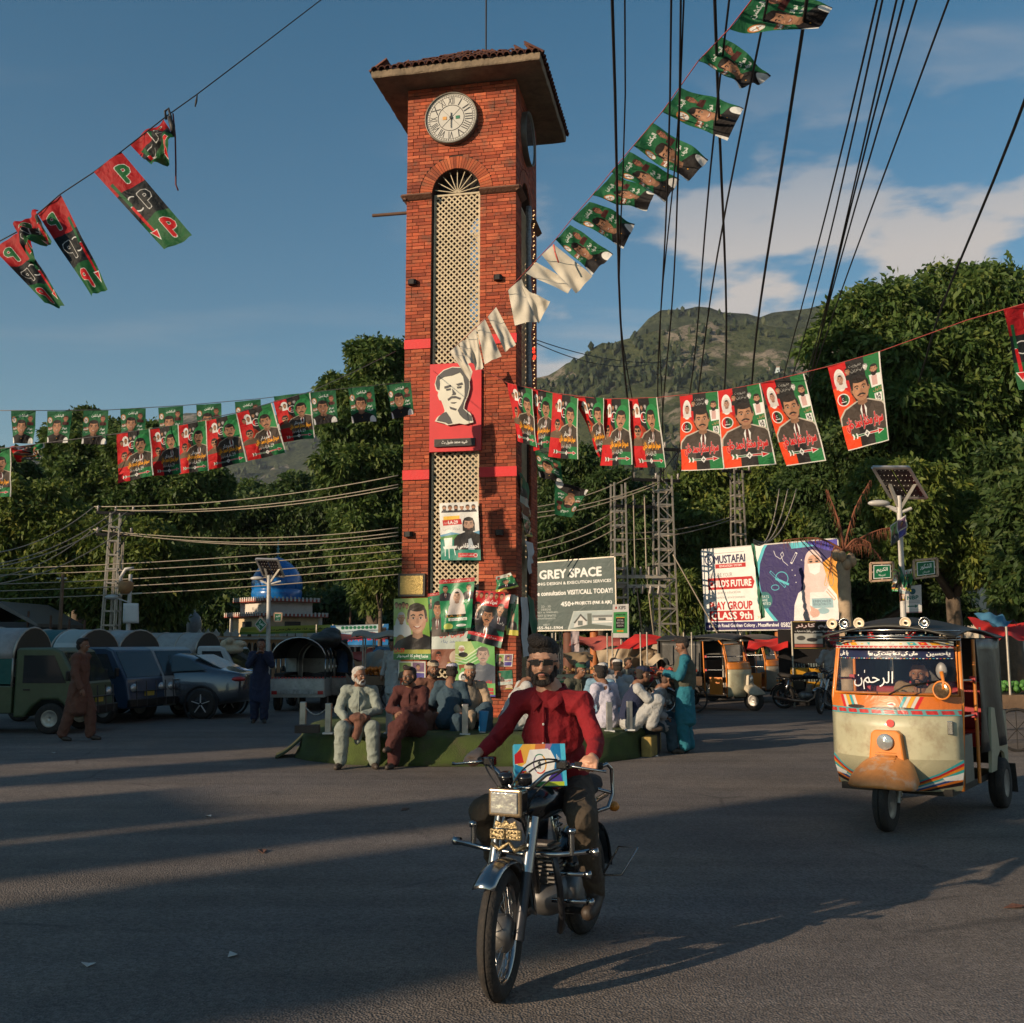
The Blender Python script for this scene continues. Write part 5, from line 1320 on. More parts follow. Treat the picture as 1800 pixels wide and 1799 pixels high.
tposter('dark green poster of a woman in a pale veil, tied over the lattice',PO_VEIL,(772,1020),(835,1015),(828,1108),(776,1112),.14,.05,3)
tposter('torn poster with a red top and several mustached men, right pier',PO_RED,(833,1038),(898,1042),(880,1140),(820,1122),.12,.05,4)
tposter('green poster with a deer and an old man in glasses, lowest on the lattice',PO_DEER,(800,1128),(869,1127),(871,1225),(801,1222),.08,.02,5)
tposter('pale poster of red script, half hidden below the woman in the veil',PO_MIX,(760,1048),(826,1044),(820,1175),(758,1175),.05,.015,6)
tposter('narrow green poster at the right edge of the right pier',PO_SM,(893,1047),(911,1048),(911,1118),(890,1116),.02,.01,7)
tposter('two small pasted bills below the big face poster',PO_PAIR,(700,1163),(748,1163),(748,1196),(700,1192),.012,.005,8)
tposter('crumpled white sheet with a green corner blowing off the right pier',PO_SM,(872,1014),(898,1007),(914,1032),(874,1042),.14,.06,9,curl=2)
tposter('second print of the green woman poster, tucked behind the first one',PO_VEIL,(752,1044),(778,1040),(780,1110),(756,1112),.04,.01,10)
tposter('small torn white bill with a yellow strip low on the right pier',PO_PAIR,(872,1150),(902,1150),(900,1172),(870,1172),.012,.006,21)
tposter('faded bill near the foot of the right pier',PO_MIX,(874,1180),(900,1178),(902,1212),(876,1214),.012,.006,22)
tposter('green bill half behind the red topped poster',PO_SM,(884,1044),(906,1046),(904,1110),(882,1108),.015,.01,23)
tposter('small bill under the two pasted bills on the left pier',PO_SM,(706,1200),(730,1200),(730,1226),(708,1226),.012,.005,24)
# sheets and cloth strips down the shaded right face
WSH=M('white_sheet',(.55,.56,.58),rough=.7,var=.12,vs=4,bump=.2,bs=12);GSH=M('green_sheet',(.03,.14,.08),rough=.7,var=.25,vs=3)
GRS=M('grey_tinsel',(.22,.22,.22),rough=.4,metal=.3,var=.5,vs=30)
def rsheet(label,mat,TL,TR,BR,BL,seed,amp=.05,out=.05):
 cs=[]
 for x,y in(TL,TR,BR,BL):
  a,z=face_hit(x,y,'right',out);cs.append(TMI@Vector((TW/2+out,a,z)))
 return sheet('hanging_cloth',label,'cloth',cs,mat,amp=amp,seed=seed,nu=8,nv=20)
rsheet('long white sheet hanging low on the shaded side of the tower',WSH,(916,1050),(927,1050),(933,1150),(922,1156),1)
rsheet('dark green and white cloth strip beside the long white sheet',GSH,(929,1045),(940,1060),(945,1130),(933,1125),2)
rsheet('pale pennant caught halfway up the shaded side of the tower',WSH,(922,950),(936,955),(935,990),(930,1010),3)
rsheet('striped poster in the shaded side lattice above the pennant',PO_MIX,(914,830),(928,850),(934,920),(920,900),4)
rsheet('green bill low on the shaded side of the tower',PO_SM,(917,900),(932,915),(933,945),(922,940),5)
# light curtain down the shaded side
e=empty('light_curtain',TMI@Vector((TW/2+.06,.0,face_hit(930,520,'right')[1])),-TA,'grey tinsel strip with tiny warm bulbs hanging down the shaded tower side','light strip')
a0,z0=face_hit(922,360,'right');a1,z1=face_hit(926,690,'right');zc_=e.location.z
q=MB();q.tube([Vector((0,(a0+a1)/2+smoothnoise((i*.4,0,0))*.05,z0-zc_+(z1-z0)*i/20))for i in range(21)],[.05+.012*math.sin(i*2.1)for i in range(21)],8);q.build('tinsel',GRS,e)
q=MB();q2=MB()
for i in range(60):
 z=z0-zc_+(z1-z0)*i/59
 (q2 if 44<i<49 else q).sph((.06,(a0+a1)/2+.2+.06*math.sin(i*1.9),z),.012 if not(44<i<49)else .03,6,4)
tag(q.build('bulb',M('bulb_warm',(.8,.5,.2),rough=.4,var=0,emit=(1,.6,.25,1.2)),e),kind='stuff');tag(q2.build('red_bulb',M('bulb_red',(.6,.02,.02),rough=.4,var=0,emit=(1,.05,.02,1.5)),e),kind='stuff')
# --- platform round the tower: low wall under green artificial turf
TURF=M('green_turf',(.05,.075,.014),rough=1,var=.45,vs=2.5,bump=1,bs=90,dirt=.55)
TURFD=M('green_turf_side',(.07,.115,.018),rough=1,var=.4,vs=2.5,bump=1,bs=90,dirt=.35)
pf=empty('platform',(0.15,16.9,0),0,'low round kerb platform covered in green artificial turf around the tower','platform')
out=[(-3.25,-1.5),(-2.7,-2.35),(-1.9,-2.75),(-.8,-2.8),(.3,-2.7),(1.1,-2.35),(1.7,-1.6),(2.0,-.4),(2.1,1.2),(1.7,3.2),(.6,4.4),(-1.4,4.2),(-2.8,2.6),(-3.4,.6)]
def ccurve(P_,n):
 o=[];m_=len(P_)
 for i in range(m_):
  p0,p1,p2,p3=[Vector((*P_[(i+d)%m_],0))for d in(-1,0,1,2)]
  for k in range(n):
   t=k/n;o.append(.5*((2*p1)+(-p0+p2)*t+(2*p0-5*p1+4*p2-p3)*t*t+(-p0+3*p1-3*p2+p3)*t**3))
 return o
cc=ccurve(out,6);PH=.40
def rng_ring(s_,z,j):return[Vector((p.x*s_+smoothnoise((p.x,p.y,z),2.5)*j,p.y*s_+smoothnoise((p.y,p.x,z),2.5)*j,z+smoothnoise((p.x,p.y,3),1.7)*j*.5))for p in cc]
q=MB();q.loft([rng_ring(1.03,0,.07),rng_ring(1.01,.1,.05),rng_ring(1.0,PH-.09,.07),rng_ring(.985,PH-.03,.03),rng_ring(.95,PH,.02),rng_ring(.86,PH,.02)],cap=True);q.build('turf_cover',TURF,pf)
# loose turf corner at the left
q=MB();q.grid(lambda u,v:Vector((-3.15-.38*u-.1*v,-1.6-.35*u+.5*v,.33*(1-u)**1.5+.015+.02*math.sin(v*7))),8,8);q.build('loose_turf',M('turf_back',(.05,.055,.02),rough=1,var=.3),pf,solid=.015)
KB=[M('kerb_yellow',(.30,.21,.06),rough=.9,var=.4,vs=6,dirt=.6),M('kerb_black',(.045,.042,.04),rough=.9,var=.3,dirt=.3)]
for i in range(7):
 p=cc[(36+2*i)%len(cc)];p2=cc[(38+2*i)%len(cc)];q=MB();q.bar(p*1.06+Vector((0,0,.14)),p2*1.06+Vector((0,0,.14)),.16,.30);q.build('kerb_stone',KB[i%2],pf,bevel=.02)
 # posts with chain
STEEL=M('post_steel',(.38,.37,.35),rough=.35,metal=.85,var=.2,vs=8)
POSTS=[]
def post(px,Y,label,col=STEEL,hgt=.42):
 x=(px-900)/1800*Y;z=PH
 e=empty('bollard',(x,Y,z-.01),0,label,'bollard','steel posts on the tower platform')
 q=MB();q.box((0,0,0),(.085,.085,hgt),z0=True);q.build('post',col,e,bevel=.008)
 q=MB();q.box((0,0,0),(.14,.14,.02),z0=True);q.build('base_plate',M('white_foot',(.6,.6,.58),rough=.5,var=.1),e)
 POSTS.append(Vector((x,Y,z+hgt-.05)));return e
post(539,14.9,'leftmost steel post, beside the loose turf corner')
post(583,14.55,'second post from the left, just left of the grey clad old man')
post(688,14.5,'white faced post between the two men on the kerb',M('white_post',(.6,.58,.55),rough=.4,var=.1))
post(819,14.35,'glossy post in front of the man seen from behind')
post(1068,14.9,'post behind the pale shirted man at the right of the rider')
post(1103,15.1,'dark post beside the seated man with the navy cap')
for i,lab in((0,'thin chain between the two leftmost posts'),(1,'thin chain running behind the grey clad old man')):
 a,b=POSTS[i],POSTS[i+1];q=MB();pts=[a.lerp(b,t/14)-Vector((0,0,math.sin(math.pi*t/14)*.13))for t in range(15)]
 for k in range(14):q.tube([pts[k],pts[k+1]],.008 if k%2 else .012,5)
 tag(q.build('chain',STEEL),lab,'chain')
q=MB();q.box((0,0,0),(.34,.16,.11),z0=True);o=q.build('concrete_block',M('block_dark',(.05,.04,.035),rough=.9,var=.3),bevel=.01);o.location=((547-900)/1800*14.6,14.6,PH);o.rotation_euler=(0,0,.1);tag(o,'dark block lying on the turf beside the leftmost post','block')
# added shade casters out of view, spaced to leave light bands on the road
shade_building(-62,-15.6,-36,-28,13.6,'long unseen building added to shade the parked vans')
shade_building(-14.2,-13.2,-36,-30,11.2,'narrow unseen building added to cast a thin shade band on the road')
shade_building(-11.8,-9.8,-36,-29,9.2,'small unseen building added to cast a short shade band on the road')
shade_building(-9.35,-8.2,-36,-29,10.0,'slim unseen building added to cast a shade band on the road')
shade_building(-7.3,-4.55,-36,-29,10.9,'wider unseen building added to shade the near road')
# ================================================================== bunting, banners and wires
def flag(label,mat,cor,Y,seed,amp=.05,cat='flag',group=None,name='flag',nu=12,nv=16,**k):
 """cor: TL, TR, BR, BL pixels (each may carry its own distance)"""
 cs=[P(c[0],c[1],c[2]if len(c)>2 else Y)for c in cor]
 return sheet(name,label,cat,cs,mat,amp=amp,seed=seed,group=group,nu=nu,nv=nv,**k)
GA='striped party flags on the upper left string'
flag('long striped flag hanging alone, its P letters reading the right way',PPP,[(165,303,9),(213,267,9),(341,418,8.7),(287,437,8.7)],9,1,.04,group=GA,freq=(1.2,1.6),nv=24)
flag('twisted striped flag bunched up at the knot of the upper left string',PPP,[(228,254,9.1),(287,210,9.1),(307,245,8.8),(275,300,8.9)],9,2,.10,group=GA,freq=(2.2,2))
flag('long striped flag with mirrored letters, third from the knot',PPPM,[(66,376,9),(106,342,9),(190,510,8.7),(162,522,8.7)],9,3,.04,group=GA,freq=(1.2,1.5),nv=24)
flag('crumpled flag folded over itself near the left border',PPPM,[(26,396,8.9),(68,370,8.9),(82,415,8.7),(44,458,8.7)],9,4,.11,group=GA,freq=(2.6,2))
flag('striped flag crossing the left border of the picture',PPPM,[(-14,436,8.9),(34,410,8.9),(112,536,8.6),(84,538,8.6)],9,5,.05,group=GA,freq=(1.2,1.5),nv=24)
GB='green portrait flags on the left string'
rowB=[((20,722),(63,722),(58,780),(23,780)),((83,723),(127,723),(121,779),(82,779)),((147,722),(191,722),(188,781),(144,781)),((212,719),(256,718),(254,774),(213,773)),((278,717),(322,714),(322,771),(280,772)),((345,712),(389,709),(390,765),(347,767)),((413,707),(458,702),(460,758),(416,762)),((481,697),(526,692),(532,752),(490,756)),((545,690),(590,686),(594,741),(553,748)),((612,683),(657,679),(663,741),(619,744)),((679,677),(722,672),(728,728),(690,737))]
orderB=['leftmost green flag of the lower left string','second green flag from the left border','third green flag from the left border, against the narrow treetop','green flag overlapping the first red banner','green flag half hidden above the second red banner','green flag above the third red banner','green flag peeping out above the fourth red banner','green flag printed over the last red banner of the left row','green flag just right of the left row of red banners','green flag hanging free before the tall tree left of the tower','green flag slipping behind the left edge of the tower']
for i,q in enumerate(rowB):
 Yb=12.4+i*.42;front=i in(3,7)
 flag(orderB[i],FLAG_GREEN,q,Yb-(1.2 if front else 0),20+i,.025,group=GB,freq=(1.3,.9))
GC='red and black banners on the left string'
rowC=[((-42,792),(19,787),(18,873),(-40,876)),((205,764),(263,754),(271,836),(206,850)),((262,756),(314,747),(319,832),(272,838)),((314,749),(362,739),(366,827),(316,834)),((361,741),(416,727),(435,812),(366,826)),((415,727),(478,709),(503,795),(437,811)),((481,706),(545,690),(553,770),(498,778))]
orderC=['red banner cut off by the left border','first red banner of the left row, behind a green flag','second red banner of the left row','third red banner of the left row, narrow and half covered','fourth red banner of the left row, tilted','fifth red banner of the left row, tilted most','last banner of the left row, nearest the tall tree']
for i,q in enumerate(rowC):
 flag(orderC[i],BAN1,q,11.0+i*.42+(.15 if i%2 else 0),40+i,.035,name='banner',cat='banner',group=GC,freq=(1.5,.9))
flag('crumpled red and green banner flipped over near the left border',BAN1,[(20,786),(79,780),(70,806),(28,812)],11.1,49,.10,name='banner',cat='banner',group=GC,freq=(2.5,1.5))
GE='red and black banners on the right string'
rowE=[((893,674,16.9),(936,685,16.6),(942,786,16.6),(910,776,16.8)),((932,683,16.7),(973,692,16.5),(968,786,16.5),(937,793,16.7)),((972,691,16.4),(1017,701,16.1),(1017,808,16.1),(966,804,16.4)),((1011,698,16.3),(1062,700,15.8),(1061,796,15.8),(1054,805,16.2)),((1060,702,15.9),(1105,702,15.5),(1111,817,15.5),(1055,819,15.9)),((1102,702,15.6),(1156,699,15.2),(1172,822,15.2),(1119,822,15.6))]
orderE=['script banner starting at the tower corner on the right string','second script banner right of the tower, partly folded','third script banner right of the tower, with the young man in glasses','sharply folded script banner tapering to a point','fifth script banner right of the tower','script banner at the wide gap, last of the six']
for i,q in enumerate(rowE):
 flag(orderE[i],BAN1,q,15,60+i,.05,name='banner',cat='banner',group=GE,freq=(1.8,.8))
rowF=[((1194,697,14.8),(1263,688,14.4),(1274,825,14.4),(1198,828,14.8)),((1262,688,14.4),(1336,674,14.0),(1363,816,14.0),(1275,825,14.4)),((1337,675,14.0),(1413,657,13.5),(1452,810,13.5),(1381,820,14.0)),((1454,645,12.9),(1547,618,12.4),(1563,774,12.4),(1491,793,12.9))]
orderF=['first of three joined suit banners, hanging straight','middle one of three joined suit banners','tilted third of three joined suit banners','largest suit banner, hanging alone in front of the big tree']
for i,q in enumerate(rowF):
 flag(orderF[i],BAN2,q,14,70+i,.035,name='banner',cat='banner',group=GE,freq=(1.3,.8),nu=16,nv=22)
flag('striped flag at the right border of the picture',PPP,[(1763,545,9),(1832,524,9),(1850,690,9),(1791,686,9)],9,80,.04,freq=(1.4,1))
# green string from the tower up to the right
GD='green portrait flags on the rising string'
rowD=[((1283,50),(1340,-20),(1457,27),(1433,62)),((1228,107),(1268,66),(1358,128),(1302,151)),((1164,197),(1197,155),(1303,200),(1275,256)),((1114,256),(1146,217),(1244,284),(1208,322)),((1074,303),(1106,269),(1196,312),(1170,352)),((1040,345),(1078,306),(1150,345),(1136,375)),((1006,384),(1036,356),(1118,387),(1097,432)),((976,422),(1002,396),(1077,450),(1040,488))]
orderD=['largest green flag of the rising string, cut by the top border','second green flag from the top, one white corner curled back','green flag pinched in the middle, third from the top','sunlit green flag, fourth from the top','green flag overlapped by the sunlit one','small dark green flag, sixth from the top','green flag with a half lit face, seventh from the top','lowest green flag that still shows its face']
def dY(x):return 16.6+(x-800)*(6.6-16.6)/(1310-800)
for i,q in enumerate(rowD):
 flag(orderD[i],FLAG_GREEN,[(c[0],c[1],dY(q[0][0]))for c in q],9,90+i,.05*dY(q[0][0])/10+.03,group=GD,freq=(1.2+.5*(i%3),1.0+.6*(i%2)),curl=(1.3,-1,2,.6,-.8,1.6,-1.2,.9)[i])
SHEETW=M('flag_reverse',(.52,.48,.40),rough=.8,var=.12,vs=5,bump=.2,bs=14)
rowW=[((952,448),(974,430),(1041,487),(1012,517)),((924,481),(942,461),(1008,500),(998,518)),((893,510),(917,490),(945,566),(905,572)),((915,500),(930,512),(967,532),(946,570)),((857,557),(872,540),(907,606),(888,620)),((838,574),(852,560),(882,628),(852,640)),((822,590),(836,578),(850,648),(836,652)),((806,603),(822,595),(838,640),(822,640)),((790,618),(805,606),(831,655),(826,670))]
orderW=['white backed flag tied with a red ribbon, lit by the sun','white and dark flag twisted before the sky','folded white flag at the corner of the tower','small tan flag tail behind the folded white one','white flag reversed over the brick pier, upper one','broad white flag over the edge of lattice and pier','narrow white flag before the lattice','short white flag half behind its neighbours','lowest white flag, hanging over the portrait panel']
for i,q in enumerate(rowW):
 flag(orderW[i],SHEETW,[(c[0],c[1],dY(q[0][0])+.1)for c in q],9,110+i,.05,group=GD,freq=(1.4,1.2),curl=.4)
flag('dark green flag drooping from the tower corner',FLAG_GREEN,[(940,790),(985,812),(990,850),(948,838)],17.2,130,.08,freq=(2,1.4))
flag('green flag hanging upside down before the trees right of the tower',FLAG_GREEN,[(1005,910),(975,905),(975,845),(1034,862)],17.4,131,.05,freq=(1.5,1))
def strand(name,label,pts,r,mat,cat='string',group=None):
 q=MB();c0=pts[0];q.tube([p-c0 for p in pts],r,5);o=q.build(name,mat,fix=False);o.location=c0
 return tag(o,label,cat,group)
STR=M('string_grey',(.25,.22,.2),rough=.8,var=.1);STRR=M('string_red',(.35,.06,.05),rough=.8,var=.1);CABL=M('cable_black',(.012,.012,.013),rough=.6,var=0);CABG=M('cable_grey',(.34,.29,.22),rough=.6,var=.1)
def pxl(L):return[P(*q)for q in L]
strand('bunting_string','dark string of the upper left flags',pxl([(-30,440,8.9),(30,408,8.95),(106,342,9),(165,303,9),(213,267,9),(295,203,9.1),(344,168,9.2),(460,80,9.6),(575,-8,10),(800,-190,11),(1200,-520,13)]),.006,CABL)
strand('bunting_string','string of the green flags behind the left banners',pxl([(-40,722,12.2),(63,722,12.4),(191,721,13.2),(322,713,14),(458,701,14.9),(590,685,16),(722,671,16.9)]),.005,STR)
strand('bunting_string','string of the red banners at the left',pxl([(-60,793,10.9),(19,787,11),(205,763,11.4),(314,747,11.9),(415,726,12.6),(545,689,13.6),(620,655,15),(695,618,17.3)]),.005,STR)
strand('bunting_string','red string of the banners right of the tower',pxl([(845,648,17.4),(893,674,16.9),(972,691,16.4),(1060,702,15.9),(1156,699,15.2),(1263,688,14.4),(1337,674,14),(1454,645,12.9),(1547,618,12.4),(1700,563,10.3),(1763,545,9),(1850,520,8.9)]),.005,STRR)
strand('bunting_string','rising string of green and white flags',pxl([(785,622,16.7)]+[(q[0][0],q[0][1],dY(q[0][0]))for q in reversed(rowW)][::2]+[(q[0][0],q[0][1],dY(q[0][0]))for q in reversed(rowD)]+[(1360,-50,6.2),(1500,-230,5),(1900,-700,3.6)]),.005,STRR)
e=empty('knot',P(297,205,9.1),0,'knot of black tape with a dangling red cord on the upper left string','cord')
q=MB();L0=P(297,205,9.1);q.tube([P(x,y,9.1)-L0 for x,y in((304,200),(308,240),(309,290),(309,325),(313,335))],.008,5);q.build('red_cord',M('cord_red',(.13,.03,.03),rough=.8),e)
q=MB();q.tube([P(x,y,9.08)-L0 for x,y in((292,210),(290,196),(296,191),(300,205),(303,225),(305,240))],.012,6);q.tube([P(x,y,9.05)-L0 for x,y in((297,206),(303,222),(303,238))],[.02,.03,.01],6);q.build('black_tape',CABL,e)
q=MB();q.tube([P(x,y,9.2)-L0 for x,y in((347,166),(345,178),(343,188))],[.004,.012,.006],6);q.build('tape_end',CABL,e)
q=MB();L0=P(973,432,dY(960));q.tube([P(x,y,dY(960))-L0 for x,y in((973,430),(976,445),(982,462))],.012,5);o=q.build('ribbon',M('ribbon_pink',(.6,.12,.09),rough=.6,var=.1));o.location=L0;tag(o,'short pink red ribbon tied to the rising string','ribbon')
# overhead black cables, from the pole group in the middle distance up over the square
wl=[((1066,-30),(1083,250),(1100,480),(1112,760)),((1170,-30),(1166,200),(1160,420),(1158,860)),((1196,-30),(1190,200),(1180,420),(1160,862)),((1265,-30),(1266,250),(1268,480),(1270,700)),((1290,-30),(1262,260),(1235,480),(1205,700)),((1332,50),(1310,170),(1255,480),(1215,700)),((1396,50),(1380,210),(1345,520),(1318,700)),((1528,-30),(1492,200),(1430,470),(1370,700)),((1545,-30),(1506,200),(1455,440),(1385,690)),((1580,-30),(1545,130),(1480,430),(1405,690)),((1596,-30),(1550,150),(1490,430),(1408,692)),((1612,-30),(1585,80),(1500,440),(1412,690)),((1657,-30),(1600,160),(1520,430),(1418,688)),((1810,80),(1760,270),(1690,440),(1600,700))]
wlab=['cable left of the rising flags','second overhead cable from the tower','third overhead cable from the tower','thick cable through the middle of the rising flags','slanting cable crossing the thick one','cable leaving below the pinched green flag','heavy cable from the topmost green flag down to the suit banners','leftmost cable of the fan at the upper right','second cable of the fan at the upper right','third cable of the fan at the upper right','fourth cable of the fan at the upper right','fifth cable of the fan at the upper right','rightmost cable of the fan at the upper right','lone heavy cable in the right upper corner']
ENDS={0:(1112,845,30),1:(1158,848,30.4),2:(1164,850,30.4),3:(1274,829,33),4:(1190,838,30.4),5:(1196,840,30.4),6:(1304,826,33),13:(1600,700,28)}
for i,L in enumerate(wl):
 (xa,ya),(xb,yb)=L[0],L[-1]
 xe,ye,De=ENDS.get(i,(xb+(xb-xa)*(826-yb)/(yb-ya),826,43))
 A=P(xe,ye,De);B=P(xa,ya,7.5);n_=26
 m_=[A+(B-A)*(1.75*t/n_)+Vector((.05*math.sin(t*.5+i),0,-.18*math.sin(math.pi*t/n_)))for t in range(n_,-1,-1)]
 rad=[.0055+.010*j/len(m_)for j in range(len(m_))]
 kk=1.5 if i in(3,6,13,0)else 1.0
 q=MB();q.tube([p-m_[0]for p in m_],[r*kk for r in rad],5);o=q.build('overhead_cable',CABL,fix=False);o.location=m_[0]
 tag(o,wlab[i],'cable','black cables fanning out over the square')
 if i in(0,1):
  q=MB();q.tube([p-m_[0]+Vector((.05+.05*math.sin(j*.7),0,0))for j,p in enumerate(m_)],[r*.8 for r in rad],5);o2=q.build('overhead_cable',CABL,fix=False);o2.location=m_[0]
  tag(o2,'thin cable twisted round the '+('first' if i==0 else 'second')+' overhead cable from the tower','cable','black cables fanning out over the square')
  # light coloured wires strung across behind the tower
def wire(label,A,B,sag=.3,r=.016,n=18,mat=None,grp='pale wires between the lattice poles'):
 a,b=P(*A),P(*B)
 pts=[a.lerp(b,t/n)-Vector((0,0,4*sag*(t/n)*(1-t/n)))for t in range(n+1)]
 return strand('wire',label,pts,r,mat or CABG,'wire',grp)
for i,(yl,yr)in enumerate(((1001,957),(1012,970),(1028,985),(1040,998),(1054,1012))):
 wire(f'{("top", "second", "middle", "fourth", "lowest")[i]} wire of the five running before the dome',(-30,yl,31),(720,yr-4,31),.12)
for i,(a,b)in enumerate((((165,891,32),(700,836,30)),((205,897,32),(700,852,30)),((230,899,32),(700,857,30)))):wire(f'{("highest", "middle", "lowest")[i]} wire from the left lattice pole to the tower',a,b,.25)
for i,(a,b)in enumerate((((163,931,32),(700,928,31)),((207,938,32),(700,936,31)),((230,940,32),(700,942,31)))):wire(f'{("highest", "middle", "lowest")[i]} wire from the lower arm of the left lattice pole',a,b,.3)
for i,(a,b)in enumerate((((165,891,32),(-30,975,26)),((205,897,32),(-30,996,26)),((225,899,32),(-30,1001,26)),((163,931,32),(-30,1019,26)),((207,938,32),(-30,1030,26)))):wire(f'{("first", "second", "third", "fourth", "fifth")[i]} wire from the left lattice pole down to the left border',a,b,.3)
for i,(a,b)in enumerate((((930,893,29),(1110,838,30)),((930,903,29),(1160,846,30)),((930,912,29),(1160,850,30)),((930,958,29),(1090,893,30)),((930,968,29),(1090,910,30)),((930,985,29),(1090,925,30)),((1090,938,30),(1298,905,32)),((1090,950,30),(1290,912,32)))):wire(f'{("highest", "second", "third", "fourth", "fifth", "sixth", "seventh", "eighth")[i]} pale wire between tower and transformer poles',a,b,.15)
wire('long thin wire against the sky right of the tower',(935,595,60),(1250,620,90),1.2,.03,mat=CABL,grp='thin distant wires')
wire('second thin wire just below the first against the sky',(935,600,60),(1180,628,90),1.2,.03,mat=CABL,grp='thin distant wires')
wire('guy wire slanting left of the school billboard',(1183,975,30),(1270,1130,30),0,.02,grp='guy wires')
for i,x in enumerate((1330,1345,1360)):wire(f'{("first", "second", "third")[i]} slack cable drooping to the top of the school billboard',(x+40,860,31),(1325,955-i*3,24),.6,.018,grp='slack cables over the school billboard')
# ================================================================== poles, billboards, shrine, palm
GALV=M('galvanised',(.42,.38,.32),rough=.5,metal=.6,var=.2,vs=4,dirt=.3)
PAINTW=M('pole_white',(.50,.48,.45),rough=.5,var=.12,vs=3,dirt=.25)
WOOD=M('old_wood',(.16,.10,.06),rough=.9,var=.3,vs=4,bump=.4,bs=20)
def lattice_pole(label,px,Y,ytop,w0,w1,zb=0,arms=(),diag=False,lean=0.0):
 base=P(px,1130,Y);base.z=zb;H=ZP(ytop,Y)-zb
 e=empty('lattice_pole',base,R(12),label,'pole','steel lattice poles')
 for sx in(-1,1):
  for sy in(-1,1):
   q=MB();q.bar((sx*w0/2,sy*w0/2,0),(sx*w1/2+lean*H,sy*w1/2,H),.045,.045);q.build('leg',GALV,e)
 q=MB();n=int(H/.42)
 for k in range(n):
  t=k/n;w_=w0+(w1-w0)*t;z=H*t;lx=lean*z;t2=(k+1)/n;w2=w0+(w1-w0)*t2;z2=H*t2
  for sy in(-1,1):
   q.bar((-w_/2+lx,sy*w_/2,z),(w_/2+lx,sy*w_/2,z),.03,.05)
   q.bar((sy*w_/2+lx,-w_/2,z),(sy*w_/2+lx,w_/2,z),.03,.05)
   if diag:
    a,b=(-1,1)if k%2 else(1,-1);q.bar((a*w_/2+lx,sy*w_/2,z),(b*w2/2+lx,sy*w2/2,z2),.025,.03)
 tag(q.build('rung',GALV,e),kind='stuff')
 for y,L,off in arms:
  z=ZP(y,Y)-zb;q=MB();lx=lean*z
  q.bar((-L/2+off+lx,0,z),(L/2+off+lx,0,z),.09,.09);q.build('crossarm',BLKM,e)
  for i in range(3):
   q=MB();x=-L/2+off+lx+(L-.1)*i/2+.05;q.lathe([(.0,0),(.05,0),(.03,.05),(.055,.08),(.03,.12),(.05,.16),(0,.2)],(x,0,z+.04),n=8);q.build('insulator',M('porcelain',(.25,.22,.2),rough=.3,var=.1),e)
  q=MB();q.bar((-L*.35+off+lx,0,z),(lx,0,z-.7),.03,.03);q.bar((L*.35+off+lx,0,z),(lx,0,z-.7),.03,.03);tag(q.build('strut',BLKM,e),kind='stuff')
 return e
lattice_pole('tall lattice pole with two crossarms before the trees at the left',188,32,903,.42,.28,arms=((902,1.15,0),(940,1.1,0)),lean=.012)
lattice_pole('shorter lattice pole touching the tall one at the left',201,32.5,953,.3,.22)
lattice_pole('narrow lattice pole of the transformer frame, nearer the tower',1090,30,850,.42,.34,arms=((890,1.3,.5),))
lattice_pole('wide lattice pole of the transformer frame, carrying black crossarms',1170,30.4,838,.62,.42,diag=True,arms=((845,1.5,-.2),(790,1.3,.1)))
lattice_pole('lattice pole rising behind the school billboard',1303,33,826,.5,.28,arms=((829,1.0,.0),))
lattice_pole('far lattice pole behind the grey billboard',978,40,915,.35,.3)
e=empty('transformer_frame',P(1128,1130,30.1)*1,0,'pair of horizontal beams with dangling fuses between the two lattice poles','frame');e.location.z=0
for y in(1014,1031):
 q=MB();z=ZP(y,30);q.box((0,-.1,z),(1.45,.1,.1));q.build('beam',GALV,e)
for i in range(5):
 q=MB();z=ZP(1014,30);x=-.5+i*.24;q.cyl((x,-.2,z+.05),(x,-.2,z+.28),.035,8);q.cyl((x+.05,-.2,z-.28),(x+.02,-.2,z-.5),.04,8);q.build('fuse',M('porcelain',(.25,.22,.2)),e)
for x in(1117,1137):
 q=MB();X0=P(x,1130,30).x-e.location.x;q.tube([(X0,-.1,ZP(870,30)),(X0+.02,-.1,ZP(1010,30)),(X0+.35,-.1,.4)],.02,5);q.build('down_cable',CABG,e)
 # lamp pole with drum and white board at the left
def thin_pole(name,label,px,Y,ytop,r,mat,cat='pole',parts=None):
 b=P(px,1130,Y);b.z=0;H=ZP(ytop,Y);e=empty(name,b,0,label,cat)
 q=MB();q.cone((0,0,0),(0,0,H),r,r*.75,10);q.build('post',mat,e)
 return e,H
e,H=thin_pole('street_lamp','leaning lamp post with an orange drum and a hanging white board, left of the dome',224,29,1010,.07,PAINTW,'street lamp')
q=MB();q.lathe([(0,0),(.14,0),(.20,.12),(.21,.3),(.15,.36),(0,.36)],(-.12,0,ZP(1044,29)),n=12);q.build('drum',M('drum_orange',(.35,.17,.06),rough=.6,var=.3),e)
q=MB();z=ZP(1012,29);q.tube([(-.25,0,z-.4),(-.28,0,z-.05),(-.15,0,z+.18),(.08,0,z+.22)],[.05,.05,.05,.03],8);q.build('curved_arm',PAINTW,e)
q=MB();z=ZP(1050,29);q.sph((-.5,0,z),(.2,.08,.07));q.bar((-.35,0,z-.03),(0,0,z-.15),.03,.03);q.build('lamp_head',M('lamp_shell',(.45,.44,.42),rough=.4,var=.1),e)
q=MB();q.grid(lambda u,v:Vector((-.12+.45*u-.05*v*u,-.09-.03*math.sin(u*3+v*2),ZP(1096,29)+v*.56)),6,6);q.build('white_board',M('board_white',(.62,.6,.57),rough=.6,var=.08),e,solid=.01)
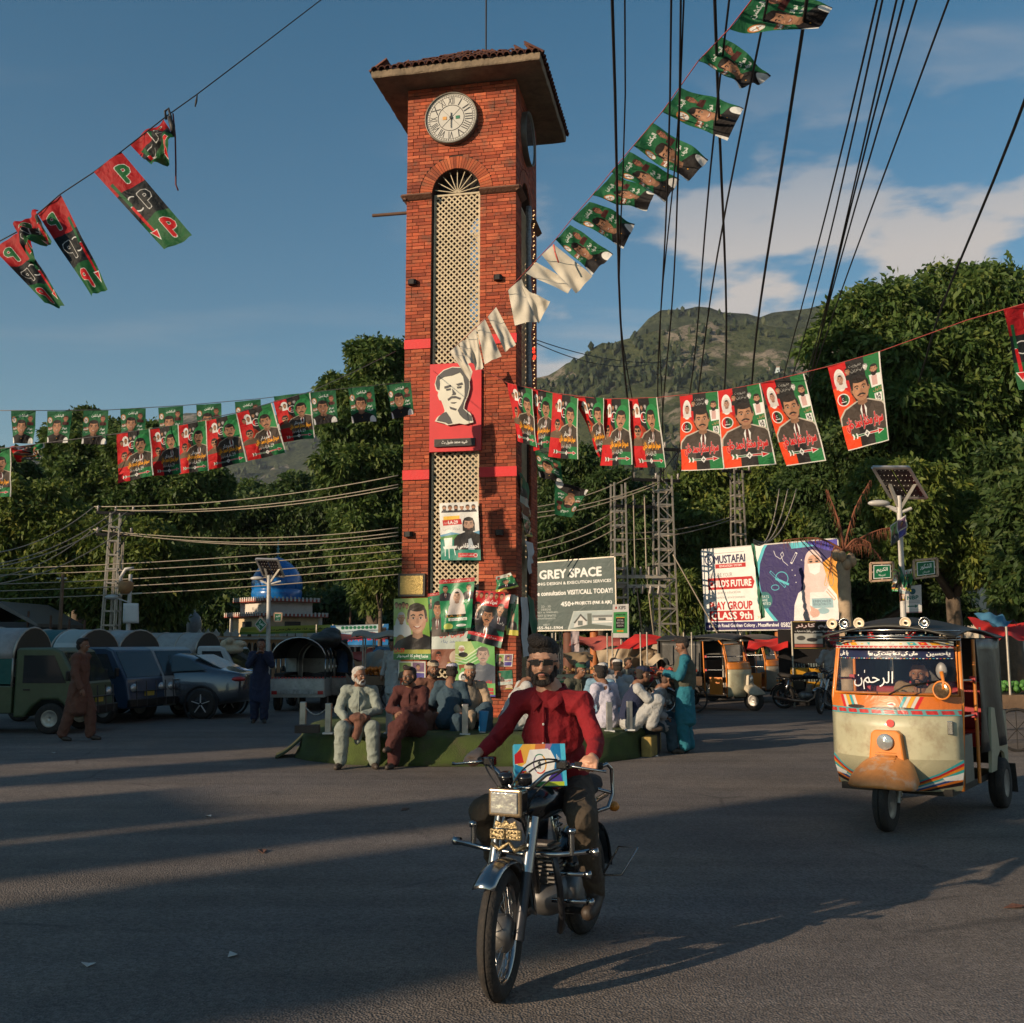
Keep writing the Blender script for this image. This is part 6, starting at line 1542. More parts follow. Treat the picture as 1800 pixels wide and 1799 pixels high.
q=MB();q.bar((-.3,0,ZP(1045,29)),(.35,0,ZP(1043,29)),.05,.04);q.build('crossbar',GALV,e)
e,H=thin_pole('utility_post','short weathered post with a white crossbar above the parked vans',104,31,1010,.07,WOOD,'post');q=MB();q.bar((-.18,0,ZP(1017,31)),(.12,0,ZP(1017,31)),.04,.05);q.build('crossbar',PAINTW,e)
for i,(x,y)in enumerate(((47,1075),(87,1082),(120,1088),(147,1090))):thin_pole('fence_post',f'{("first", "second", "third", "fourth")[i]} rusty post from the grey shed, behind the van canopies',x,30,y,.045,M('rusty_pipe',(.10,.05,.03)),'post')
e,H=thin_pole('floodlight_pole','thin pole with one lit floodlight left of the tower',615,38,1008,.05,M('rusty_pipe',(.10,.05,.03)),'floodlight')
q=MB();q.box((0,0,H),(.28,.14,.2));h_=q.build('lamp_housing',GALV,e);q=MB();q.box((0,-.075,H+.01),(.24,.02,.15));q.build('lamp_glass',M('lamp_on',(.9,.85,.8),var=0,emit=(1,.75,.6,2.0)),h_)
# shed at the left border
e=empty('shed',(P(20,1130,31).x,31.5,0),0,'grey shed with a ridged gable roof at the left border','shed')
q=MB();q.box((0,0,0),(2.4,3.0,2.25),z0=True);q.build('wall',M('shed_grey',(.045,.05,.055),rough=.7,var=.15,vs=3),e)
q=MB();q.prism([(-1.5,2.2),(.1,2.85),(1.3,2.2),(1.3,2.1),(.1,2.72),(-1.5,2.1)],-1.7,1.6,Matrix(((1,0,0,0),(0,0,1,0),(0,1,0,0),(0,0,0,1))));q.build('roof',M('roof_sheet',(.16,.15,.14),rough=.5,metal=.4,var=.2),e)
# solar street lamps
def solar_lamp(label,px,Y,ytop,quad,arms,r=.09,pxb=None):
 b=P(pxb or px,1130,Y);b.z=0;T=P(px,ytop,Y);e=empty('solar_lamp',b,0,label,'street lamp')
 q=MB();q.cone((0,0,0),T-b,r,r*.8,14);q.build('post',PAINTW,e)
 c=[P(x,y,Y+dy)-b for(x,y),dy in zip(quad,(-.35,-.35,.2,.2))]
 n=(c[1]-c[0]).cross(c[3]-c[0]).normalized()
 if n.y>0:n=-n
 fr=MB()
 for a,b_ in((0,1),(1,2),(2,3),(3,0)):fr.bar(c[a],c[b_],.05,.05,up=n)
 f=fr.build('panel_frame',M('alu',(.55,.53,.5),rough=.4,metal=.6,var=.1),e)
 for h in range(2):
  u0,u1=(0.015,.485)if h==0 else(.515,.985)
  L=lambda u,v:(c[0].lerp(c[1],u)).lerp(c[3].lerp(c[2],u),v)
  q=MB();q.add([L(u0,.02),L(u1,.02),L(u1,.98),L(u0,.98)],[(0,1,2,3)]);pn=q.build('solar_panel',M('solar_cell',(.022,.014,.016),rough=.28,var=.2,vs=3,coat=.5),f,solid=.02)
  g_=MB()
  for i in range(4):
   for j in range(6):
    p=L(u0+(u1-u0)*(i+.5)/4,.08+.84*j/5)+n*.014;g_.sph(p,.012,4,3)
  tag(g_.build('cell_dot',M('dot_white',(.35,.33,.3),var=0),pn),kind='stuff')
 q=MB();q.bar(L(.2,.5)-n*.05,T-b-Vector((0,0,.25)),.05,.05);q.bar(L(1,.5)-n*.05,T-b-Vector((0,0,.25)),.05,.05);tag(q.build('bracket',GALV,e),kind='stuff')
 for x0,y0,x1,y1,hd in arms:
  q=MB();a0=P(x0,y0,Y)-b;a1=P(x1,y1,Y)-b;q.cyl(a0,a1,.03,8);ar=q.build('arm',PAINTW,e)
  if hd:q=MB();q.sph(a1,(.2,.09,.06));q.build('lamp_head',M('lamp_shell',(.45,.44,.42)),ar)
 return e,b
e,b=solar_lamp('solar street lamp in front of the blue dome with two green signs',473,30,1012,((450,983),(488,984),(499,1014),(463,1012)),((472,1028,452,1017,1),(473,1028,494,1022,0)),.07)
def gsign(label,c4,Y,mat,frame=True,fm=None,n='street_sign',depth=.03):
 c=[P(x,y,Y)for x,y in c4];ctr=sum(c,Vector())/4;c=[p-ctr for p in c];nrm=(c[1]-c[0]).cross(c[3]-c[0]).normalized()
 if nrm.y>0:nrm=-nrm
 e=empty(n,ctr,0,label,'sign');q=MB()
 q.quad(c[3]+nrm*.012,c[2]+nrm*.012,c[1]+nrm*.012,c[0]+nrm*.012);q.build('sign_face',mat,e,fix=False)
 q=MB();k=.985;q.add([p*k+nrm*.009 for p in c]+[p*k-nrm*.02 for p in c],[(0,1,2,3),(7,6,5,4),(0,4,5,1),(1,5,6,2),(2,6,7,3),(3,7,4,0)]);q.build('sign_back',GALV,e)
 if frame:
  q=MB();cc_=[p*(1.32 if frame==2 else 1.12)for p in c]
  for i in range(4):q.bar(cc_[i],cc_[(i+1)%4],.035,.035,up=nrm)
  if frame==2:
   for i in range(4):q.bar((cc_[i]+cc_[(i+1)%4])/2,(c[i]+c[(i+1)%4])/2,.02,.02)
  q.build('sign_frame',fm or M('frame_rust',(.45,.3,.2),rough=.6,var=.3,vs=6),e)
 return e
gsign('green diamond shaped sign left of the solar lamp post before the dome',((458,1086),(469,1098),(458,1110),(448,1098)),29.8,SG3)
gsign('small square green sign right of the solar lamp post before the dome',((483,1079),(495,1079),(494,1092),(483,1092)),29.8,SG2)
e,b=solar_lamp('solar street lamp with a large twin panel at the right, by the bank sign',1580,18,872,((1534,822),(1597,822),(1629,875),(1565,874)),((1582,902,1565,893,0),(1582,902,1602,894,0),(1575,895,1545,885,1)),.055,pxb=1588)
gsign('green street name sign in a rusty frame, right of the twin panel lamp',((1611,989),(1642,986),(1643,1009),(1612,1013)),17.8,SG1,2)
gsign('green street name sign glaring in the sun, left of the twin panel lamp',((1535,994),(1565,993),(1566,1016),(1535,1018)),17.8,SG2,2)
gsign('white bank sign with green letters under the twin panel lamp',((1586,1032),(1619,1028),(1620,1077),(1586,1078)),18.2,BANK,0,n='bank_sign')
for i,(lab,mat,c4)in enumerate((('torn white and blue poster wrapped high round the twin panel lamp post',PO_PAIR,((1564,925),(1592,905),(1594,940),(1566,960))),('pale green bill tied beside the twin panel lamp post',PO_FACE,((1570,1000),(1582,1003),(1580,1041),(1569,1040))),('long torn poster strip hanging down the twin panel lamp post',PO_MIX,((1580,990),(1592,1020),(1590,1056),(1580,1058))),('dark green bill right of the twin panel lamp post',PO_SM,((1590,1003),(1603,1000),(1602,1040),(1590,1038))))):
 flag(lab,mat,c4,17.75,200+i,.07,name='poster',cat='poster',freq=(2,1.5))
 # shrine with blue dome
DY=47
b=P(484,1130,DY);b.z=0
shr=empty('shrine',b,R(43),'small shrine with a shiny blue dome and red toothed eaves','shrine')
CRW=M('shrine_cream',(.55,.43,.26),rough=.8,var=.12,vs=2,dirt=.2);WHW=M('shrine_white',(.58,.54,.48),rough=.8,var=.1,vs=2,dirt=.2);REDT=M('shrine_red',(.33,.06,.035),rough=.7,var=.15)
z0,z1,z2,z3=ZP(1118,DY)-.9,ZP(1086,DY),ZP(1080,DY),ZP(1060,DY)
q=MB();q.box((0,0,0),(2.9,2.9,z1),z0=True);q.build('lower_wall',CRW,shr)
q=MB();q.box((0,0,z1+.1),(2.35,2.35,z3-z1-.1),z0=True);q.build('upper_wall',WHW,shr)
def eave(z,w_):
 q=MB();q.box((0,0,z),(w_,w_,.14),z0=True);ev=q.build('eave',REDT,shr)
 t=MB();n=int(w_/.2)
 for sd in range(4):
  t.M=rot_face(sd)
  for i in range(n):t.box((-w_/2+(i+.5)*w_/n,-w_/2-.012,z+.03),(w_/n*.45,.03,.18),z0=True)
 tag(t.build('tooth',WHW,ev),kind='stuff')
eave(z1,3.4);eave(z3,2.85)
for sx in(-1,1):
 for sy in(-1,1):
  q=MB();q.cyl((sx*1.42,sy*1.42,0),(sx*1.42,sy*1.42,z1),.12,10);q.build('column',WHW,shr)
for k in range(2):
 q=MB();q.M=rot_face(-k);q.box((0,-1.46,z1-1.2),(.8,.03,1.0),z0=True);q.build('window',DARKG,shr)
zd=z3+.14;rd=44/1800*DY
q=MB();q.lathe([(rd*.97,0),(rd,.25),(rd*.98,.42),(rd*.96,.44),(rd,.5),(rd*1.0,.8),(rd*.93,1.1),(rd*.78,1.4),(rd*.52,1.68),(rd*.25,1.86),(.06,1.96),(0,1.97)],(0,0,zd),n=32);q.build('dome',M('dome_blue',(.005,.13,.42),rough=.28,var=.15,vs=3,coat=.4,bump=.25,bs=8),shr)
q=MB();q.lathe([(.0,0),(.06,.02),(.03,.12),(.09,.2),(.03,.3),(.08,.38),(.02,.46),(.05,.55),(.0,.85)],(0,0,zd+1.95),n=10);q.build('finial',M('finial_teal',(.1,.3,.32),rough=.4),shr)
# arcaded boundary wall
AY=41
w0=P(326,1130,AY).x;w1=P(720,1130,AY).x;WL=w1-w0
aw=empty('arcade_wall',((w0+w1)/2,AY,0),0,'peach coloured boundary wall with a row of small arches and white crenels','wall')
PEACH=M('wall_peach',(.50,.28,.15),rough=.85,var=.12,vs=2,dirt=.25)
zt=ZP(1119,AY)
q=MB();q.box((0,.2,0),(WL,.3,zt),z0=True);q.build('wall',PEACH,aw)
q=MB();q.box((0,.0,zt-.12),(WL+.05,.16,.08),z0=True);q.build('ledge',WHW,aw)
q=MB();n=int(WL/.235)
for i in range(n):
 x=-WL/2+(i+.5)*WL/n
 Mx=Matrix(((1,0,0,x),(0,0,1,.048),(0,1,0,zt-.62),(0,0,0,1)))
 q.prism([(-.075,0),(.075,0),(.075,.24),(.05,.33),(0,.39),(-.05,.33),(-.075,.24)],0,.02,Mx)
tag(q.build('arch_niche',M('niche_shade',(.03,.02,.015),rough=1,var=.2),aw),kind='stuff')  # near-black inlays paint the shade inside the niches onto the wall
q=MB()
for i in range(n):
 x=-WL/2+i*WL/n;q.cyl((x,.035,zt-.62),(x,.035,zt-.25),.02,6)
tag(q.build('colonnette',WHW,aw),kind='stuff')
for i in range(26):
 x=-WL/2+.5+i*.33+(i//3)*.12
 if x>WL/2:break
 q=MB();q.prism([(-.12,0),(.12,0),(.14,.12),(.05,.2),(0,.3),(-.05,.2),(-.14,.12)],0,.08,Matrix(((1,0,0,x),(0,0,1,.1),(0,1,0,zt+.0),(0,0,0,1))));q.build('crenel',WHW,aw)
e=empty('small_dome',P(340,1130,43),0,'small grey dome with a finial behind the left end of the peach wall','dome');e.location.z=0
q=MB();q.lathe([(.3,0),(.3,ZP(1104,43)),(.32,ZP(1098,43)),(.26,ZP(1085,43)),(.1,ZP(1078,43)),(0,ZP(1076,43))],n=18);q.build('dome',M('dome_grey',(.2,.2,.2),rough=.4,var=.2),e);q=MB();q.cone((0,0,ZP(1077,43)),(0,0,ZP(1068,43)),.07,.01,8);q.build('finial',GALV,e)
sheet('long_banner','long yellow green banner over the shrine gate','banner',[P(424,1103,40),P(593,1098,39),P(590,1112,39),P(420,1116,40)],YELB,amp=.04,seed=3,nu=24,nv=6)
sheet('long_banner','blue and white banner with big red script left of the tower','banner',[P(581,1100,34),P(683,1097,34),P(682,1138,34),P(582,1137,34)],SHRINEB,amp=.03,seed=4,nu=18,nv=8)
sheet('long_banner','small blue banner squeezed left of the red script banner','banner',[P(553,1113,35),P(583,1111,35),P(583,1134,35),P(555,1136,35)],M('print_blue_small',(.03,.16,.34),rough=.5,var=.4,vs=3),amp=.03,seed=5,nu=8,nv=6)
for i,(x,Y)in enumerate(((585,34.1),(680,34.1),(556,35.1))):thin_pole('banner_post',('post at the left end of the red script banner','post at the right end of the red script banner','post of the small blue banner')[i],x,Y,1098,.04,GALV,'post')
# billboards
def board(name,label,c4,Y4,mat,posts,fm):
 c=[P(x,y,Y)for(x,y),Y in zip(c4,Y4)];ctr=sum(c,Vector())/4;e=empty(name,(ctr.x,ctr.y,0),0,label,'billboard');o=Vector((ctr.x,ctr.y,0));c=[p-o for p in c]
 n=(c[1]-c[0]).cross(c[3]-c[0]).normalized();n=-n if n.y>0 else n
 q=MB();q.grid(lambda u,v:(c[3].lerp(c[2],u)).lerp(c[0].lerp(c[1],u),v)+n*(.03+.008*smoothnoise((u*9,v*4,1))),16,8);q.build('printed_skin',mat,e,fix=False)
 q=MB()
 for i in range(4):q.bar(c[i],c[(i+1)%4],.07,.05,up=n)
 for t in(.25,.5,.75):q.bar(c[0].lerp(c[1],t)-n*.03,c[3].lerp(c[2],t)-n*.03,.05,.05)
 q.build('frame',fm,e)
 for t,r,m_ in posts:
  q=MB();p=c[3].lerp(c[2],t)-n*(r+.09);q.cyl((p.x,p.y,0),(p.x,p.y,p.z+.8),r,12);q.build('post',m_,e)
 return e
ORP=M('post_orange',(.42,.14,.04),rough=.6,var=.2,vs=3,dirt=.2);BRP=M('post_brown',(.13,.05,.03),rough=.7,var=.2)
board('billboard','grey green design office billboard just right of the tower',((907,993),(1080,980),(1083,1106),(909,1109)),(30.5,29.3,29.3,30.5),GREYB,((.5,.17,BRP),(.76,.12,ORP),(.1,.12,BRP)),GALV)
board('billboard','white and navy school billboard with a veiled student',((1234,968),(1472,948),(1484,1105),(1242,1108)),(31.5,28.4,28.4,31.5),SCHOOL,((.53,.17,ORP),(.25,.06,GALV)),M('frame_white',(.5,.48,.45),rough=.5))
e=gsign('narrow white and green college sign on a post in front of the grey billboard',((1077,1063),(1105,1062),(1105,1121),(1075,1121)),27.5,KIPS,0,n='college_sign');
thin_pole('sign_post','thin post under the college sign',1092,27.6,1120,.03,GALV,'post')
flag('thin green pennant twisted round a string in front of the school billboard',GSH,[(1321,956),(1326,956),(1344,1085),(1338,1090)],28.0,210,.16,nu=6,nv=26,freq=(1.5,5))
sheet('cloth','pale lilac cloth hanging from the frame under the grey billboard','cloth',[P(1003,1110,29),P(1018,1110,29),P(1018,1146,29),P(1004,1146,29)],M('lilac_cloth',(.4,.33,.34),rough=.8),amp=.05,seed=8,nu=6,nv=8)
# dead palm with coconuts
PY=21.5
b=P(1489,1130,PY);b.z=0;pt=P(1482,985,PY)
palm=empty('palm_tree',b,0,'dead palm with dry brown fronds and a cluster of coconuts beside the school billboard','palm')
q=MB();pts=[Vector((0,0,0)).lerp(pt-b,t/18)for t in range(19)];q.tube(pts,[.15-.03*t/18+(.012 if t%2 else 0)for t in range(19)],12);q.build('trunk',M('palm_bark',(.36,.27,.18),rough=.9,var=.25,vs=6,bump=.6,bs=14),palm)
for i in range(9):
 a=i*2.4;q=MB();q.sph(pt-b+Vector((.17*math.cos(a)+.02,.14*math.sin(a),-.02+.13*math.sin(i*1.9))),(.095,.095,.12),10,7);q.build('coconut',M('coconut',(.40,.27,.16),rough=.7,var=.2,vs=6),palm)
FRD=M('dry_frond',(.20,.07,.035),rough=.9,var=.35,vs=6)
for i,tr in enumerate([((1482,968),(1450,950),(1420,946),(1378,950)),((1483,966),(1478,930),(1465,890),(1452,860)),((1484,966),(1492,930),(1505,890),(1530,845)),((1485,968),(1515,945),(1545,932),(1566,928)),((1485,970),(1510,958),(1535,966),(1552,990)),((1484,968),(1500,950),(1514,948),(1530,955)),((1481,970),(1470,960),(1462,975),(1460,1000))]):
 base=[P(x,y,PY-.15*i*(1 if i%2 else-.6))-b for x,y in tr];m_=[]
 for k in range(3):
  p0=base[max(k-1,0)];p1=base[k];p2=base[k+1];p3=base[min(k+2,3)]
  for t in np.linspace(0,1,7)[:-1]:m_.append(.5*((2*p1)+(-p0+p2)*t+(2*p0-5*p1+4*p2-p3)*t*t+(-p0+3*p1-3*p2+p3)*t**3))
 m_.append(base[3]);q=MB();q.tube(m_,[.028-.02*j/len(m_)for j in range(len(m_))],5);fr=q.build('frond',FRD,palm)
 q=MB();r_=random.Random(i)
 for j in range(3,len(m_)):
  for s_ in range(3):
   d=Vector((r_.uniform(-.06,.06),r_.uniform(-.12,.12),-r_.uniform(.1,.32)));a=m_[j]+Vector((r_.uniform(-.03,.03),0,0));q.add([a,a+Vector((.012,0,0)),a+d],[(0,1,2)])
 tag(q.build('leaflet',FRD,fr,fix=False),kind='stuff')
 # pale house at the right edge behind the trees
e=empty('house',(P(1800,1130,40).x,41,0),0,'cream house glimpsed through branches at the right border','house')
q=MB();q.box((0,0,0),(4.2,4,ZP(945,40)),z0=True);q.build('wall',M('house_cream',(.55,.48,.38),rough=.85,var=.12,vs=1),e)
q=MB();q.box((-.3,-2.02,3.0),(1.2,.06,1.0),z0=True);q.build('window',DARKG,e);q=MB();q.box((0,-2.1,2.5),(4.4,.5,.15),z0=True);q.build('ledge',M('concrete',(.32,.3,.27)),e)
# houses on the slopes
def slope_place(V,px,py):
 """point of the slope mesh that shows nearest to a photograph pixel"""
 nx=V.shape[1]-1;i=int(round((px+900)/3600*nx));best=None
 for j in range(2,V.shape[0]):
  p=V[j,i];d=Vector(p)-Vector((0,0,EYE));dep=d.y*math.cos(PITCH)+d.z*math.sin(PITCH);up=-d.y*math.sin(PITCH)+d.z*math.cos(PITCH);y=900-up/dep*1800
  if best is None or abs(y-py)<best[0]:best=(abs(y-py),Vector(p))
 return best[1]
rh=random.Random(4);hp=[(1140,858),(1160,850),(1185,846),(1440,742),(1456,748),(1468,743),(1482,752),(1448,762),(1470,768),(1452,782),(1478,786),(1376,652),(1150,880),(1195,858),(1462,775),(540,878),(560,884),(505,886),(1690,770),(1720,860)]
hw=['leftmost white house above the transformer frame','second white house above the transformer frame','third white house above the transformer frame']
for i,(x,y)in enumerate(hp):
 p=slope_place(VN,x,y);s_=p.y/1800
 e=empty('hillside_house',p-Vector((0,0,1)),rh.uniform(-.5,.5),hw[i]if i<3 else 'tiny pale flat roofed house on the wooded slope','house','tiny houses on the slopes')
 w_,d_,h_=rh.uniform(14,24)*s_,rh.uniform(10,16)*s_,rh.uniform(7,12)*s_
 q=MB();q.box((0,0,0),(w_,d_,h_+1),z0=True);q.build('wall',M('far_wall_%d'%(i%3),((.6,.57,.5),(.5,.42,.34),(.42,.5,.52))[i%3],rough=.9,var=.08,vs=.2),e)
 q=MB();q.box((0,0,h_+1),(w_*1.1,d_*1.1,.6),z0=True);q.build('roof',M('far_roof',(.3,.2,.16),rough=.9,var=.1),e)
 q=MB()
 for k in range(3):q.box((-w_*.33+k*w_*.33,-d_/2-.05,h_*.4),(w_*.15,.1,h_*.35),z0=True)
 tag(q.build('window',DARKG,e),kind='stuff')
 # ================================================================== people builder
def blob(name,prims,vox,mat,parent,sm=3,wr=0.0,ws=9.0,mats=None):
 m=MB()
 for p in prims:
  if p[0]=='c':
   _,a,b,r0,r1=p;a=Vector(a);b=Vector(b);m.cone(a,b,r0,r1,12,caps=True);m.sph(a,r0,12,8);m.sph(b,r1,12,8)
  else:m.sph(p[1],p[2],16,11,rot=p[3]if len(p)>3 else None)
 o=m.build(name,mat,parent,fix=False)
 q=o.modifiers.new('r','REMESH');q.mode='VOXEL';q.voxel_size=vox;q.use_smooth_shade=True
 if sm:q=o.modifiers.new('s','SMOOTH');q.iterations=sm;q.factor=.5
 bake(o)
 if wr:
  me=o.data;n=len(me.vertices);co=np.empty(n*3,np.float32);me.vertices.foreach_get('co',co);no=np.array([v.normal[:]for v in me.vertices],np.float32);co=co.reshape(-1,3)
  s=random.random()*9;P_=co*ws
  f=np.sin(P_[:,0]*2.1+P_[:,2]*1.3+2.2*np.sin(P_[:,1]*1.7+s))*.5+np.sin(P_[:,1]*3.1-P_[:,2]*2.4+1.6*np.sin(P_[:,0]*2.3+s))*.35+np.sin(P_[:,2]*4.3+2*np.sin((P_[:,0]+P_[:,1])*2+s))*.3
  f=-np.abs(f)**.7*1.1+.75
  me.vertices.foreach_set('co',(co+no*(f*wr)[:,None]).ravel());me.update()
 return o
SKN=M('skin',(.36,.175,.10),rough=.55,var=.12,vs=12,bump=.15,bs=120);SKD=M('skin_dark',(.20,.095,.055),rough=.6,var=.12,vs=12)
HAIR=M('hair_black',(.022,.016,.013),rough=.7,var=.3,vs=40,bump=.8,bs=160);HAIRG=M('hair_grey',(.42,.40,.37),rough=.8,var=.25,vs=40,bump=.6,bs=120);SHOE=M('shoe_dark',(.04,.028,.02),rough=.6,var=.2)
def CLOTH(n,c):return M('cloth_'+n,c,rough=.9,var=.13,vs=5,bump=.9,bs=17)
V3=Vector
def rotz(a):return Matrix.Rotation(a,3,'Z')
def hand(wr,d,n,curl,s=1.0):
 """palm and five fingers: d along the hand, n out of the palm, curl 0..1"""
 d=V3(d).normalized();n=V3(n);n=(n-d*n.dot(d)).normalized();sd=d.cross(n);wr=V3(wr);out=[]
 pc=wr+d*.045*s
 R_=Matrix((d,sd,n)).transposed();out.append(('e',pc,(.052*s,.04*s,.018*s),R_));out.append(('c',wr-d*.02,wr+d*.03,.025*s,.026*s))
 for i,(o,L)in enumerate(((-.033,.060),(-.011,.074),(.012,.069),(.033,.052))):
  a=wr+d*.085*s+sd*o*s;th=.35+curl*.9;b=a+(d*math.cos(th)+n*math.sin(th))*L*.5*s;th2=th+.4+curl*1.2;c=b+(d*math.cos(th2)+n*math.sin(th2))*L*.42*s;th3=th2+.3+curl*.5
  e=c+(d*math.cos(th3)+n*math.sin(th3))*L*.25*s
  out+=[('c',a-d*.02,b,.0102*s,.0095*s),('c',b,c,.0093*s,.0085*s),('c',c,e,.0085*s,.0075*s)]
 a=wr+d*.025*s-sd*.032*s;b=a+(d*.6-sd*.55+n*.5).normalized()*.042*s;c=b+(d*.85+n*.45+sd*.1*curl).normalized()*.036*s
 return out+[('c',a,b,.0135*s,.012*s),('c',b,c,.0115*s,.0095*s)]
def person(label,loc,rz,J,shirt,pants,skin=None,hair=None,cap=None,beard=None,glasses=False,vox=.013,kameez=.0,vest=None,long=False,group=None,shoe='sandal',parent_xf=None,curl=.3,hn=(0,0,-1),wrk=.014,moust=False,bag=False,cuffs=0):
 skin=skin or SKN;hair=hair or HAIR
 e=empty('person',loc,rz,label,'person',group)
 hd=V3(J['hd']);yaw=J.get('yaw',0);pit=J.get('pitch',0)
 Rh=Matrix.Rotation(yaw,3,'Z')@Matrix.Rotation(pit,3,'Y')
 H=lambda x,y,z:hd+Rh@V3((x,y,z))
 el=lambda x,y,z,a,b,c:('e',H(x,y,z),(a,b,c),Rh)
 b=[el(-.01,0,.03,.098,.078,.098),el(.022,0,-.03,.066,.062,.085),el(.040,0,-.075,.042,.040,.035),('c',H(.080,0,.015),H(.104,0,-.022),.011,.016),el(.088,0,-.062,.014,.026,.010),el(.076,0,.030,.016,.052,.012),el(.012,.080,-.008,.018,.010,.03),el(.012,-.080,-.008,.018,.010,.03),el(.055,.035,-.03,.03,.022,.025),el(.055,-.035,-.03,.03,.022,.025)]
 nk,ch,pv=V3(J['nk']),V3(J['ch']),V3(J['pv'])
 b+=[('c',H(-.015,0,-.06),nk,.054,.06),('c',nk,ch,.075,.125),('c',ch,pv,.13,.125)]
 sk=[];tr=[]
 for s_ in('L','R'):
  q=1 if s_=='L' else-1
  sh,eb,wr=(V3(J[k+s_])for k in('sh','el','wr'));hp,kn,an,to=(V3(J[k+s_])for k in('hp','kn','an','to'))
  b+=[('c',nk-V3((0,0,.04)),sh,.05,.046),('c',sh,eb,.046,.037),('c',eb,wr,.037,.025),('c',hp,kn,.085,.06),('c',kn,an,.058,.036)]
  hdv=J.get('hd'+s_)or(wr-eb);b+=hand(wr,hdv,J.get('hn'+s_,hn),J.get('cu',curl))if q>0 else[(p[0],*p[1:])for p in hand(wr,hdv,J.get('hn'+s_,hn),J.get('cu',curl))]
  if shoe is None:b+=[('c',an,an.lerp(to,.35)-V3((0,0,.02)),.036,.038),('c',an.lerp(to,.3)-V3((0,0,.01)),to,.036,.028)]
  sk+=[('c',sh,eb,.054 if not kameez else .066,.045 if not kameez else .066),('c',eb,eb.lerp(wr,.9),.045 if not kameez else .06,.034 if not kameez else .055)]
  tw=.118 if kameez else .092
  tr+=[('c',hp,kn,tw+.005,tw-.012 if kameez else .078),('c',kn,kn.lerp(an,.93),(.102 if kameez else .074),(.082 if kameez else .05))]
 blob('body',b,vox*(.62 if vox>.009 else 1),skin,e,2)
 if shoe:
  for s_ in('L','R'):
   an,to=V3(J['an'+s_]),V3(J['to'+s_]);q=[('c',an-V3((0,0,.0)),an.lerp(to,.4)-V3((0,0,.02)),.046,.046),('c',an.lerp(to,.3)-V3((0,0,.02)),to,.046,.038)]
   if shoe=='boot':q+=[('c',an,an.lerp(V3(J['kn'+s_]),.3),.05,.056)]
   blob('shoe',q,vox,SHOE,e,2)
 wid=(V3(J['shL'])-V3(J['shR'])).length*.42
 Rb=Matrix.Rotation(math.atan2((V3(J['shL'])-V3(J['shR'])).x*-1,(V3(J['shL'])-V3(J['shR'])).y),3,'Z')
 up=nk-V3((0,0,.05));t=[('e',ch,(.125,wid+.03,.17),Rb),('e',ch.lerp(pv,.55),(.128,.165,.17),Rb),('c',up,V3(J['shL']),.07,.068 if not kameez else .076),('c',up,V3(J['shR']),.07,.068 if not kameez else .076),('e',nk-V3((0,0,.045)),(.085,.10,.055),Rb)]+sk
 t+=[('e',pv+V3((0,0,.02)),(.14,.17,.12),Rb),('c',nk-V3((0,0,.07)),ch,.098,.148),('c',ch,pv,.152,.142)]
 if kameez>.3:
  for k in range(13):z=k/12*kameez;t.append(('e',pv-V3((0,0,z)),(.135+.02*k/12,.175+.04*k/12,.08),Rb))
 elif kameez>0:
  for s_ in('L','R'):t+=[('c',V3(J['hp'+s_])+V3((0,0,.02)),V3(J['hp'+s_]).lerp(V3(J['kn'+s_]),.85),.115,.105)]
  mk=(V3(J['knL'])+V3(J['knR']))/2;t+=[('c',mk-V3((.04,0,.0)),mk-V3((.06,0,.16)),.07,.05)]if mk.z<.7 else[]
  t+=[('e',(V3(J['knL'])+V3(J['knR'])+V3(J['hpL'])+V3(J['hpR']))/4,(.18,.15,.07),Rb)]
 blob('shirt',t,vox,shirt,e,3,wrk)
 blob('trousers',tr+[('e',pv-V3((0,0,.03)),(.12,.16,.11),Rb)],vox,pants,e,3,wrk)
 if kameez and not vest and vox>.009:
  m=MB();d_=Rb@V3((1,0,0));m.tube([nk+d_*.085-V3((0,0,.05)),nk.lerp(ch,.5)+d_*.135,ch+d_*.148,ch.lerp(pv,.3)+d_*.15],.008,6);m.build('placket',shirt,e);m=MB();m.torus(nk+V3((.005,0,-.01)),(.25,0,1),.068,.014,18,6);m.build('collar',shirt,e)
 if vest:blob('waistcoat',[('e',ch,(.15,wid+.055,.19),Rb),('e',ch.lerp(pv,.6),(.16,.205,.18),Rb),('c',nk-V3((0,0,.08)),ch,.115,.172),('c',ch,ch.lerp(pv,.75),.175,.172)],vox,vest,e,2,.003)
 hv=vox*.6
 if cap:blob('cap',[el(-.012,0,.085,.104,.088,.05),el(-.01,0,.06,.106,.09,.025)]+([el(.085,0,.052,.06,.06,.010)]if cap[1]else[]),hv,cap[0],e,1)
 hh=[el(-.03,0,.055,.094,.086,.078),el(-.055,0,-.01,.06,.082,.075),el(.03,0,.108,.062,.066,.03)]if not long else[el(-.02,0,.07,.105,.085,.07),el(.045,-.01,.112,.062,.066,.036),el(-.045,0,.02,.07,.078,.07),el(.05,-.03,.128,.05,.05,.03)]
 blob('hair',hh,hv,hair,e,1,.003,30)
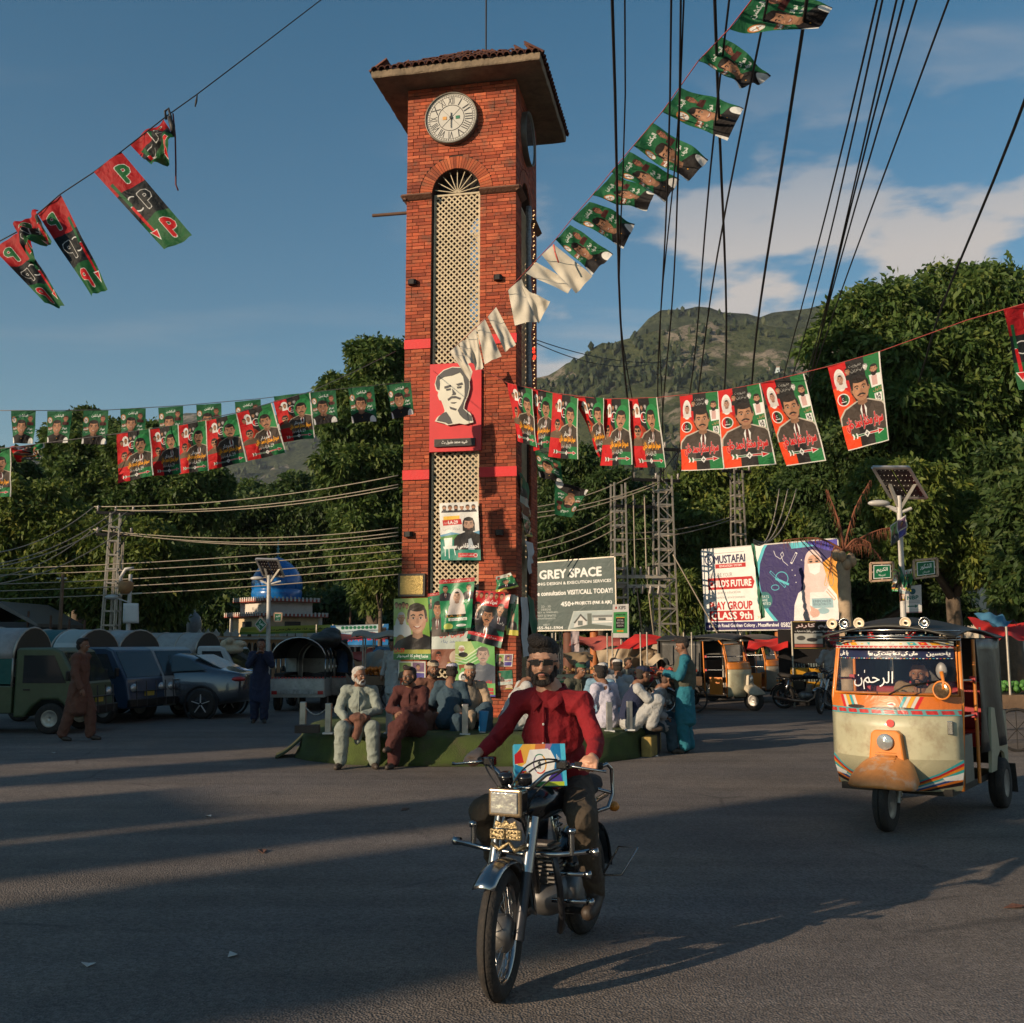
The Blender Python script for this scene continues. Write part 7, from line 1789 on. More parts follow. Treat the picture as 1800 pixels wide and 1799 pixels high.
 if beard:blob('beard',[el(.040,.046,-.070,.024,.020,.036),el(.040,-.046,-.070,.024,.020,.036),el(.062,.0,-.104,.030,.040,.022),el(.02,.066,-.045,.018,.014,.035),el(.02,-.066,-.045,.018,.014,.035),('c',H(.100,.0,-.047),H(.086,.033,-.062),.008,.008),('c',H(.100,.0,-.047),H(.086,-.033,-.062),.008,.008),('c',H(.086,.033,-.062),H(.07,.036,-.1),.008,.014),('c',H(.086,-.033,-.062),H(.07,-.036,-.1),.008,.014)]+([el(.06,0,-.15,.04,.045,.05)]if beard[1]else[]),hv*.9,beard[0],e,1,.002,30)
 elif moust:blob('moustache',[('c',H(.101,0,-.045),H(.086,.03,-.058),.007,.007),('c',H(.101,0,-.045),H(.086,-.03,-.058),.007,.007)],hv*.8,hair,e,1)
 if not glasses and vox<=.013:
  for y in(-.032,.032):
   m=MB();m.sph(H(.082,y,.004),(.011,.014,.008),8,6,rot=Rh);m.build('eye',M('eye_white',(.45,.42,.4),rough=.3,var=0),e,fix=False)
   m=MB();m.sph(H(.092,y,.004),.0055,6,5);m.build('pupil',HAIR,e,fix=False)
 return e
def stand(step=0,arms='down',lean=0):
 J=dict(hd=(.03+lean,0,1.60),nk=(lean*.8,0,1.46),ch=(lean*.5,0,1.25),pv=(0,0,.97))
 for s_,q in(('L',1),('R',-1)):
  st_=step*q;J.update({'sh'+s_:(lean*.8,.18*q,1.40),'hp'+s_:(0,.09*q,.92),'kn'+s_:(.04+st_*.6,.10*q,.50),'an'+s_:(st_-.02,.10*q,.09),'to'+s_:(st_+.14,.12*q,.03)})
  J.update({'el'+s_:(-.02-st_*.3,.25*q,1.12),'wr'+s_:(.08-st_*.5,.25*q,.88)}if arms=='down' else{'el'+s_:(.08,.26*q,1.14),'wr'+s_:(.30,.14*q,1.20)}if arms=='front' else{'el'+s_:(.12,.24*q,1.18),'wr'+s_:(.24,.07*q,1.42)})
 return J
def sit(h=.40,lean=.08,spread=.16,feet=.08,arms='lap',back=0.0):
 J=dict(hd=(.07+lean*1.6,0,h+.80),nk=(lean*1.3,0,h+.66),ch=(lean*.8,0,h+.42),pv=(0,0,h+.12))
 for s_,q in(('L',1),('R',-1)):
  J.update({'sh'+s_:(lean*1.2,.18*q,h+.60),'hp'+s_:(.03,.09*q,h+.10),'kn'+s_:(.44,spread*q,h+.12),'an'+s_:(.42,(spread+.02)*q,feet),'to'+s_:(.57,(spread+.06)*q,feet-.045)})
  J.update({'el'+s_:(.12,.27*q,h+.36),'wr'+s_:(.34,.16*q,h+.24)}if arms=='lap' else{'el'+s_:(.20,.22*q,h+.32),'wr'+s_:(.42,.05*q,h+.30)})
 return J
def squat(h=.40,lean=.12):
 J=sit(h,lean,.14);
 for s_,q in(('L',1),('R',-1)):J.update({'kn'+s_:(.40,.14*q,h+.42),'an'+s_:(.30,.14*q,h+.06),'to'+s_:(.44,.16*q,h+.03),'el'+s_:(.26,.2*q,h+.45),'wr'+s_:(.44,.04*q,h+.42)})
 return J
 # ================================================================== motorbike and rider
CHR=M('chrome',(.36,.36,.36),rough=.2,metal=1,var=.08,vs=9);BLK2=M('black_paint',(.008,.008,.010),rough=.22,var=.1,coat=.6);RUB=M('rubber',(.022,.019,.017),rough=.85,var=.25,vs=9,bump=.4,bs=60,dirt=.35);ALU=M('cast_alu',(.20,.19,.18),rough=.5,metal=.7,var=.25,vs=9);GOLD=M('ornament_gold',(.26,.20,.11),rough=.35,metal=.8,var=.25,vs=20,bump=.5,bs=60);FORKD=M('fork_dark',(.05,.05,.055),rough=.35,metal=.6,var=.1)
BHX,BHY=-.385,-.923
def spoked_wheel(par,c,r,steer=0.0,tw=.042,name='front_wheel'):
 e=empty(name,c,steer);e.parent=par
 q=MB();n=40
 prof=[(r-.075,.02),(r-.06,tw*.9),(r-.03,tw),(r-.008,tw*.62),(r,tw*.25),(r,-tw*.25),(r-.008,-tw*.62),(r-.03,-tw),(r-.06,-tw*.9),(r-.075,-.02)]
 q.lathe(prof,(0,0,0),(0,1,0),48)
 for k in(-.02,-.007,.007,.02):q.torus((0,0,0),(0,1,0),r+.001,.0035,48,6)
 q.build('tyre',RUB,e)
 q=MB();q.lathe([(r-.068,.024),(r-.085,.022),(r-.09,.0),(r-.085,-.022),(r-.068,-.024)],(0,0,0),(0,1,0),44);q.build('rim',CHR,e)
 q=MB()
 for i in range(28):
  a=2*math.pi*i/28;s_=1 if i%2 else-1;a2=a+(.5 if i%4<2 else-.5);q.cyl((math.cos(a2)*.055,s_*.035,math.sin(a2)*.055),(math.cos(a)*(r-.085),s_*.004,math.sin(a)*(r-.085)),.002,4,caps=False)
 tag(q.build('spoke',CHR,e,fix=False),kind='stuff')
 q=MB();q.lathe([(0,-.055),(.05,-.055),(.085,-.03),(.088,.03),(.06,.055),(0,.055)],(0,0,0),(0,1,0),24);q.cyl((0,-.11,0),(0,.11,0),.012,8);q.build('hub',ALU,e)
 return e
def fender(par,name,c,r,hw,a0,a1,mat):
 q=MB();f=lambda u,v:Vector((c[0]+math.cos(R(a0+(a1-a0)*u))*(r+.022*math.cos((v-.5)*3)),c[1]+(v-.5)*2*hw,c[2]+math.sin(R(a0+(a1-a0)*u))*(r+.022*math.cos((v-.5)*3))))
 q.grid(f,20,6);return q.build(name,mat,par,solid=.004)
def motorbike(label,mid,rz,hero=True,body=BLK2,tank=None,lean=0):
 e=empty('motorbike',mid,rz,label,'motorbike');e.rotation_euler=(lean,0,rz)
 spoked_wheel(e,(.60,0,.295),.295,R(8)if hero else R(30));spoked_wheel(e,(-.60,0,.29),.29,name='rear_wheel',tw=.05)
 for s_ in(-1,1):
  q=MB();q.cyl((.60,.088*s_,.27),(.49,.088*s_,.56),.026,12);q.build('fork_slider',FORKD,e)
  q=MB();q.cyl((.492,.088*s_,.555),(.40,.088*s_,.80),.031,12);q.build('fork_cover',CHR,e)
  q=MB();q.tube([(-.56,.10*s_,.30),(-.42,.12*s_,.72)],.026,10);q.tube([(-.555+.0035*i+.01*math.cos(i*1.2),.10*s_+.033*math.sin(i*1.2),.36+.008*i)for i in range(40)],.006,5);q.build('rear_shock',CHR,e)
  q=MB();q.sph((-.70,.16*s_,.70),(.03,.035,.03),8,6);q.build('indicator',M('amber',(.6,.22,.03),rough=.3),e)
 fender(e,'front_mudguard',(.60,0,.295),.315,.055,48,178,CHR);fender(e,'rear_mudguard',(-.60,0,.29),.325,.075,20,175,body)
 # lamp unit
 q=MB();q.box((.50,0,.885),(.10,.165,.125));q.build('headlamp_shell',body,e,bevel=.02,seg=3)
 q=MB();q.box((.552,0,.885),(.02,.172,.13));hb_=q.build('headlamp_rim',M('rim_gold',(.55,.42,.27),rough=.2,metal=.9,var=.08),e,bevel=.014,seg=3)
 q=MB();q.box((.566,0,.885),(.012,.14,.10));q.build('headlamp_lens',M('lens_clear',(.55,.55,.53),rough=.10,metal=.6,var=.15,vs=9,bump=.25,bs=30),hb_,bevel=.01)
 if hero:
  q=MB();q.prism([(-.06,.0),(.06,.0),(.05,.035),(.02,.02),(0,.04),(-.02,.02),(-.05,.035)],0,.01,Matrix(((0,0,1,.54),(1,0,0,0),(0,1,0,.765),(0,0,0,1))));q.build('emblem',GOLD,e)
  for s_ in(-1,1):
   q=MB();q.box((.545,.042*s_,.735),(.02,.08,.05));pn=q.build('number_plate',GOLD,e,bevel=.006);q=MB()
   for i in range(4):
    for j in range(2):q.sph((.557,.042*s_-.027+.018*i,.724+.022*j),.005,6,4)
   tag(q.build('stud',GOLD,pn),kind='stuff')
  q=MB();q.tube([(.5,-.09,.68),(.53,-.04,.66),(.5,0,.69),(.53,.04,.66),(.5,.09,.68)],.012,6);q.build('horn_bracket',GOLD,e)
  # frame, engine
 q=MB();q.tube([(.36,0,.84),(.20,0,.62),(.10,0,.30),(-.30,0,.28),(-.48,0,.62),(-.30,0,.74),(.30,0,.78),(.36,0,.84)],.02,8);q.tube([(-.28,0,.33),(-.60,-.08,.29)],.018,8);q.tube([(-.28,0,.33),(-.60,.08,.29)],.018,8);q.tube([(-.3,.1,.74),(-.75,.1,.76)],.015,8);q.tube([(-.3,-.1,.74),(-.75,-.1,.76)],.015,8);q.build('frame',body,e)
 q=MB();q.sph((-.05,0,.34),(.20,.13,.11),16,10);q.lathe([(0,-.15),(.085,-.15),(.10,-.12),(.10,.12),(.085,.15),(0,.15)],(-.10,0,.33),(0,1,0),20);q.build('engine_case',ALU,e)
 q=MB()
 for i in range(9):q.box((.03+.006*i,0,.43+.022*i),(.15,.17,.009))
 q.box((.055,0,.52),(.10,.10,.2));q.build('cylinder_fins',ALU,e)
 q=MB();q.tube([(.12,-.04,.5),(.22,-.10,.44),(.20,-.14,.30),(.05,-.16,.20),(-.3,-.17,.22),(-.8,-.18,.28)],[.02,.02,.022,.024,.035,.038],10);q.build('exhaust',M('exhaust_metal',(.32,.20,.14),rough=.35,metal=.8,var=.3),e)
 q=MB();q.loft([[Vector((x,w_*math.cos(t),z+h_*math.sin(t)))for t in np.linspace(0,2*math.pi,15)[:-1]]for x,w_,z,h_ in((.33,.03,.82,.03),(.29,.10,.83,.085),(.18,.13,.84,.10),(.0,.125,.83,.09),(-.12,.07,.80,.05))]);q.build('tank',tank or body,e)
 q=MB();q.loft([[Vector((x,w_*math.cos(t),z+h_*math.sin(t)))for t in np.linspace(0,2*math.pi,15)[:-1]]for x,w_,z,h_ in((-.06,.07,.80,.03),(-.14,.11,.80,.045),(-.35,.13,.80,.05),(-.62,.12,.83,.05),(-.72,.08,.85,.03))]);q.build('seat',RUB,e)
 for s_ in(-1,1):
  q=MB();q.prism([(-.30,.48),(-.05,.5),(-.04,.68),(-.34,.70)],.11,.13,Matrix(((1,0,0,0),(0,0,s_,0),(0,1,0,0),(0,0,0,1))));q.build('side_cover',body,e)
  q=MB();q.cyl((-.02,.10*s_,.27),(-.02,.27*s_,.27),.018,8);q.build('footrest',RUB,e)
  # handlebar
 q=MB();q.tube([(.19,-.36,1.035),(.25,-.24,1.04),(.34,-.13,1.0),(.36,-.05,.93),(.36,.05,.93),(.34,.13,1.0),(.25,.24,1.04),(.19,.36,1.035)],.0125,10);hb=q.build('handlebar',CHR,e)
 for s_ in(-1,1):
  q=MB();q.cyl((.25,.25*s_,1.04),(.185,.375*s_,1.035),.018,10);q.build('grip',RUB,hb)
  q=MB();q.tube([(.29,.22*s_,1.045),(.31,.27*s_,1.04),(.27,.40*s_,1.02),(.265,.42*s_,1.02)],[.007,.007,.006,.010],6);q.build('brake_lever',CHR,hb)
  q=MB();q.box((.285,.20*s_,1.045),(.05,.06,.045));q.build('switch',BLK2,hb,bevel=.008)
 cp=[((.30,-.2,1.06),(.38,-.18,1.10),(.44,-.1,1.0),(.46,-.03,.9)),((.30,-.22,1.03),(.42,-.16,1.0),(.45,-.06,.92),(.42,0,.8)),((.30,.2,1.06),(.36,.1,1.08),(.42,.0,.98),(.44,-.05,.86)),((.30,.22,1.03),(.40,.18,.98),(.42,.08,.94),(.40,.04,.8)),((.31,.18,1.07),(.42,.06,1.1),(.46,.02,1.0),(.5,0,.93))]
 for p in cp:
  p=[V3(x)for x in p];q=MB();q.tube([(1-t)**3*p[0]+3*t*(1-t)**2*p[1]+3*t*t*(1-t)*p[2]+t**3*p[3]for t in np.linspace(0,1,10)],.0045,6);q.build('cable',M('cable_black',(.012,.012,.013)),e)
 for s_ in(-1,1):q=MB();q.lathe([(0,-.01),(.035,-.01),(.038,.03),(.03,.04),(0,.042)],(.42,.05*s_,.97),(.3,0,1),16);q.build('gauge',BLK2,e)
 if hero:
 # crash guard with capped bars
  q=MB();q.tube([(.33,-.36,.64),(.34,-.2,.62),(.35,0,.61),(.34,.2,.62),(.30,.36,.64)],.0135,10);gb=q.build('crash_bar',CHR,e)
  for y,z0_,z1_ in((-.27,.62,.73),(.26,.62,.73)):q=MB();q.cyl((.33,y,z0_),(.33,y,z1_),.014,10);q.lathe([(0,0),(.022,0),(.022,.025),(0,.03)],(.33,y,z1_-.01),n=12);q.build('bar_stub',CHR,gb)
  for y in(-.36,.36):q=MB();q.lathe([(.015,0),(.02,0),(.022,.035),(.02,.04),(0,.045)],(.315,y*.97,.64),(0,1 if y>0 else-1,0),12);q.build('bar_cap',CHR,gb)
  q=MB();q.tube([(.32,.16,.62),(.26,.17,.45),(.2,.16,.3),(.12,.12,.2),(.02,.1,.2)],.018,8);q.tube([(.32,-.16,.62),(.26,-.17,.45),(.2,-.16,.3),(.12,-.12,.2)],.018,8);q.build('guard_tube',FORKD,e)
  for z,x in((.50,.22),(.36,.18)):q=MB();q.tube([(x,.1,z),(x,.30,z+.01)],.012,8);q.lathe([(.013,0),(.018,0),(.019,.03),(0,.035)],(x,.29,z+.01),(0,1,0),10);q.build('lower_bar',CHR,e)
  q=MB();q.tube([(-.38,.16,.95),(-.44,.20,.97),(-.50,.21,.94),(-.52,.21,.80),(-.46,.20,.73),(-.38,.14,.71)],.012,8);q.tube([(-.52,.21,.8),(-.54,.0,.84),(-.52,-.21,.8)],.010,8);q.build('carrier_rail',CHR,e)
  q=MB();q.tube([(-.24,.16,.40),(-.24,.34,.42),(-.28,.42,.56),(-.26,.32,.56),(-.24,.24,.42)],.006,6);q.build('wire_rest',CHR,e)
 return e
BM=Vector((.18,5.585,0));BRZ=hdg(BHX,BHY)
bike=motorbike('black motorbike with chrome guards ridden towards the viewer by the man in red',BM,BRZ)
J=dict(hd=(-.02,-.02,1.545),yaw=R(15),pitch=R(4),nk=(-.085,-.01,1.395),ch=(-.12,0,1.16),pv=(-.20,0,.90),cu=.85)
for s_,q in(('L',1),('R',-1)):
 J.update({'sh'+s_:(-.085,.175*q,1.325),'el'+s_:(.0,.285*q,1.13),'wr'+s_:(.155,.315*q,1.075),'hd'+s_:V3((1,.12*q,-.2)),'hn'+s_:(.1,0,-1),'hp'+s_:(-.20,.10*q,.87),'kn'+s_:(.20,.27*q,.77),'an'+s_:(-.04,.26*q,.36),'to'+s_:(.12,.27*q,.30)})
RSH=CLOTH('red_shirt',(.21,.003,.008))
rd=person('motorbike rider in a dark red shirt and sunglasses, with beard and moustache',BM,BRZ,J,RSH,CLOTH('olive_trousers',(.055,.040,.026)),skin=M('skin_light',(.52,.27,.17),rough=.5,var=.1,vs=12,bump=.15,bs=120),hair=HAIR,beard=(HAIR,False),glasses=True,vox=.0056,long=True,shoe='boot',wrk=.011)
q=blob('lips',[('e',V3(J['hd'])+Matrix.Rotation(R(15),3,'Z')@V3((.100,0,-.064)),(.006,.022,.007))],.003,M('lip',(.30,.10,.07),rough=.5,var=.1),rd,1)
# collar, placket buttons, sunglasses
q=MB();Rh=Matrix.Rotation(R(15),3,'Z')@Matrix.Rotation(R(4),3,'Y');hdp=V3(J['hd'])
def HH(x,y,z):return hdp+Rh@V3((x,y,z))
for y in(-1,1):q.prism([(-.030,-.018),(.028,-.016),(.030,.012),(-.022,.018)]if y>0 else[(-.028,-.016),(.030,-.018),(.022,.018),(-.030,.012)],0,.006,Matrix.Translation(HH(.098,.034*y,.008))@(Rh@Matrix.Rotation(R(-90*0),3,'Z')).to_4x4()@Matrix(((0,0,1,0),(1,0,0,0),(0,1,0,0),(0,0,0,1)))@Matrix.Rotation(R(14*y),4,'Y'))
q.bar(HH(.103,-.012,.014),HH(.103,.012,.014),.005,.006);q.build('sunglasses',M('lens_black',(.008,.008,.008),rough=.08,var=0,coat=1),rd,bevel=.003)
q=MB();q.bar(HH(.098,.062,.012),HH(.0,.088,.008),.004,.008);q.bar(HH(.098,-.062,.012),HH(.0,-.088,.008),.004,.008);q.build('glasses_arm',M('lens_black',(.008,.008,.008)),rd)
for y in(-1,1):
 q=MB();q.loft([[V3(a)+V3((0,0,z))for a in r_]for z,r_ in((0,[(-.15,.0,1.435),(-.13,.062*y,1.425),(-.07,.085*y,1.40),(-.02,.06*y,1.375),(.012,.012*y,1.335)]),(0,[(-.16,.0,1.40),(-.145,.075*y,1.39),(-.07,.105*y,1.365),(.005,.085*y,1.325),(.042,.05*y,1.285)]))],closed=False);q.build('collar',RSH,rd,solid=.012)
q=MB();q.tube([V3((.030,.0,1.31)),V3((.036,.002,1.24)),V3((.042,.004,1.15)),V3((.034,.004,1.05)),V3((.0,.002,.96))],[.007,.008,.008,.008,.006],6);q.build('placket',RSH,rd)
for z,x in((1.22,.045),(1.12,.049),(1.03,.040)):q=MB();q.sph((x,.004,z),(.004,.007,.007),8,6);q.build('button',M('button_white',(.6,.55,.5),rough=.3,var=0),rd)
# parcel standing on the tank
pc_=BM+Matrix.Rotation(BRZ,3,'Z')@V3((.17,.03,1.02));par=empty('parcel',pc_,R(188)-R(90)*0,'colourful printed box with a round logo, propped on the motorbike tank','box');par.rotation_euler=(R(-14),0,R(9))
q=MB();q.box((0,0,0),(.27,.05,.215));q.build('carton',M('carton_side',(.10,.42,.55),rough=.4,var=.1),par,bevel=.004)
q=MB();q.quad((-.134,-.0275,-.106),(.134,-.0275,-.106),(.134,-.0275,.106),(-.134,-.0275,.106));q.build('carton_print',BOXP,par,fix=False)
# ================================================================== rickshaws, vans, car
def fwheel(par,c,r,wd,name='wheel',spokes=False,rimm=None):
 q=MB();q.lathe([(r*.55,-wd*.5),(r*.85,-wd*.55),(r*.97,-wd*.42),(r,-wd*.15),(r,wd*.15),(r*.97,wd*.42),(r*.85,wd*.55),(r*.55,wd*.5)],c,(0,1,0),32)
 for k in(-.25,0,.25):q.torus(c,(0,1,0),r,.005,32,5)
 w_=q.build(name,RUB,par);q=MB()
 q.lathe([(0,-wd*.3),(r*.2,-wd*.45),(r*.45,-wd*.3),(r*.56,-wd*.5),(r*.6,-wd*.4),(r*.6,wd*.4),(r*.56,wd*.5),(r*.45,wd*.3),(r*.2,wd*.45),(0,wd*.3)],c,(0,1,0),24);q.build('rim',rimm or M('rim_grey',(.35,.34,.32),rough=.4,metal=.7,var=.25,vs=9,dirt=.3),w_)
 if spokes:
  q=MB()
  for s_ in(-1,1):
   for i in range(5):a=i*1.2566+.3;q.bar((c[0]+math.cos(a)*r*.1,c[1]+s_*wd*.56,c[2]+math.sin(a)*r*.1),(c[0]+math.cos(a)*r*.66,c[1]+s_*wd*.56,c[2]+math.sin(a)*r*.66),.04,.012)
  tag(q.build('spoke',M('alloy',(.6,.6,.6),rough=.4,var=.05),w_),kind='stuff')
 return w_
CRM=M('enamel_cream',(.42,.40,.27),rough=.42,var=.16,vs=2.6,dirt=.55,coat=.2,dcol=(.22,.15,.09));ORG=M('enamel_orange',(.64,.20,.025),rough=.4,var=.14,vs=3,dirt=.2,coat=.3);ORW=M('enamel_peeled',(.52,.21,.06),rough=.5,var=.35,vs=3.5,dirt=.85,dcol=(.50,.40,.30));VINY=M('vinyl_canopy',(.025,.025,.022),rough=.5,var=.25,vs=3,bump=.3,bs=8);INT=M('interior_dark',(.012,.011,.012),rough=.9,var=.2);RSEAT=M('seat_red',(.45,.01,.015),rough=.45,var=.15);PLAS=M('dirty_plastic',(.032,.025,.018),rough=.42,var=.45,vs=3,bump=.6,bs=5,coat=.1);GLS=GLASS('windscreen',(.02,.03,.06),.34)
def rickshaw(label,loc,rz,deco=False,cream=CRM,fend=None,band=None,hero=False):
 e=empty('auto_rickshaw',loc,rz,label,'rickshaw');W=1.16
 def fp(y,z,off=0):
  t=2*y/W;return Vector((.86-.26*abs(t)**2.6-max(0,z-1.0)*.26+off-.25*max(0,.52-z),y*(1-.30*max(0,.55-z)-.10*max(0,z-1.35)),z))
 def panel(name,z0,z1,mat,off=0,ys=(-.5,.5),nu=18,nv=6):
  q=MB();q.grid(lambda u,v:fp((ys[0]+(ys[1]-ys[0])*u)*W,z0+(z1-z0)*v,off),nu,nv);return q.build(name,mat,e,solid=.012 if off==0 else 0,fix=off==0)
 panel('front_panel',.34,1.0,cream);bd=panel('band',1.0,1.17,band or ORG)
 if deco:
  for nm,z0,z1,mt,a,b in(('band_print',1.002,1.168,RBAND,-.5,.5),('swoosh',.345,.62,RSWOOSH,.08,.5)):panel(nm,z0,z1,mt,.014,(a,b))
  q=MB();q.grid(lambda u,v:fp(-(.08+.42*u)*W,.345+.275*v,.014),8,4,flip=True);q.build('swoosh',RSWOOSH,e,fix=False)
  q=MB();q.lathe([(0,.003),(.035,.003)],fp(.03,.93,.016),(1,0,0),18);q.build('badge',M('badge_red',(.55,.02,.02),rough=.4),e)
 q=MB();q.grid(lambda u,v:fp((u-.5)*W*.93,1.19+.40*v,-.01),12,4);q.build('windscreen',GLS,e)
 q=MB();fr=[fp(-.48*W,1.18),fp(.48*W,1.18),fp(.47*W,1.6),fp(0,1.62,.02),fp(-.47*W,1.6)];q.tube(fr,.018,6,closed=True);q.build('window_frame',band or ORG,e)
 if deco:
  q=MB();q.grid(lambda u,v:fp((u-.5)*W*.92,1.50+.10*v,.006),12,2);q.build('sun_strip',RSUN,e,fix=False)
  q=MB();q.grid(lambda u,v:fp((u-.5)*W*.95,1.60+.06*v,.10),12,2);vz=q.build('visor',RVIS,e,fix=False)
  q=MB();q.grid(lambda u,v:Vector((.74-.1*abs(2*u-1)**2-.04*v,(u-.5)*.86,1.685+.07*v)),10,2);q.build('roof_board',RTOP,e,fix=False)
  for z in(1.675,1.70,1.755):q=MB();q.tube([(.60,-.60,z),(.76,-.52,z),(.82,0,z+.012),(.76,.52,z),(.60,.60,z)],.009,6);q.build('chrome_rail',CHR,e)
  for i,(x,y)in enumerate(((.74,-.50),(.75,-.38),(.76,-.24),(.76,.18),(.74,.34))):
   q=MB();q.lathe([(0,-.03),(.03,-.02),(.05,.02),(.052,.03),(.045,.032),(.04,.02),(.015,.015),(0,.03)],(x,y,1.83),(1,0,0),16);q.cyl((x-.01,y,1.73),(x-.01,y,1.79),.012,6);q.build('roof_lamp',(CHR if i in(1,4)else M('lamp_cream',(.7,.58,.42),rough=.25,var=.1)),e)
   if i not in(1,4):q=MB();q.sph((x+.03,y,1.83),.014,8,6);q.build('lamp_bulb',INT,e)
  Mx=Matrix(((0,.2,0,0),(1,0,0,0),(0,1,0,0),(0,0,0,1)))
  q=MB();V,T=text_tris('الرحمٰن');
  pts=[fp(-.30+(v[0]-V[:,0].mean())*.14+.14,1.30+(v[1]-V[:,1].mean())*.15,.004)for v in V];q.add(pts,[tuple(t)for t in T]);q.build('lettering',M('white_vinyl',(.6,.6,.6),rough=.4,var=0),e,fix=False)
  q=MB();q.tube([fp(.02,1.18,.03),fp(.15,1.26,.025),fp(.42,1.31,.02)],.008,6);q.build('wiper',BLKM,e)
  for y in(.43,):
   q=MB();q.lathe([(0,-.01),(.075,-.01),(.08,.01),(.06,.02),(0,.02)],fp(y+.03,1.23,.10),(1,-.2,0),20);mr_=q.build('mirror',M('mirror_glass',(.3,.2,.12),rough=.15,metal=.8,var=.4,vs=30),e);q=MB();q.torus(fp(y+.03,1.23,.11),(1,-.2,0),.078,.008,24,6);q.build('mirror_rim',ORG,mr_)
   q=MB();q.sph(fp(y+.02,1.40,.07),(.02,.05,.075),12,8);q.build('mirror_shell',M('shell_grey',(.2,.19,.18),rough=.4),e);q=MB();q.tube([fp(y+.03,1.39,.12),fp(y+.05,1.30,.15),fp(y+.05,1.24,.14)],[.02,.012,.016],8);q.build('mirror_charm',ORG,e)
  q=MB();q.box(fp(.50,.90,.02),(.02,.05,.12));q.build('side_lamp',CHR,e,bevel=.006)
 q=MB();q.torus(fp(0,1.185,.006),(0,0,1),.01,.004,4,4);
 # mudguard and headlamp
 fm=fend or ORW
 q=MB();q.loft([[Vector((x,w_*math.cos(t),z+h_*max(-.15,math.sin(t))))for t in np.linspace(0,2*math.pi,17)[:-1]]for x,w_,z,h_ in((.70,.17,.60,.10),(.84,.22,.53,.15),(.98,.29,.44,.20),(1.10,.30,.40,.17),(1.19,.24,.40,.10),(1.24,.15,.40,.03))]);q.build('mudguard',fm,e)
 for i in range(6):q=MB();zz_=.52+.022*i;q.box((1.075-.028*i,0,zz_+.045),(.015,.18,.008),rot=(0,R(30),0));q.build('louvre',fm,e)
 q=MB();q.prism([(-.16,.58),(.16,.58),(.13,.84),(.10,.87),(-.10,.87),(-.13,.84)],.80,.94,Matrix(((0,0,1,0),(1,0,0,0),(0,1,0,0),(0,0,0,1))));q.build('lamp_housing',ORG if not fend else fm,e,bevel=.015)
 q=MB();q.lathe([(.07,.93),(.072,.965),(.062,.97),(.0,.985)],(0,0,.77),(1,0,0),22);q.build('headlamp',M('lens_clear',(.55,.55,.53)),e)
 wf=fwheel(e,(1.0,0,.25),.25,.11);q=MB();q.cyl((.98,.10,.25),(.86,.10,.62),.02,8);q.tube([(.975-.003*i+.0,.10+.03*math.cos(i),.27+.009*i+.02*math.sin(i))for i in range(32)],.006,5);q.build('shock',M('shock_grey',(.3,.3,.28),rough=.4,metal=.6),e)
 for s_ in(-1,1):fwheel(e,(-1.0,.55*s_,.25),.25,.13)
 # body sides, floor, canopy
 q=MB();q.box((-.25,0,.33),(1.9,.98,.06));q.build('floor',BLKM,e)
 for s_ in(-1,1):
  y=.565*s_
  q=MB();q.prism([(-1.32,.40),(-1.32,.95),(-.62,1.02),(-.50,.40),(-.74,.40),(-.80,.52),(-.95,.58),(-1.12,.54),(-1.2,.40)],0,.03,Matrix(((1,0,0,0),(0,0,1,y-.015),(0,1,0,0),(0,0,0,1))));q.build('side_panel',cream,e)
  q=MB();q.tube([fp(s_*.5*W,.34),fp(s_*.5*W,1.15,.0),fp(s_*.49*W,1.60,.0),(.35,s_*.53,1.70)],.02,8);q.build('door_pillar',ORG,e)
  q=MB();q.cyl((-.02,y,.35),(-.06,y,1.68),.016,6);q.build('post',ORG,e)
  [MB().cyl((.0,y,z),(.5,y,z+.01),.012,6).build('grab_rail',CHR,e)for z in(.98,1.3)];q=MB();q.box((.02,y,1.31),(.05,.05,.05));q.box((.02,y,.98),(.05,.05,.05));tag(q.build('red_pad',RSEAT,e),kind='stuff')
  q=MB();q.grid(lambda u,v:Vector((-.10-1.15*u,y+s_*(.03*math.sin(u*9+v*3)*(1-.5*v)+.01),.62+1.07*v)),16,10);q.build('side_curtain',PLAS if hero else VINY,e,solid=.006)
  q=MB();q.box((.26,y*.93,.60),(.34,.04,.42));q.build('step_box',M('box_grey',(.16,.16,.13),rough=.5,var=.2,dirt=.3)if hero else ORG,e)
  q=MB();q.box((-1.34,y,.27),(.012,.16,.30),rot=(0,R(12),0));q.build('mudflap',RUB,e)
 q=MB();q.grid(lambda u,v:Vector((.80-2.15*u,(v-.5)*1.2,1.70+.10*math.sin(math.pi*v)+.07*math.sin(math.pi*min(1,u*1.2))+.03*math.sin(u*8)*math.sin(v*3))),18,12);q.build('canopy',VINY,e,solid=.02)
 q=MB();q.box((-1.33,0,1.05),(.03,1.1,1.3));q.build('rear_wall',VINY,e)
 q=MB();q.box((-.75,0,.70),(.5,1.0,.14));q.box((-1.05,0,1.0),(.1,1.0,.5));q.build('rear_seat',INT if not hero else RSEAT,e,bevel=.03);q=MB();q.box((.12,0,.72),(.30,.9,.12));q.box((-.06,0,1.0),(.05,.9,.45));q.build('driver_seat',RSEAT if hero else INT,e,bevel=.02)
 q=MB();q.cyl((.60,-.3,1.12),(.60,.3,1.12),.014,8);q.build('steering_bar',BLKM,e)
 return e
RK=Vector((3.31,9.31,0));a_=R(36);hx,hy=-math.sin(a_),-math.cos(a_)
rickshaw('large cream and orange auto rickshaw with painted flower strips, driving at the right',RK-Vector((hx,hy,0))*1.0,hdg(hx,hy),deco=True,hero=True)
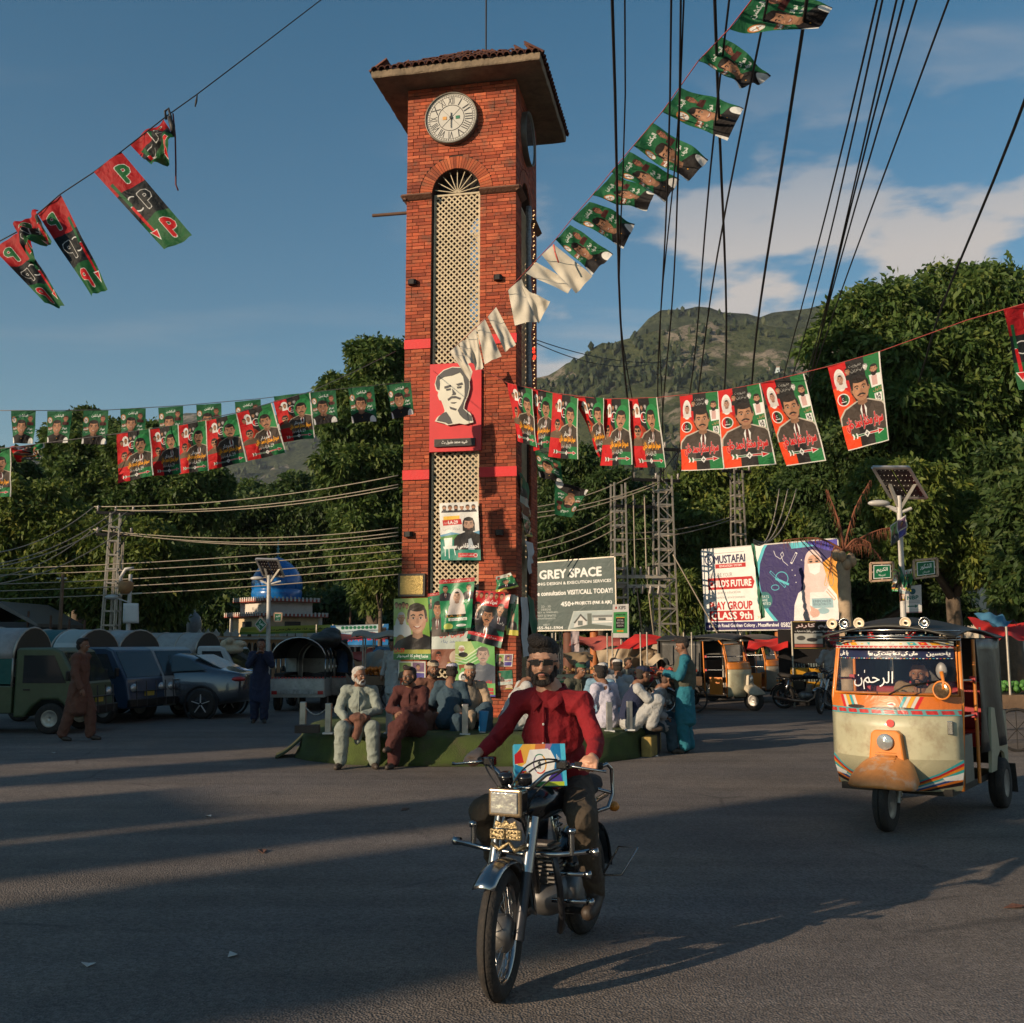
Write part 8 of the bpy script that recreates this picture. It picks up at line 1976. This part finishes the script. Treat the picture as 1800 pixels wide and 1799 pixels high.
dl=RK-Vector((hx,hy,0))*.86;J=sit(.62,.04,.16,.40,'front');J['hd']=(.10,0,1.36);J['nk']=(.07,0,1.2)
for s_,q in(('L',1),('R',-1)):J.update({'an'+s_:(.40,.15*q,.46),'to'+s_:(.5,.15*q,.42)})
for k in list(J):
 if isinstance(J[k],tuple):J[k]=tuple(V3(J[k])+V3((.08,.16,0)))
person('rickshaw driver in a tan shirt behind the windscreen of the painted rickshaw',dl,hdg(hx,hy),J,CLOTH('tan',(.40,.27,.15)),CLOTH('tan',(.40,.27,.15)),beard=(HAIR,False),skin=SKN)
FC=M('fender_cream',(.42,.36,.26),rough=.5,var=.2,dirt=.3);FY=M('fender_yellow',(.50,.34,.05),rough=.45,var=.15)
def rk_at(label,pf,hx,hy,**k):
 g_=G(*pf);n=math.hypot(hx,hy);return rickshaw(label,Vector((g_.x-hx/n,g_.y-hy/n,0)),hdg(hx,hy),**k)
rk_at('cream and orange auto rickshaw crossing behind the standing man in teal',(1326,1250),.80,-.60,fend=FC)
rk_at('grey auto rickshaw with a yellow mudguard behind the cream and orange one',(1385,1235),.85,-.5,fend=FY,cream=M('enamel_grey',(.30,.27,.22),rough=.5,var=.15,dirt=.3))
# pickup vans with canopies
def pickup(label,loc,rz,col,canopy,prt=None,back=False):
 e=empty('pickup_van',loc,rz,label,'van');Mx=Matrix(((1,0,0,0),(0,0,1,0),(0,1,0,0),(0,0,0,1)));hw=.70
 q=MB();q.prism([(.42,.30),(.62,.30),(.78,.50),(.94,.62),(1.24,.62),(1.38,.50),(1.44,.30),(1.66,.30),(1.70,.50),(1.62,.90),(1.26,1.50),(1.10,1.56),(.46,1.56),(.42,1.50)],-hw,hw,Mx);q.build('cab',col,e,bevel=.04)
 q=MB();q.box((-.62,0,.62),(2.02,1.42,.50));q.build('bed',col,e,bevel=.02)
 for s_ in(-1,1):
  q=MB();q.prism([(.58,.92),(1.38,.92),(1.14,1.42),(.58,1.42)],0,.012,Matrix(((1,0,0,0),(0,0,s_,s_*(hw+.001)),(0,1,0,0),(0,0,0,1))));q.build('door_window',GLASS('van_glass',(.03,.035,.04),.7),e)
  q=MB();q.box((.66,s_*(hw+.012),.80),(.12,.02,.03));q.build('door_handle',BLKM,e)
  q=MB();q.box((1.45,s_*(hw+.08),1.05),(.06,.10,.18));q.build('wing_mirror',BLKM,e,bevel=.02)
  q=MB();q.sph((1.66,s_*.48,.72),(.06,.12,.09),12,8);q.build('headlamp',M('lens_clear',(.55,.55,.53)),e)
  for x in(1.10,-1.0):fwheel(e,(x,s_*.62,.28),.28,.16)
 q=MB();q.add([(1.285,-.62,1.47),(1.285,.62,1.47),(1.605,.64,.94),(1.605,-.64,.94)],[(0,1,2,3)]);q.build('windscreen',GLASS('van_glass',(.03,.035,.04),.7),e,solid=.01)
 q=MB();q.box((1.72,0,.42),(.10,1.4,.16));q.build('bumper',BLKM,e,bevel=.02);q=MB()
 for y in(-.5,-.17,.17,.5):q.cyl((1.77,y,.34),(1.73,y,.86),.014,6)
 for z in(.45,.66):q.cyl((1.755,-.52,z),(1.755,.52,z),.014,6)
 tag(q.build('bull_bar',FORKD,e),kind='stuff')
 q=MB();q.box((1.70,0,.60),(.03,.30,.10));q.build('number_plate',M('plate_yellow',(.5,.35,.05),rough=.5),e)
 H_=1.92;prof=lambda t:((-math.cos(t))*.70,1.36+math.sin(t)*(H_-1.36))
 q=MB();q.grid(lambda u,v:Vector((-1.62+2.0*u,*prof(math.pi*v))),8,14);q.build('canopy_roof',canopy,e,solid=.02)
 for s_ in(-1,1):
  q=MB();q.grid(lambda u,v:Vector((-1.62+2.0*u,s_*.70,.90+.47*v)),4,2,flip=s_<0)if s_<0 else q.grid(lambda u,v:Vector((.38-2.0*u,.70,.90+.47*v)),4,2)
  if prt:q.build('canopy_side',prt,e,fix=False)
  elif not back:q.build('canopy_side',canopy,e,fix=False)
 for x in(-1.62,-.95,-.28,.38):q=MB();q.tube([(x,prof(math.pi*t/12)[0]*1.01,prof(math.pi*t/12)[1]+.012)for t in range(13)],.022,6);q.tube([(x,-.71,.85),(x,-.71,1.37)],.02,6);q.tube([(x,.71,.85),(x,.71,1.37)],.02,6);q.build('hoop',CHR if back else GALV,e)
 q=MB();q.prism([prof(math.pi*t/12)for t in range(13)]+[(.70,1.36),(-.70,1.36)],.36,.40,Matrix(((0,0,1,0),(1,0,0,0),(0,1,0,0),(0,0,0,1))));q.build('canopy_front',VINY,e)
 q=MB();q.box((-1.64,0,.66),(.04,1.38,.34));tg=q.build('tailgate',M('tailgate_white',(.42,.42,.38),rough=.5,var=.2,dirt=.3),e,bevel=.01)
 q=MB()
 for i in range(16):q.box((-1.665,-.66+i*.088,.88),(.012,.05,.04))
 tag(q.build('edge_stud',M('stud_red',(.5,.06,.05),rough=.4),tg),kind='stuff')
 q=MB();q.box((-1.67,0,.52),(.02,.9,.13));q.build('rear_plate',M('plate_grey',(.3,.3,.28),rough=.5,var=.4,vs=14),tg)
 for s_ in(-1,1):q=MB();q.box((-1.66,s_*.6,.50),(.03,.14,.09));q.build('tail_lamp',M('lamp_red',(.4,.02,.02),rough=.3),e)
 q=MB()
 for s_ in(-1,1):q.box((-.62,s_*.5,.95),(1.9,.26,.08))
 q.box((-.62,0,.86),(1.96,1.3,.03));tag(q.build('bench',INT,e),kind='stuff')
 return e
def vn(label,px,py,hx,hy,off,**k):
 g_=G(px,py);n=math.hypot(hx,hy);return pickup(label,Vector((g_.x-hx/n*off[0]+hy/n*off[1]*-1,g_.y-hy/n*off[0]+hx/n*off[1],0)),hdg(hx,hy),**k)
CW=M('canopy_silver',(.30,.29,.28),rough=.45,var=.15,dirt=.2);CG=M('canopy_white',(.30,.30,.29),rough=.5,var=.15,dirt=.25)
vn('dark green pickup van with a white and teal panelled canopy, nearest at the left',88,1291,1,-.04,(1.1,.62),col=M('van_green',(.055,.08,.035),rough=.4,var=.15,dirt=.2,coat=.3),canopy=CW,prt=SIDEPNL)
vn('dark blue pickup van with a heart on its canopy, second in the row',168,1274,1,-.28,(1.1,.9),col=M('van_blue',(.015,.035,.075),rough=.35,var=.15,coat=.4),canopy=HEARTP,prt=HEARTP)
vn('white pickup van third in the row, beside the grey sedan',238,1266,1,-.36,(1.1,.9),col=M('van_white',(.24,.25,.25),rough=.4,var=.12,dirt=.2,coat=.3),canopy=CG,prt=SIDEPNL)
VB=vn('pickup van with a beige canopy of dark triangles behind the sedan',300,1226,1,.06,(1.2,.0),col=M('van_beige',(.3,.26,.2),rough=.5,var=.15),canopy=TRIP,prt=M('canvas_beige',(.36,.30,.22),rough=.9,var=.12))
VR=vn('pickup van with red hearts on a white canopy',420,1215,1,.1,(1.2,0),col=M('van_pale',(.4,.4,.38),rough=.4,var=.1),canopy=REDHEART,prt=REDHEART)
VO=vn('open backed pickup van seen from behind, next to the man in navy',522,1252,-.03,1,(-1.5,0),col=M('van_offwhite',(.40,.40,.37),rough=.45,var=.15,dirt=.3),canopy=INT,back=True)
VT=vn('van turned away behind the open backed pickup, loaded roof',588,1246,-.38,1,(-1.4,.2),col=M('van_silver',(.34,.31,.29),rough=.35,metal=.3,var=.15),canopy=M('canopy_brown',(.12,.09,.07),rough=.7,var=.3))
vn('small white van behind the rear window of the sedan',395,1236,.9,-.2,(1.1,.3),col=M('van_white2',(.45,.46,.46),rough=.35,var=.1),canopy=CG,prt=CG)
for v_,k_ in((VB,.80),(VR,.84),(VO,.92),(VT,.9)):v_.scale=(k_,)*3
# sedan
def sedan(label,loc,rz):
 e=empty('sedan_car',loc,rz,label,'car');CP=M('sedan_grey',(.085,.095,.115),rough=.25,metal=.6,var=.06,coat=1.0)
 S_=[(-2.28,.70,.50,.92,.92,.6),(-2.2,.80,.36,1.0,1.0,.62),(-1.7,.87,.26,1.04,1.06,.60),(-1.15,.88,.24,1.0,1.30,.55),(-.6,.89,.24,.97,1.44,.54),(.1,.89,.24,.95,1.47,.54),(.6,.89,.24,.93,1.34,.56),(1.15,.88,.25,.93,.98,.60),(1.8,.84,.28,.82,.85,.6),(2.2,.70,.36,.64,.66,.5),(2.3,.5,.42,.55,.56,.4)]
 rg=[]
 for x,w_,zl,zb,zr,wr in S_:
  r_=[]
  for y,z in((-w_*.9,zl),(-w_,zl+.15),(-w_*1.0,(zl+zb)/2),(-w_*.96,zb),(-wr-.02,zb+(zr-zb)*.85),(-wr*.6,zr),(0,zr+.01)):r_.append(Vector((x,y,z)))
  r_+=[Vector((p.x,-p.y,p.z))for p in reversed(r_[:-1])];rg.append(r_)
 q=MB();q.loft(rg);q.build('body',CP,e,subdiv=2)
 for s_ in(-1,1):
  q=MB();q.add([(-1.42,s_*.80,1.06),(-.62,s_*.835,1.01),(-.60,s_*.64,1.36),(-.95,s_*.66,1.31)],[(0,1,2,3)]);q.add([(-.55,s_*.84,1.01),(.20,s_*.845,.99),(.18,s_*.65,1.38),(-.53,s_*.64,1.37)],[(0,1,2,3)]);q.add([(.27,s_*.845,.985),(.98,s_*.83,.97),(.52,s_*.69,1.30),(.25,s_*.65,1.37)],[(0,1,2,3)]);tag(q.build('side_window',GLASS('car_glass',(.04,.06,.07),.9,.08),e,solid=.02),kind='stuff')
  for x in(1.38,-1.36):fwheel(e,(x,s_*.78,.32),.32,.2,spokes=True,rimm=INT);q=MB();q.torus((x,s_*.885,.33),(0,1,0),.37,.028,32,6);q.build('wheel_arch',INT,e)
  q=MB();q.sph((-2.12,s_*.68,.86),(.16,.17,.06),12,8);q.build('tail_lamp',M('lamp_red',(.4,.02,.02)),e);q=MB();q.box((-.75,s_*.895,.86),(.2,.02,.03));q.build('door_handle',CHR,e,bevel=.008)
 q=MB();q.add([(-1.66,-.60,1.085),(-1.66,.60,1.085),(-1.02,.50,1.37),(-1.02,-.50,1.37)],[(0,1,2,3)]);q.build('rear_window',GLASS('car_glass',(.04,.06,.07),.9),e,solid=.03);q=MB();q.box((-2.25,0,.93),(.05,1.2,.025));q.build('chrome_strip',CHR,e);q=MB();q.box((-2.29,0,.75),(.02,.46,.14));q.build('number_plate',M('plate_grey',(.3,.3,.28)),e)
 return e
g_=G(355,1264);hx,hy=-.992,.125;sedan('dark grey sedan car seen from its rear corner, in front of the canopied vans',Vector((g_.x+1.36*hx+.78*hy,g_.y+1.36*hy-.78*hx,0)),hdg(hx,hy))
# ================================================================== people on and around the square
def at(px,Y,z=0):return Vector(((px-900)/1800*Y*1.0,Y,z))
def face(px,Y,tx,ty):p=at(px,Y);return math.atan2(ty-p.y,tx-p.x)
GG=CLOTH('grey_green',(.22,.25,.22));MAR=CLOTH('maroon',(.06,.014,.012));TEAL=CLOTH('dark_teal',(.03,.06,.085));BEI=CLOTH('beige',(.34,.25,.17));WHC=CLOTH('off_white',(.38,.38,.37));LAV=CLOTH('lavender',(.45,.43,.52));LBL=CLOTH('light_blue',(.16,.27,.36));NVY=CLOTH('navy',(.012,.018,.05));TQ=CLOTH('turquoise',(.012,.13,.18));BRN=CLOTH('brown',(.13,.055,.035));BLU=CLOTH('blue',(.045,.10,.22));GRY=CLOTH('grey',(.3,.3,.31));CAPW=CLOTH('cap_white',(.5,.48,.46));CAPG=CLOTH('cap_green',(.02,.09,.05));CAPB=CLOTH('cap_beige',(.38,.31,.22));OLV=CLOTH('olive',(.08,.08,.055))
GP='people sitting round the tower';Rr=R
def sitter(label,px,Y,ang,sh,J=None,**k):
 return person(label,at(px,Y),R(ang),J or sit(),sh,k.pop('pants',sh),kameez=.2,group=GP,**k)
J=sit(PH,.06,.2);J['yaw']=R(38);J['wrL']=(.32,.05,PH+.28);J['elL']=(.16,.26,PH+.34)
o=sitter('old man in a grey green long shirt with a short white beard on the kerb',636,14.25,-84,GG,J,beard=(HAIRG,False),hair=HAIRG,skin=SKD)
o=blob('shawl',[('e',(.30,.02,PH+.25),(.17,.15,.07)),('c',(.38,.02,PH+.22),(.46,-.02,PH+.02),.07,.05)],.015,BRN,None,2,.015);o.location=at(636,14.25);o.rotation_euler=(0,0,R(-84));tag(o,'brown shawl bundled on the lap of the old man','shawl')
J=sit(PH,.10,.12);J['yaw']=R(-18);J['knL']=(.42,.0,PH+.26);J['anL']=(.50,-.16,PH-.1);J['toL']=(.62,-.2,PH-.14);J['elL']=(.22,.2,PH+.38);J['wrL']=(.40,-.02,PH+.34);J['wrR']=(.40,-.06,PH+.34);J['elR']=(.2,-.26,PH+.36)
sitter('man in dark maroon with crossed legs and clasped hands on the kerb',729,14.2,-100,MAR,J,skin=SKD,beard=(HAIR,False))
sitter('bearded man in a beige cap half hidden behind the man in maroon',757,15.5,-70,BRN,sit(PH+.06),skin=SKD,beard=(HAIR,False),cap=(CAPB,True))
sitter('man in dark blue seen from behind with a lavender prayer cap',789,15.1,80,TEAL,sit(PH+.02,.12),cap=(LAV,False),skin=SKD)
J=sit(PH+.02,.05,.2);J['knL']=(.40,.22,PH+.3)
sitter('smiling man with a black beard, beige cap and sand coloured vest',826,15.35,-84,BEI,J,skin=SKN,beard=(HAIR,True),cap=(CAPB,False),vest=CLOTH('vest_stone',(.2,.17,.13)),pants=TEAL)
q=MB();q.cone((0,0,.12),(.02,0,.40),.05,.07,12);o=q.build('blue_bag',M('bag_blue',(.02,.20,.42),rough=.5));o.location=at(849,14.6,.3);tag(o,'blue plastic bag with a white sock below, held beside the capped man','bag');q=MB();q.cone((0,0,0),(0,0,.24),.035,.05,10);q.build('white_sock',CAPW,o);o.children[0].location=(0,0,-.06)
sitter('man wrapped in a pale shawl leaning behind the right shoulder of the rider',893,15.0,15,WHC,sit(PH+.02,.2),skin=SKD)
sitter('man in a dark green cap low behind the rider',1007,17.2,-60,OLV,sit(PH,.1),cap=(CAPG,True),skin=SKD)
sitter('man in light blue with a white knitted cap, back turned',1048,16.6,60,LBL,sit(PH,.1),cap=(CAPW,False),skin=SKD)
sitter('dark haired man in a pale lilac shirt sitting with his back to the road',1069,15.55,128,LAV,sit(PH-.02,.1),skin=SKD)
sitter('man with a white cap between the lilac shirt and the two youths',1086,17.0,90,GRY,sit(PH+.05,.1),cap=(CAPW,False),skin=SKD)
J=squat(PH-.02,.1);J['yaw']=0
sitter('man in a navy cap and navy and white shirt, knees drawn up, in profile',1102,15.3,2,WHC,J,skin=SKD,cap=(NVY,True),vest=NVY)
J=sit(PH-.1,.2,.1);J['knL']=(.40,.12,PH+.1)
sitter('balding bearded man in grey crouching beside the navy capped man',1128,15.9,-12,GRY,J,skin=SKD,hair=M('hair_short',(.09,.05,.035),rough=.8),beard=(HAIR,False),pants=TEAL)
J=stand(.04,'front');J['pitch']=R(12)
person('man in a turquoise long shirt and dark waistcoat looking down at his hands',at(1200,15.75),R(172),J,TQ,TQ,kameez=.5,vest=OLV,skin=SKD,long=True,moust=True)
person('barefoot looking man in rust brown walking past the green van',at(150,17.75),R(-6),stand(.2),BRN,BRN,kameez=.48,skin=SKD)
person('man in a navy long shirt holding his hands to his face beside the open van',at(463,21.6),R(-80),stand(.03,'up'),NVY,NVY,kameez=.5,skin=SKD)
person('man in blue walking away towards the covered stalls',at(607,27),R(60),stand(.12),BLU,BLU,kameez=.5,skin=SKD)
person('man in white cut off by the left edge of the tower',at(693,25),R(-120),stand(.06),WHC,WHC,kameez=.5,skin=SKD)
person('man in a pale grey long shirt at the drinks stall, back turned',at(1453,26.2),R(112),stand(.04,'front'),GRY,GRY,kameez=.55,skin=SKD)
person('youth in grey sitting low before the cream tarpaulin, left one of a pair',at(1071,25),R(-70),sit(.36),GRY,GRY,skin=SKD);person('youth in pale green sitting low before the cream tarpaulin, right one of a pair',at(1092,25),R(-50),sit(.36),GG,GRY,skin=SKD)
motorbike('small red motorbike beside the two youths and the fruit cart',at(1122,24.3),R(-20),hero=False,tank=M('tank_red',(.4,.01,.02),rough=.3))
motorbike('parked motorbike with an orange charm, left of the painted rickshaw',at(1465,24.5),R(-150),hero=False)
motorbike('dark motorbike parked before the drinks stall',at(1412,26),R(-30),hero=False)
# ================================================================== stalls, tents and carts
TRD=M('tarp_red',(.55,.02,.015),rough=.7,var=.15,vs=2,bump=.4,bs=5);TCR=M('tarp_cream',(.48,.38,.26),rough=.9,var=.15,vs=2,bump=.6,bs=6);TBR=M('tarp_brown',(.20,.14,.08),rough=.9,var=.2,vs=2,bump=.6,bs=6);TBL=M('tarp_blue',(.05,.16,.26),rough=.6,var=.2,vs=2);TGY=M('tarp_grey',(.30,.26,.21),rough=.9,var=.2,vs=2,bump=.6,bs=7);TPK=M('tarp_faded_red',(.42,.09,.07),rough=.8,var=.2,vs=2)
def tarp(label,pts,Y,mat,seed,amp=.12,dY=(0,0,.8,.8),nu=16,nv=12):
 """pts: far left, far right, near right, near left pixels"""
 return sheet('tarpaulin',label,'tarpaulin',[P(x,y,Y+d)for(x,y),d in zip(pts,(dY[2],dY[3],dY[0],dY[1]))],mat,amp=amp,seed=seed,nu=nu,nv=nv,freq=(2.2,1.5))
tarp('bright red tarpaulin peak above the fruit stall',[(1116,1115),(1205,1122),(1215,1136),(1076,1140)],26.5,TRD,1,.10)
tarp('cream tarpaulin hanging as a wall behind the two youths',[(1048,1143),(1108,1140),(1112,1190),(1060,1196)],27,TCR,2,.14,(0,0,.2,.2))
tarp('brown sacking bunched over the fruit stall',[(1108,1136),(1150,1142),(1140,1180),(1098,1172)],26.3,TBR,3,.2,(0,0,.4,.4))
tarp('beige awning corner lifted over the fruit',[(1138,1142),(1192,1150),(1185,1166),(1134,1166)],26,TCR,4,.1)
tarp('sagging brown cloth between poles, right of the tower',[(990,1145),(1044,1150),(1040,1168),(990,1162)],28,TBR,5,.15)
tarp('second red canopy left of the bright red peak',[(1010,1118),(1090,1120),(1096,1138),(1000,1136)],29,TPK,14,.12)
tarp('cream awning behind the balding man',[(1150,1128),(1215,1126),(1222,1146),(1140,1148)],29,TCR,15,.12)
tarp('dark red awning behind the two small rickshaws',[(1318,1125),(1385,1122),(1385,1140),(1312,1142)],27,TRD,6,.08)
tarp('red awning right of the food sign',[(1455,1108),(1484,1112),(1486,1126),(1458,1128)],25,TRD,7,.08)
tarp('faded red tarpaulin over the stall left of the tower',[(620,1145),(675,1140),(668,1156),(606,1160)],29,TPK,8,.15)
tarp('blue tarpaulin corner at the left edge of the tower',[(662,1138),(696,1132),(696,1146),(655,1148)],29,TBL,9,.1)
tarp('large creased grey tarpaulin over goods left of the tower',[(640,1150),(698,1142),(698,1182),(634,1186)],27,TGY,10,.3,(0,0,.6,.6))
tarp('grey sheet over a low load left of the tower',[(612,1186),(662,1184),(660,1212),(610,1210)],26,TGY,11,.3,(0,0,.5,.5))
tarp('red canopy cloth at the right border behind the rickshaw',[(1700,1088),(1800,1098),(1830,1122),(1742,1130)],17,TRD,12,.12,(0,0,1.5,1.5))
tarp('blue cloth on top of the red canopy at the right border',[(1712,1078),(1762,1080),(1790,1100),(1748,1098)],17.4,TBL,13,.1,(0,0,.5,.5))
def cart(label,px,Y,w_,goods,gm,top=None,sign=None):
 e=empty('market_cart',at(px,Y),R(4),label,'stall');q=MB();q.box((0,0,.82),(w_,.95,.06));q.box((0,-.47,.74),(w_,.02,.2));q.build('tray',WOOD,e)
 for x in(-w_*.36,w_*.36):
  for y in(-.52,.52):q=MB();q.torus((x,y,.33),(0,1,0),.31,.022,26,6);[q.cyl((x,y,.33),(x+.3*math.cos(k*.785),y,.33+.3*math.sin(k*.785)),.007,4)for k in range(8)];q.build('wheel',RUB,e)
  q=MB();q.cyl((x,-.4,.85),(x,-.4,1.9),.02,6);q.cyl((x,.4,.85),(x,.4,1.9),.02,6);tag(q.build('pole',GALV,e),kind='stuff')
 rr=random.Random(px);q=MB()
 for i in range(goods):q.sph((rr.uniform(-.45,.45)*w_,rr.uniform(-.4,.4),.89+rr.uniform(0,.14)),.045,7,5)
 tag(q.build('goods',gm,e),kind='stuff')
 if top:q=MB();q.grid(lambda u,v:Vector(((u-.5)*w_*1.25,(v-.5)*1.4,1.92-.14*abs(2*v-1)**2+.04*math.sin(u*11))),12,8);q.build('awning',top,e,solid=.01)
 if sign:q=MB();q.quad((-w_/2,-.5,.58),(w_/2,-.5,.58),(w_/2,-.5,.86),(-w_/2,-.5,.86));q.build('sign_face',sign,e,fix=False)
 return e
cart('fruit cart heaped with red apples beside the man in turquoise',1168,25,1.5,150,M('apples',(.45,.05,.02),rough=.35,var=.5,vs=30))
cart('snack cart with a painted sign, right of the rider',1022,26.5,2.0,50,M('snacks',(.4,.22,.08),rough=.6,var=.4,vs=20),None,CARTS)
cart('cart of orange fruit left of the tower',668,25.5,1.0,120,M('oranges',(.6,.18,.02),rough=.4,var=.4,vs=20),TGY)
cart('covered cart under the faded red tarpaulin',625,30,1.6,40,M('snacks',(.4,.22,.08)),TPK)
cart('vegetable cart piled with green leaves at the right border',1800,16.5,1.6,200,M('greens',(.06,.18,.03),rough=.6,var=.5,vs=30))
# drinks stall
e=empty('drinks_stall',at(1424,27),R(4),'drinks stall with yellow bottle crates under a printed food sign','stall')
q=MB();q.quad((-.62,-.3,1.52),(.60,-.3,1.52),(.60,-.3,2.18),(-.62,-.3,2.18));q.build('food_sign',FOODS,e,fix=False);q=MB();q.box((0,-.26,1.85),(1.26,.04,.70));q.build('sign_back',M('frame_yellow',(.5,.33,.05),rough=.5),e)
for x in(-.64,.64):q=MB();q.cyl((x,-.28,0),(x,-.28,2.2),.022,6);q.build('pole',M('pole_cream',(.5,.45,.35),rough=.5),e)
q=MB();q.box((0,0,.45),(1.2,.6,.06));q.box((0,.5,1),(1.5,.04,2.0));q.build('counter',INT,e)
for i in range(6):
 q=MB();q.box((-.42+.4*(i%3),-.1,.56+.36*(i//3)),(.36,.3,.17));cr_=q.build('crate',M('crate_yellow',(.62,.30,.02),rough=.5,var=.15)if i%3<2 else M('crate_orange',(.6,.18,.03),rough=.5),e,bevel=.01);q=MB()
 for j in range(5):q.cyl((-.56+.4*(i%3)+.07*j,-.1,.62+.36*(i//3)),(-.56+.4*(i%3)+.07*j,-.1,.76+.36*(i//3)),.022,6)
 tag(q.build('bottle',GLASS('bottle_glass',(.2,.25,.25),.6),cr_),kind='stuff')
o=blob('bundle',[('e',(0,0,.2),(.5,.35,.2)),('e',(-.35,0,.45),(.2,.2,.22)),('e',(.25,.1,.45),(.35,.3,.18)),('e',(-.1,-.1,.6),(.2,.2,.16))],.04,TCR,None,2,.03);o.location=P(408,1150,28.5);o.scale=(.6,.6,.6);tag(o,'cloth bundles and sacks tied on a van roof left of the lamp post','bundle')
o=blob('load',[('e',(0,0,.1),(.4,.5,.2)),('e',(.1,.2,.25),(.25,.3,.15))],.04,VINY,None,2,.02);o.location=P(572,1132,25.5);tag(o,'dark luggage heap on the roof of the turned van','luggage')
# small litter on the road
PAPER=M('paper_scrap',(.5,.5,.48),rough=.8,var=.1);LIT=random.Random(3)
for i,(x,y,mt,lb)in enumerate(((408,1683,PAPER,'small white paper scrap on the road at the lower left'),(153,1700,PAPER,'pale torn leaf shaped scrap nearest the left border'),(712,1425,SHOE,'dark twig lying on the road below the seated men'),(460,1499,BRN,'thin dry stick on the lit strip of road'),(94,1325,PAPER,'faint grey scrap on the road near the green van'),(1785,1597,BRN,'dry brown leaf on the road near the right border'),(1155,1331,PAPER,'white cigarette butt on the road below the platform'),(366,1437,PAPER,'tiny white scrap between two long shadows'))):
 q=MB();s_=.03 if mt is PAPER else .09;q.add([(-s_,-.01,.004),(.2*s_,-.03-.01*(i%2),.012),(s_,0,.004),(0,.03,.018)],[(0,1,2,3)]);o=q.build('litter',mt,solid=.003);o.location=G(x,y);o.location.z+=.006;o.rotation_euler=(0,0,LIT.uniform(0,3));tag(o,lb,'litter')
 # ================================================================== evening haze in the valley
hz=MB();hz.box((0,1300,160),(5200,3600,322))
hm=bpy.data.materials.new('haze_air');hm.use_nodes=True;hm.node_tree.nodes.clear()
hv=hm.node_tree.nodes.new('ShaderNodeVolumePrincipled');ho=hm.node_tree.nodes.new('ShaderNodeOutputMaterial');hm.node_tree.links.new(hv.outputs[0],ho.inputs[1])
hv.inputs['Color'].default_value=(.75,.85,1,1);hv.inputs['Density'].default_value=.00011;hv.inputs['Anisotropy'].default_value=.1
tag(hz.build('haze',hm),kind='stuff')
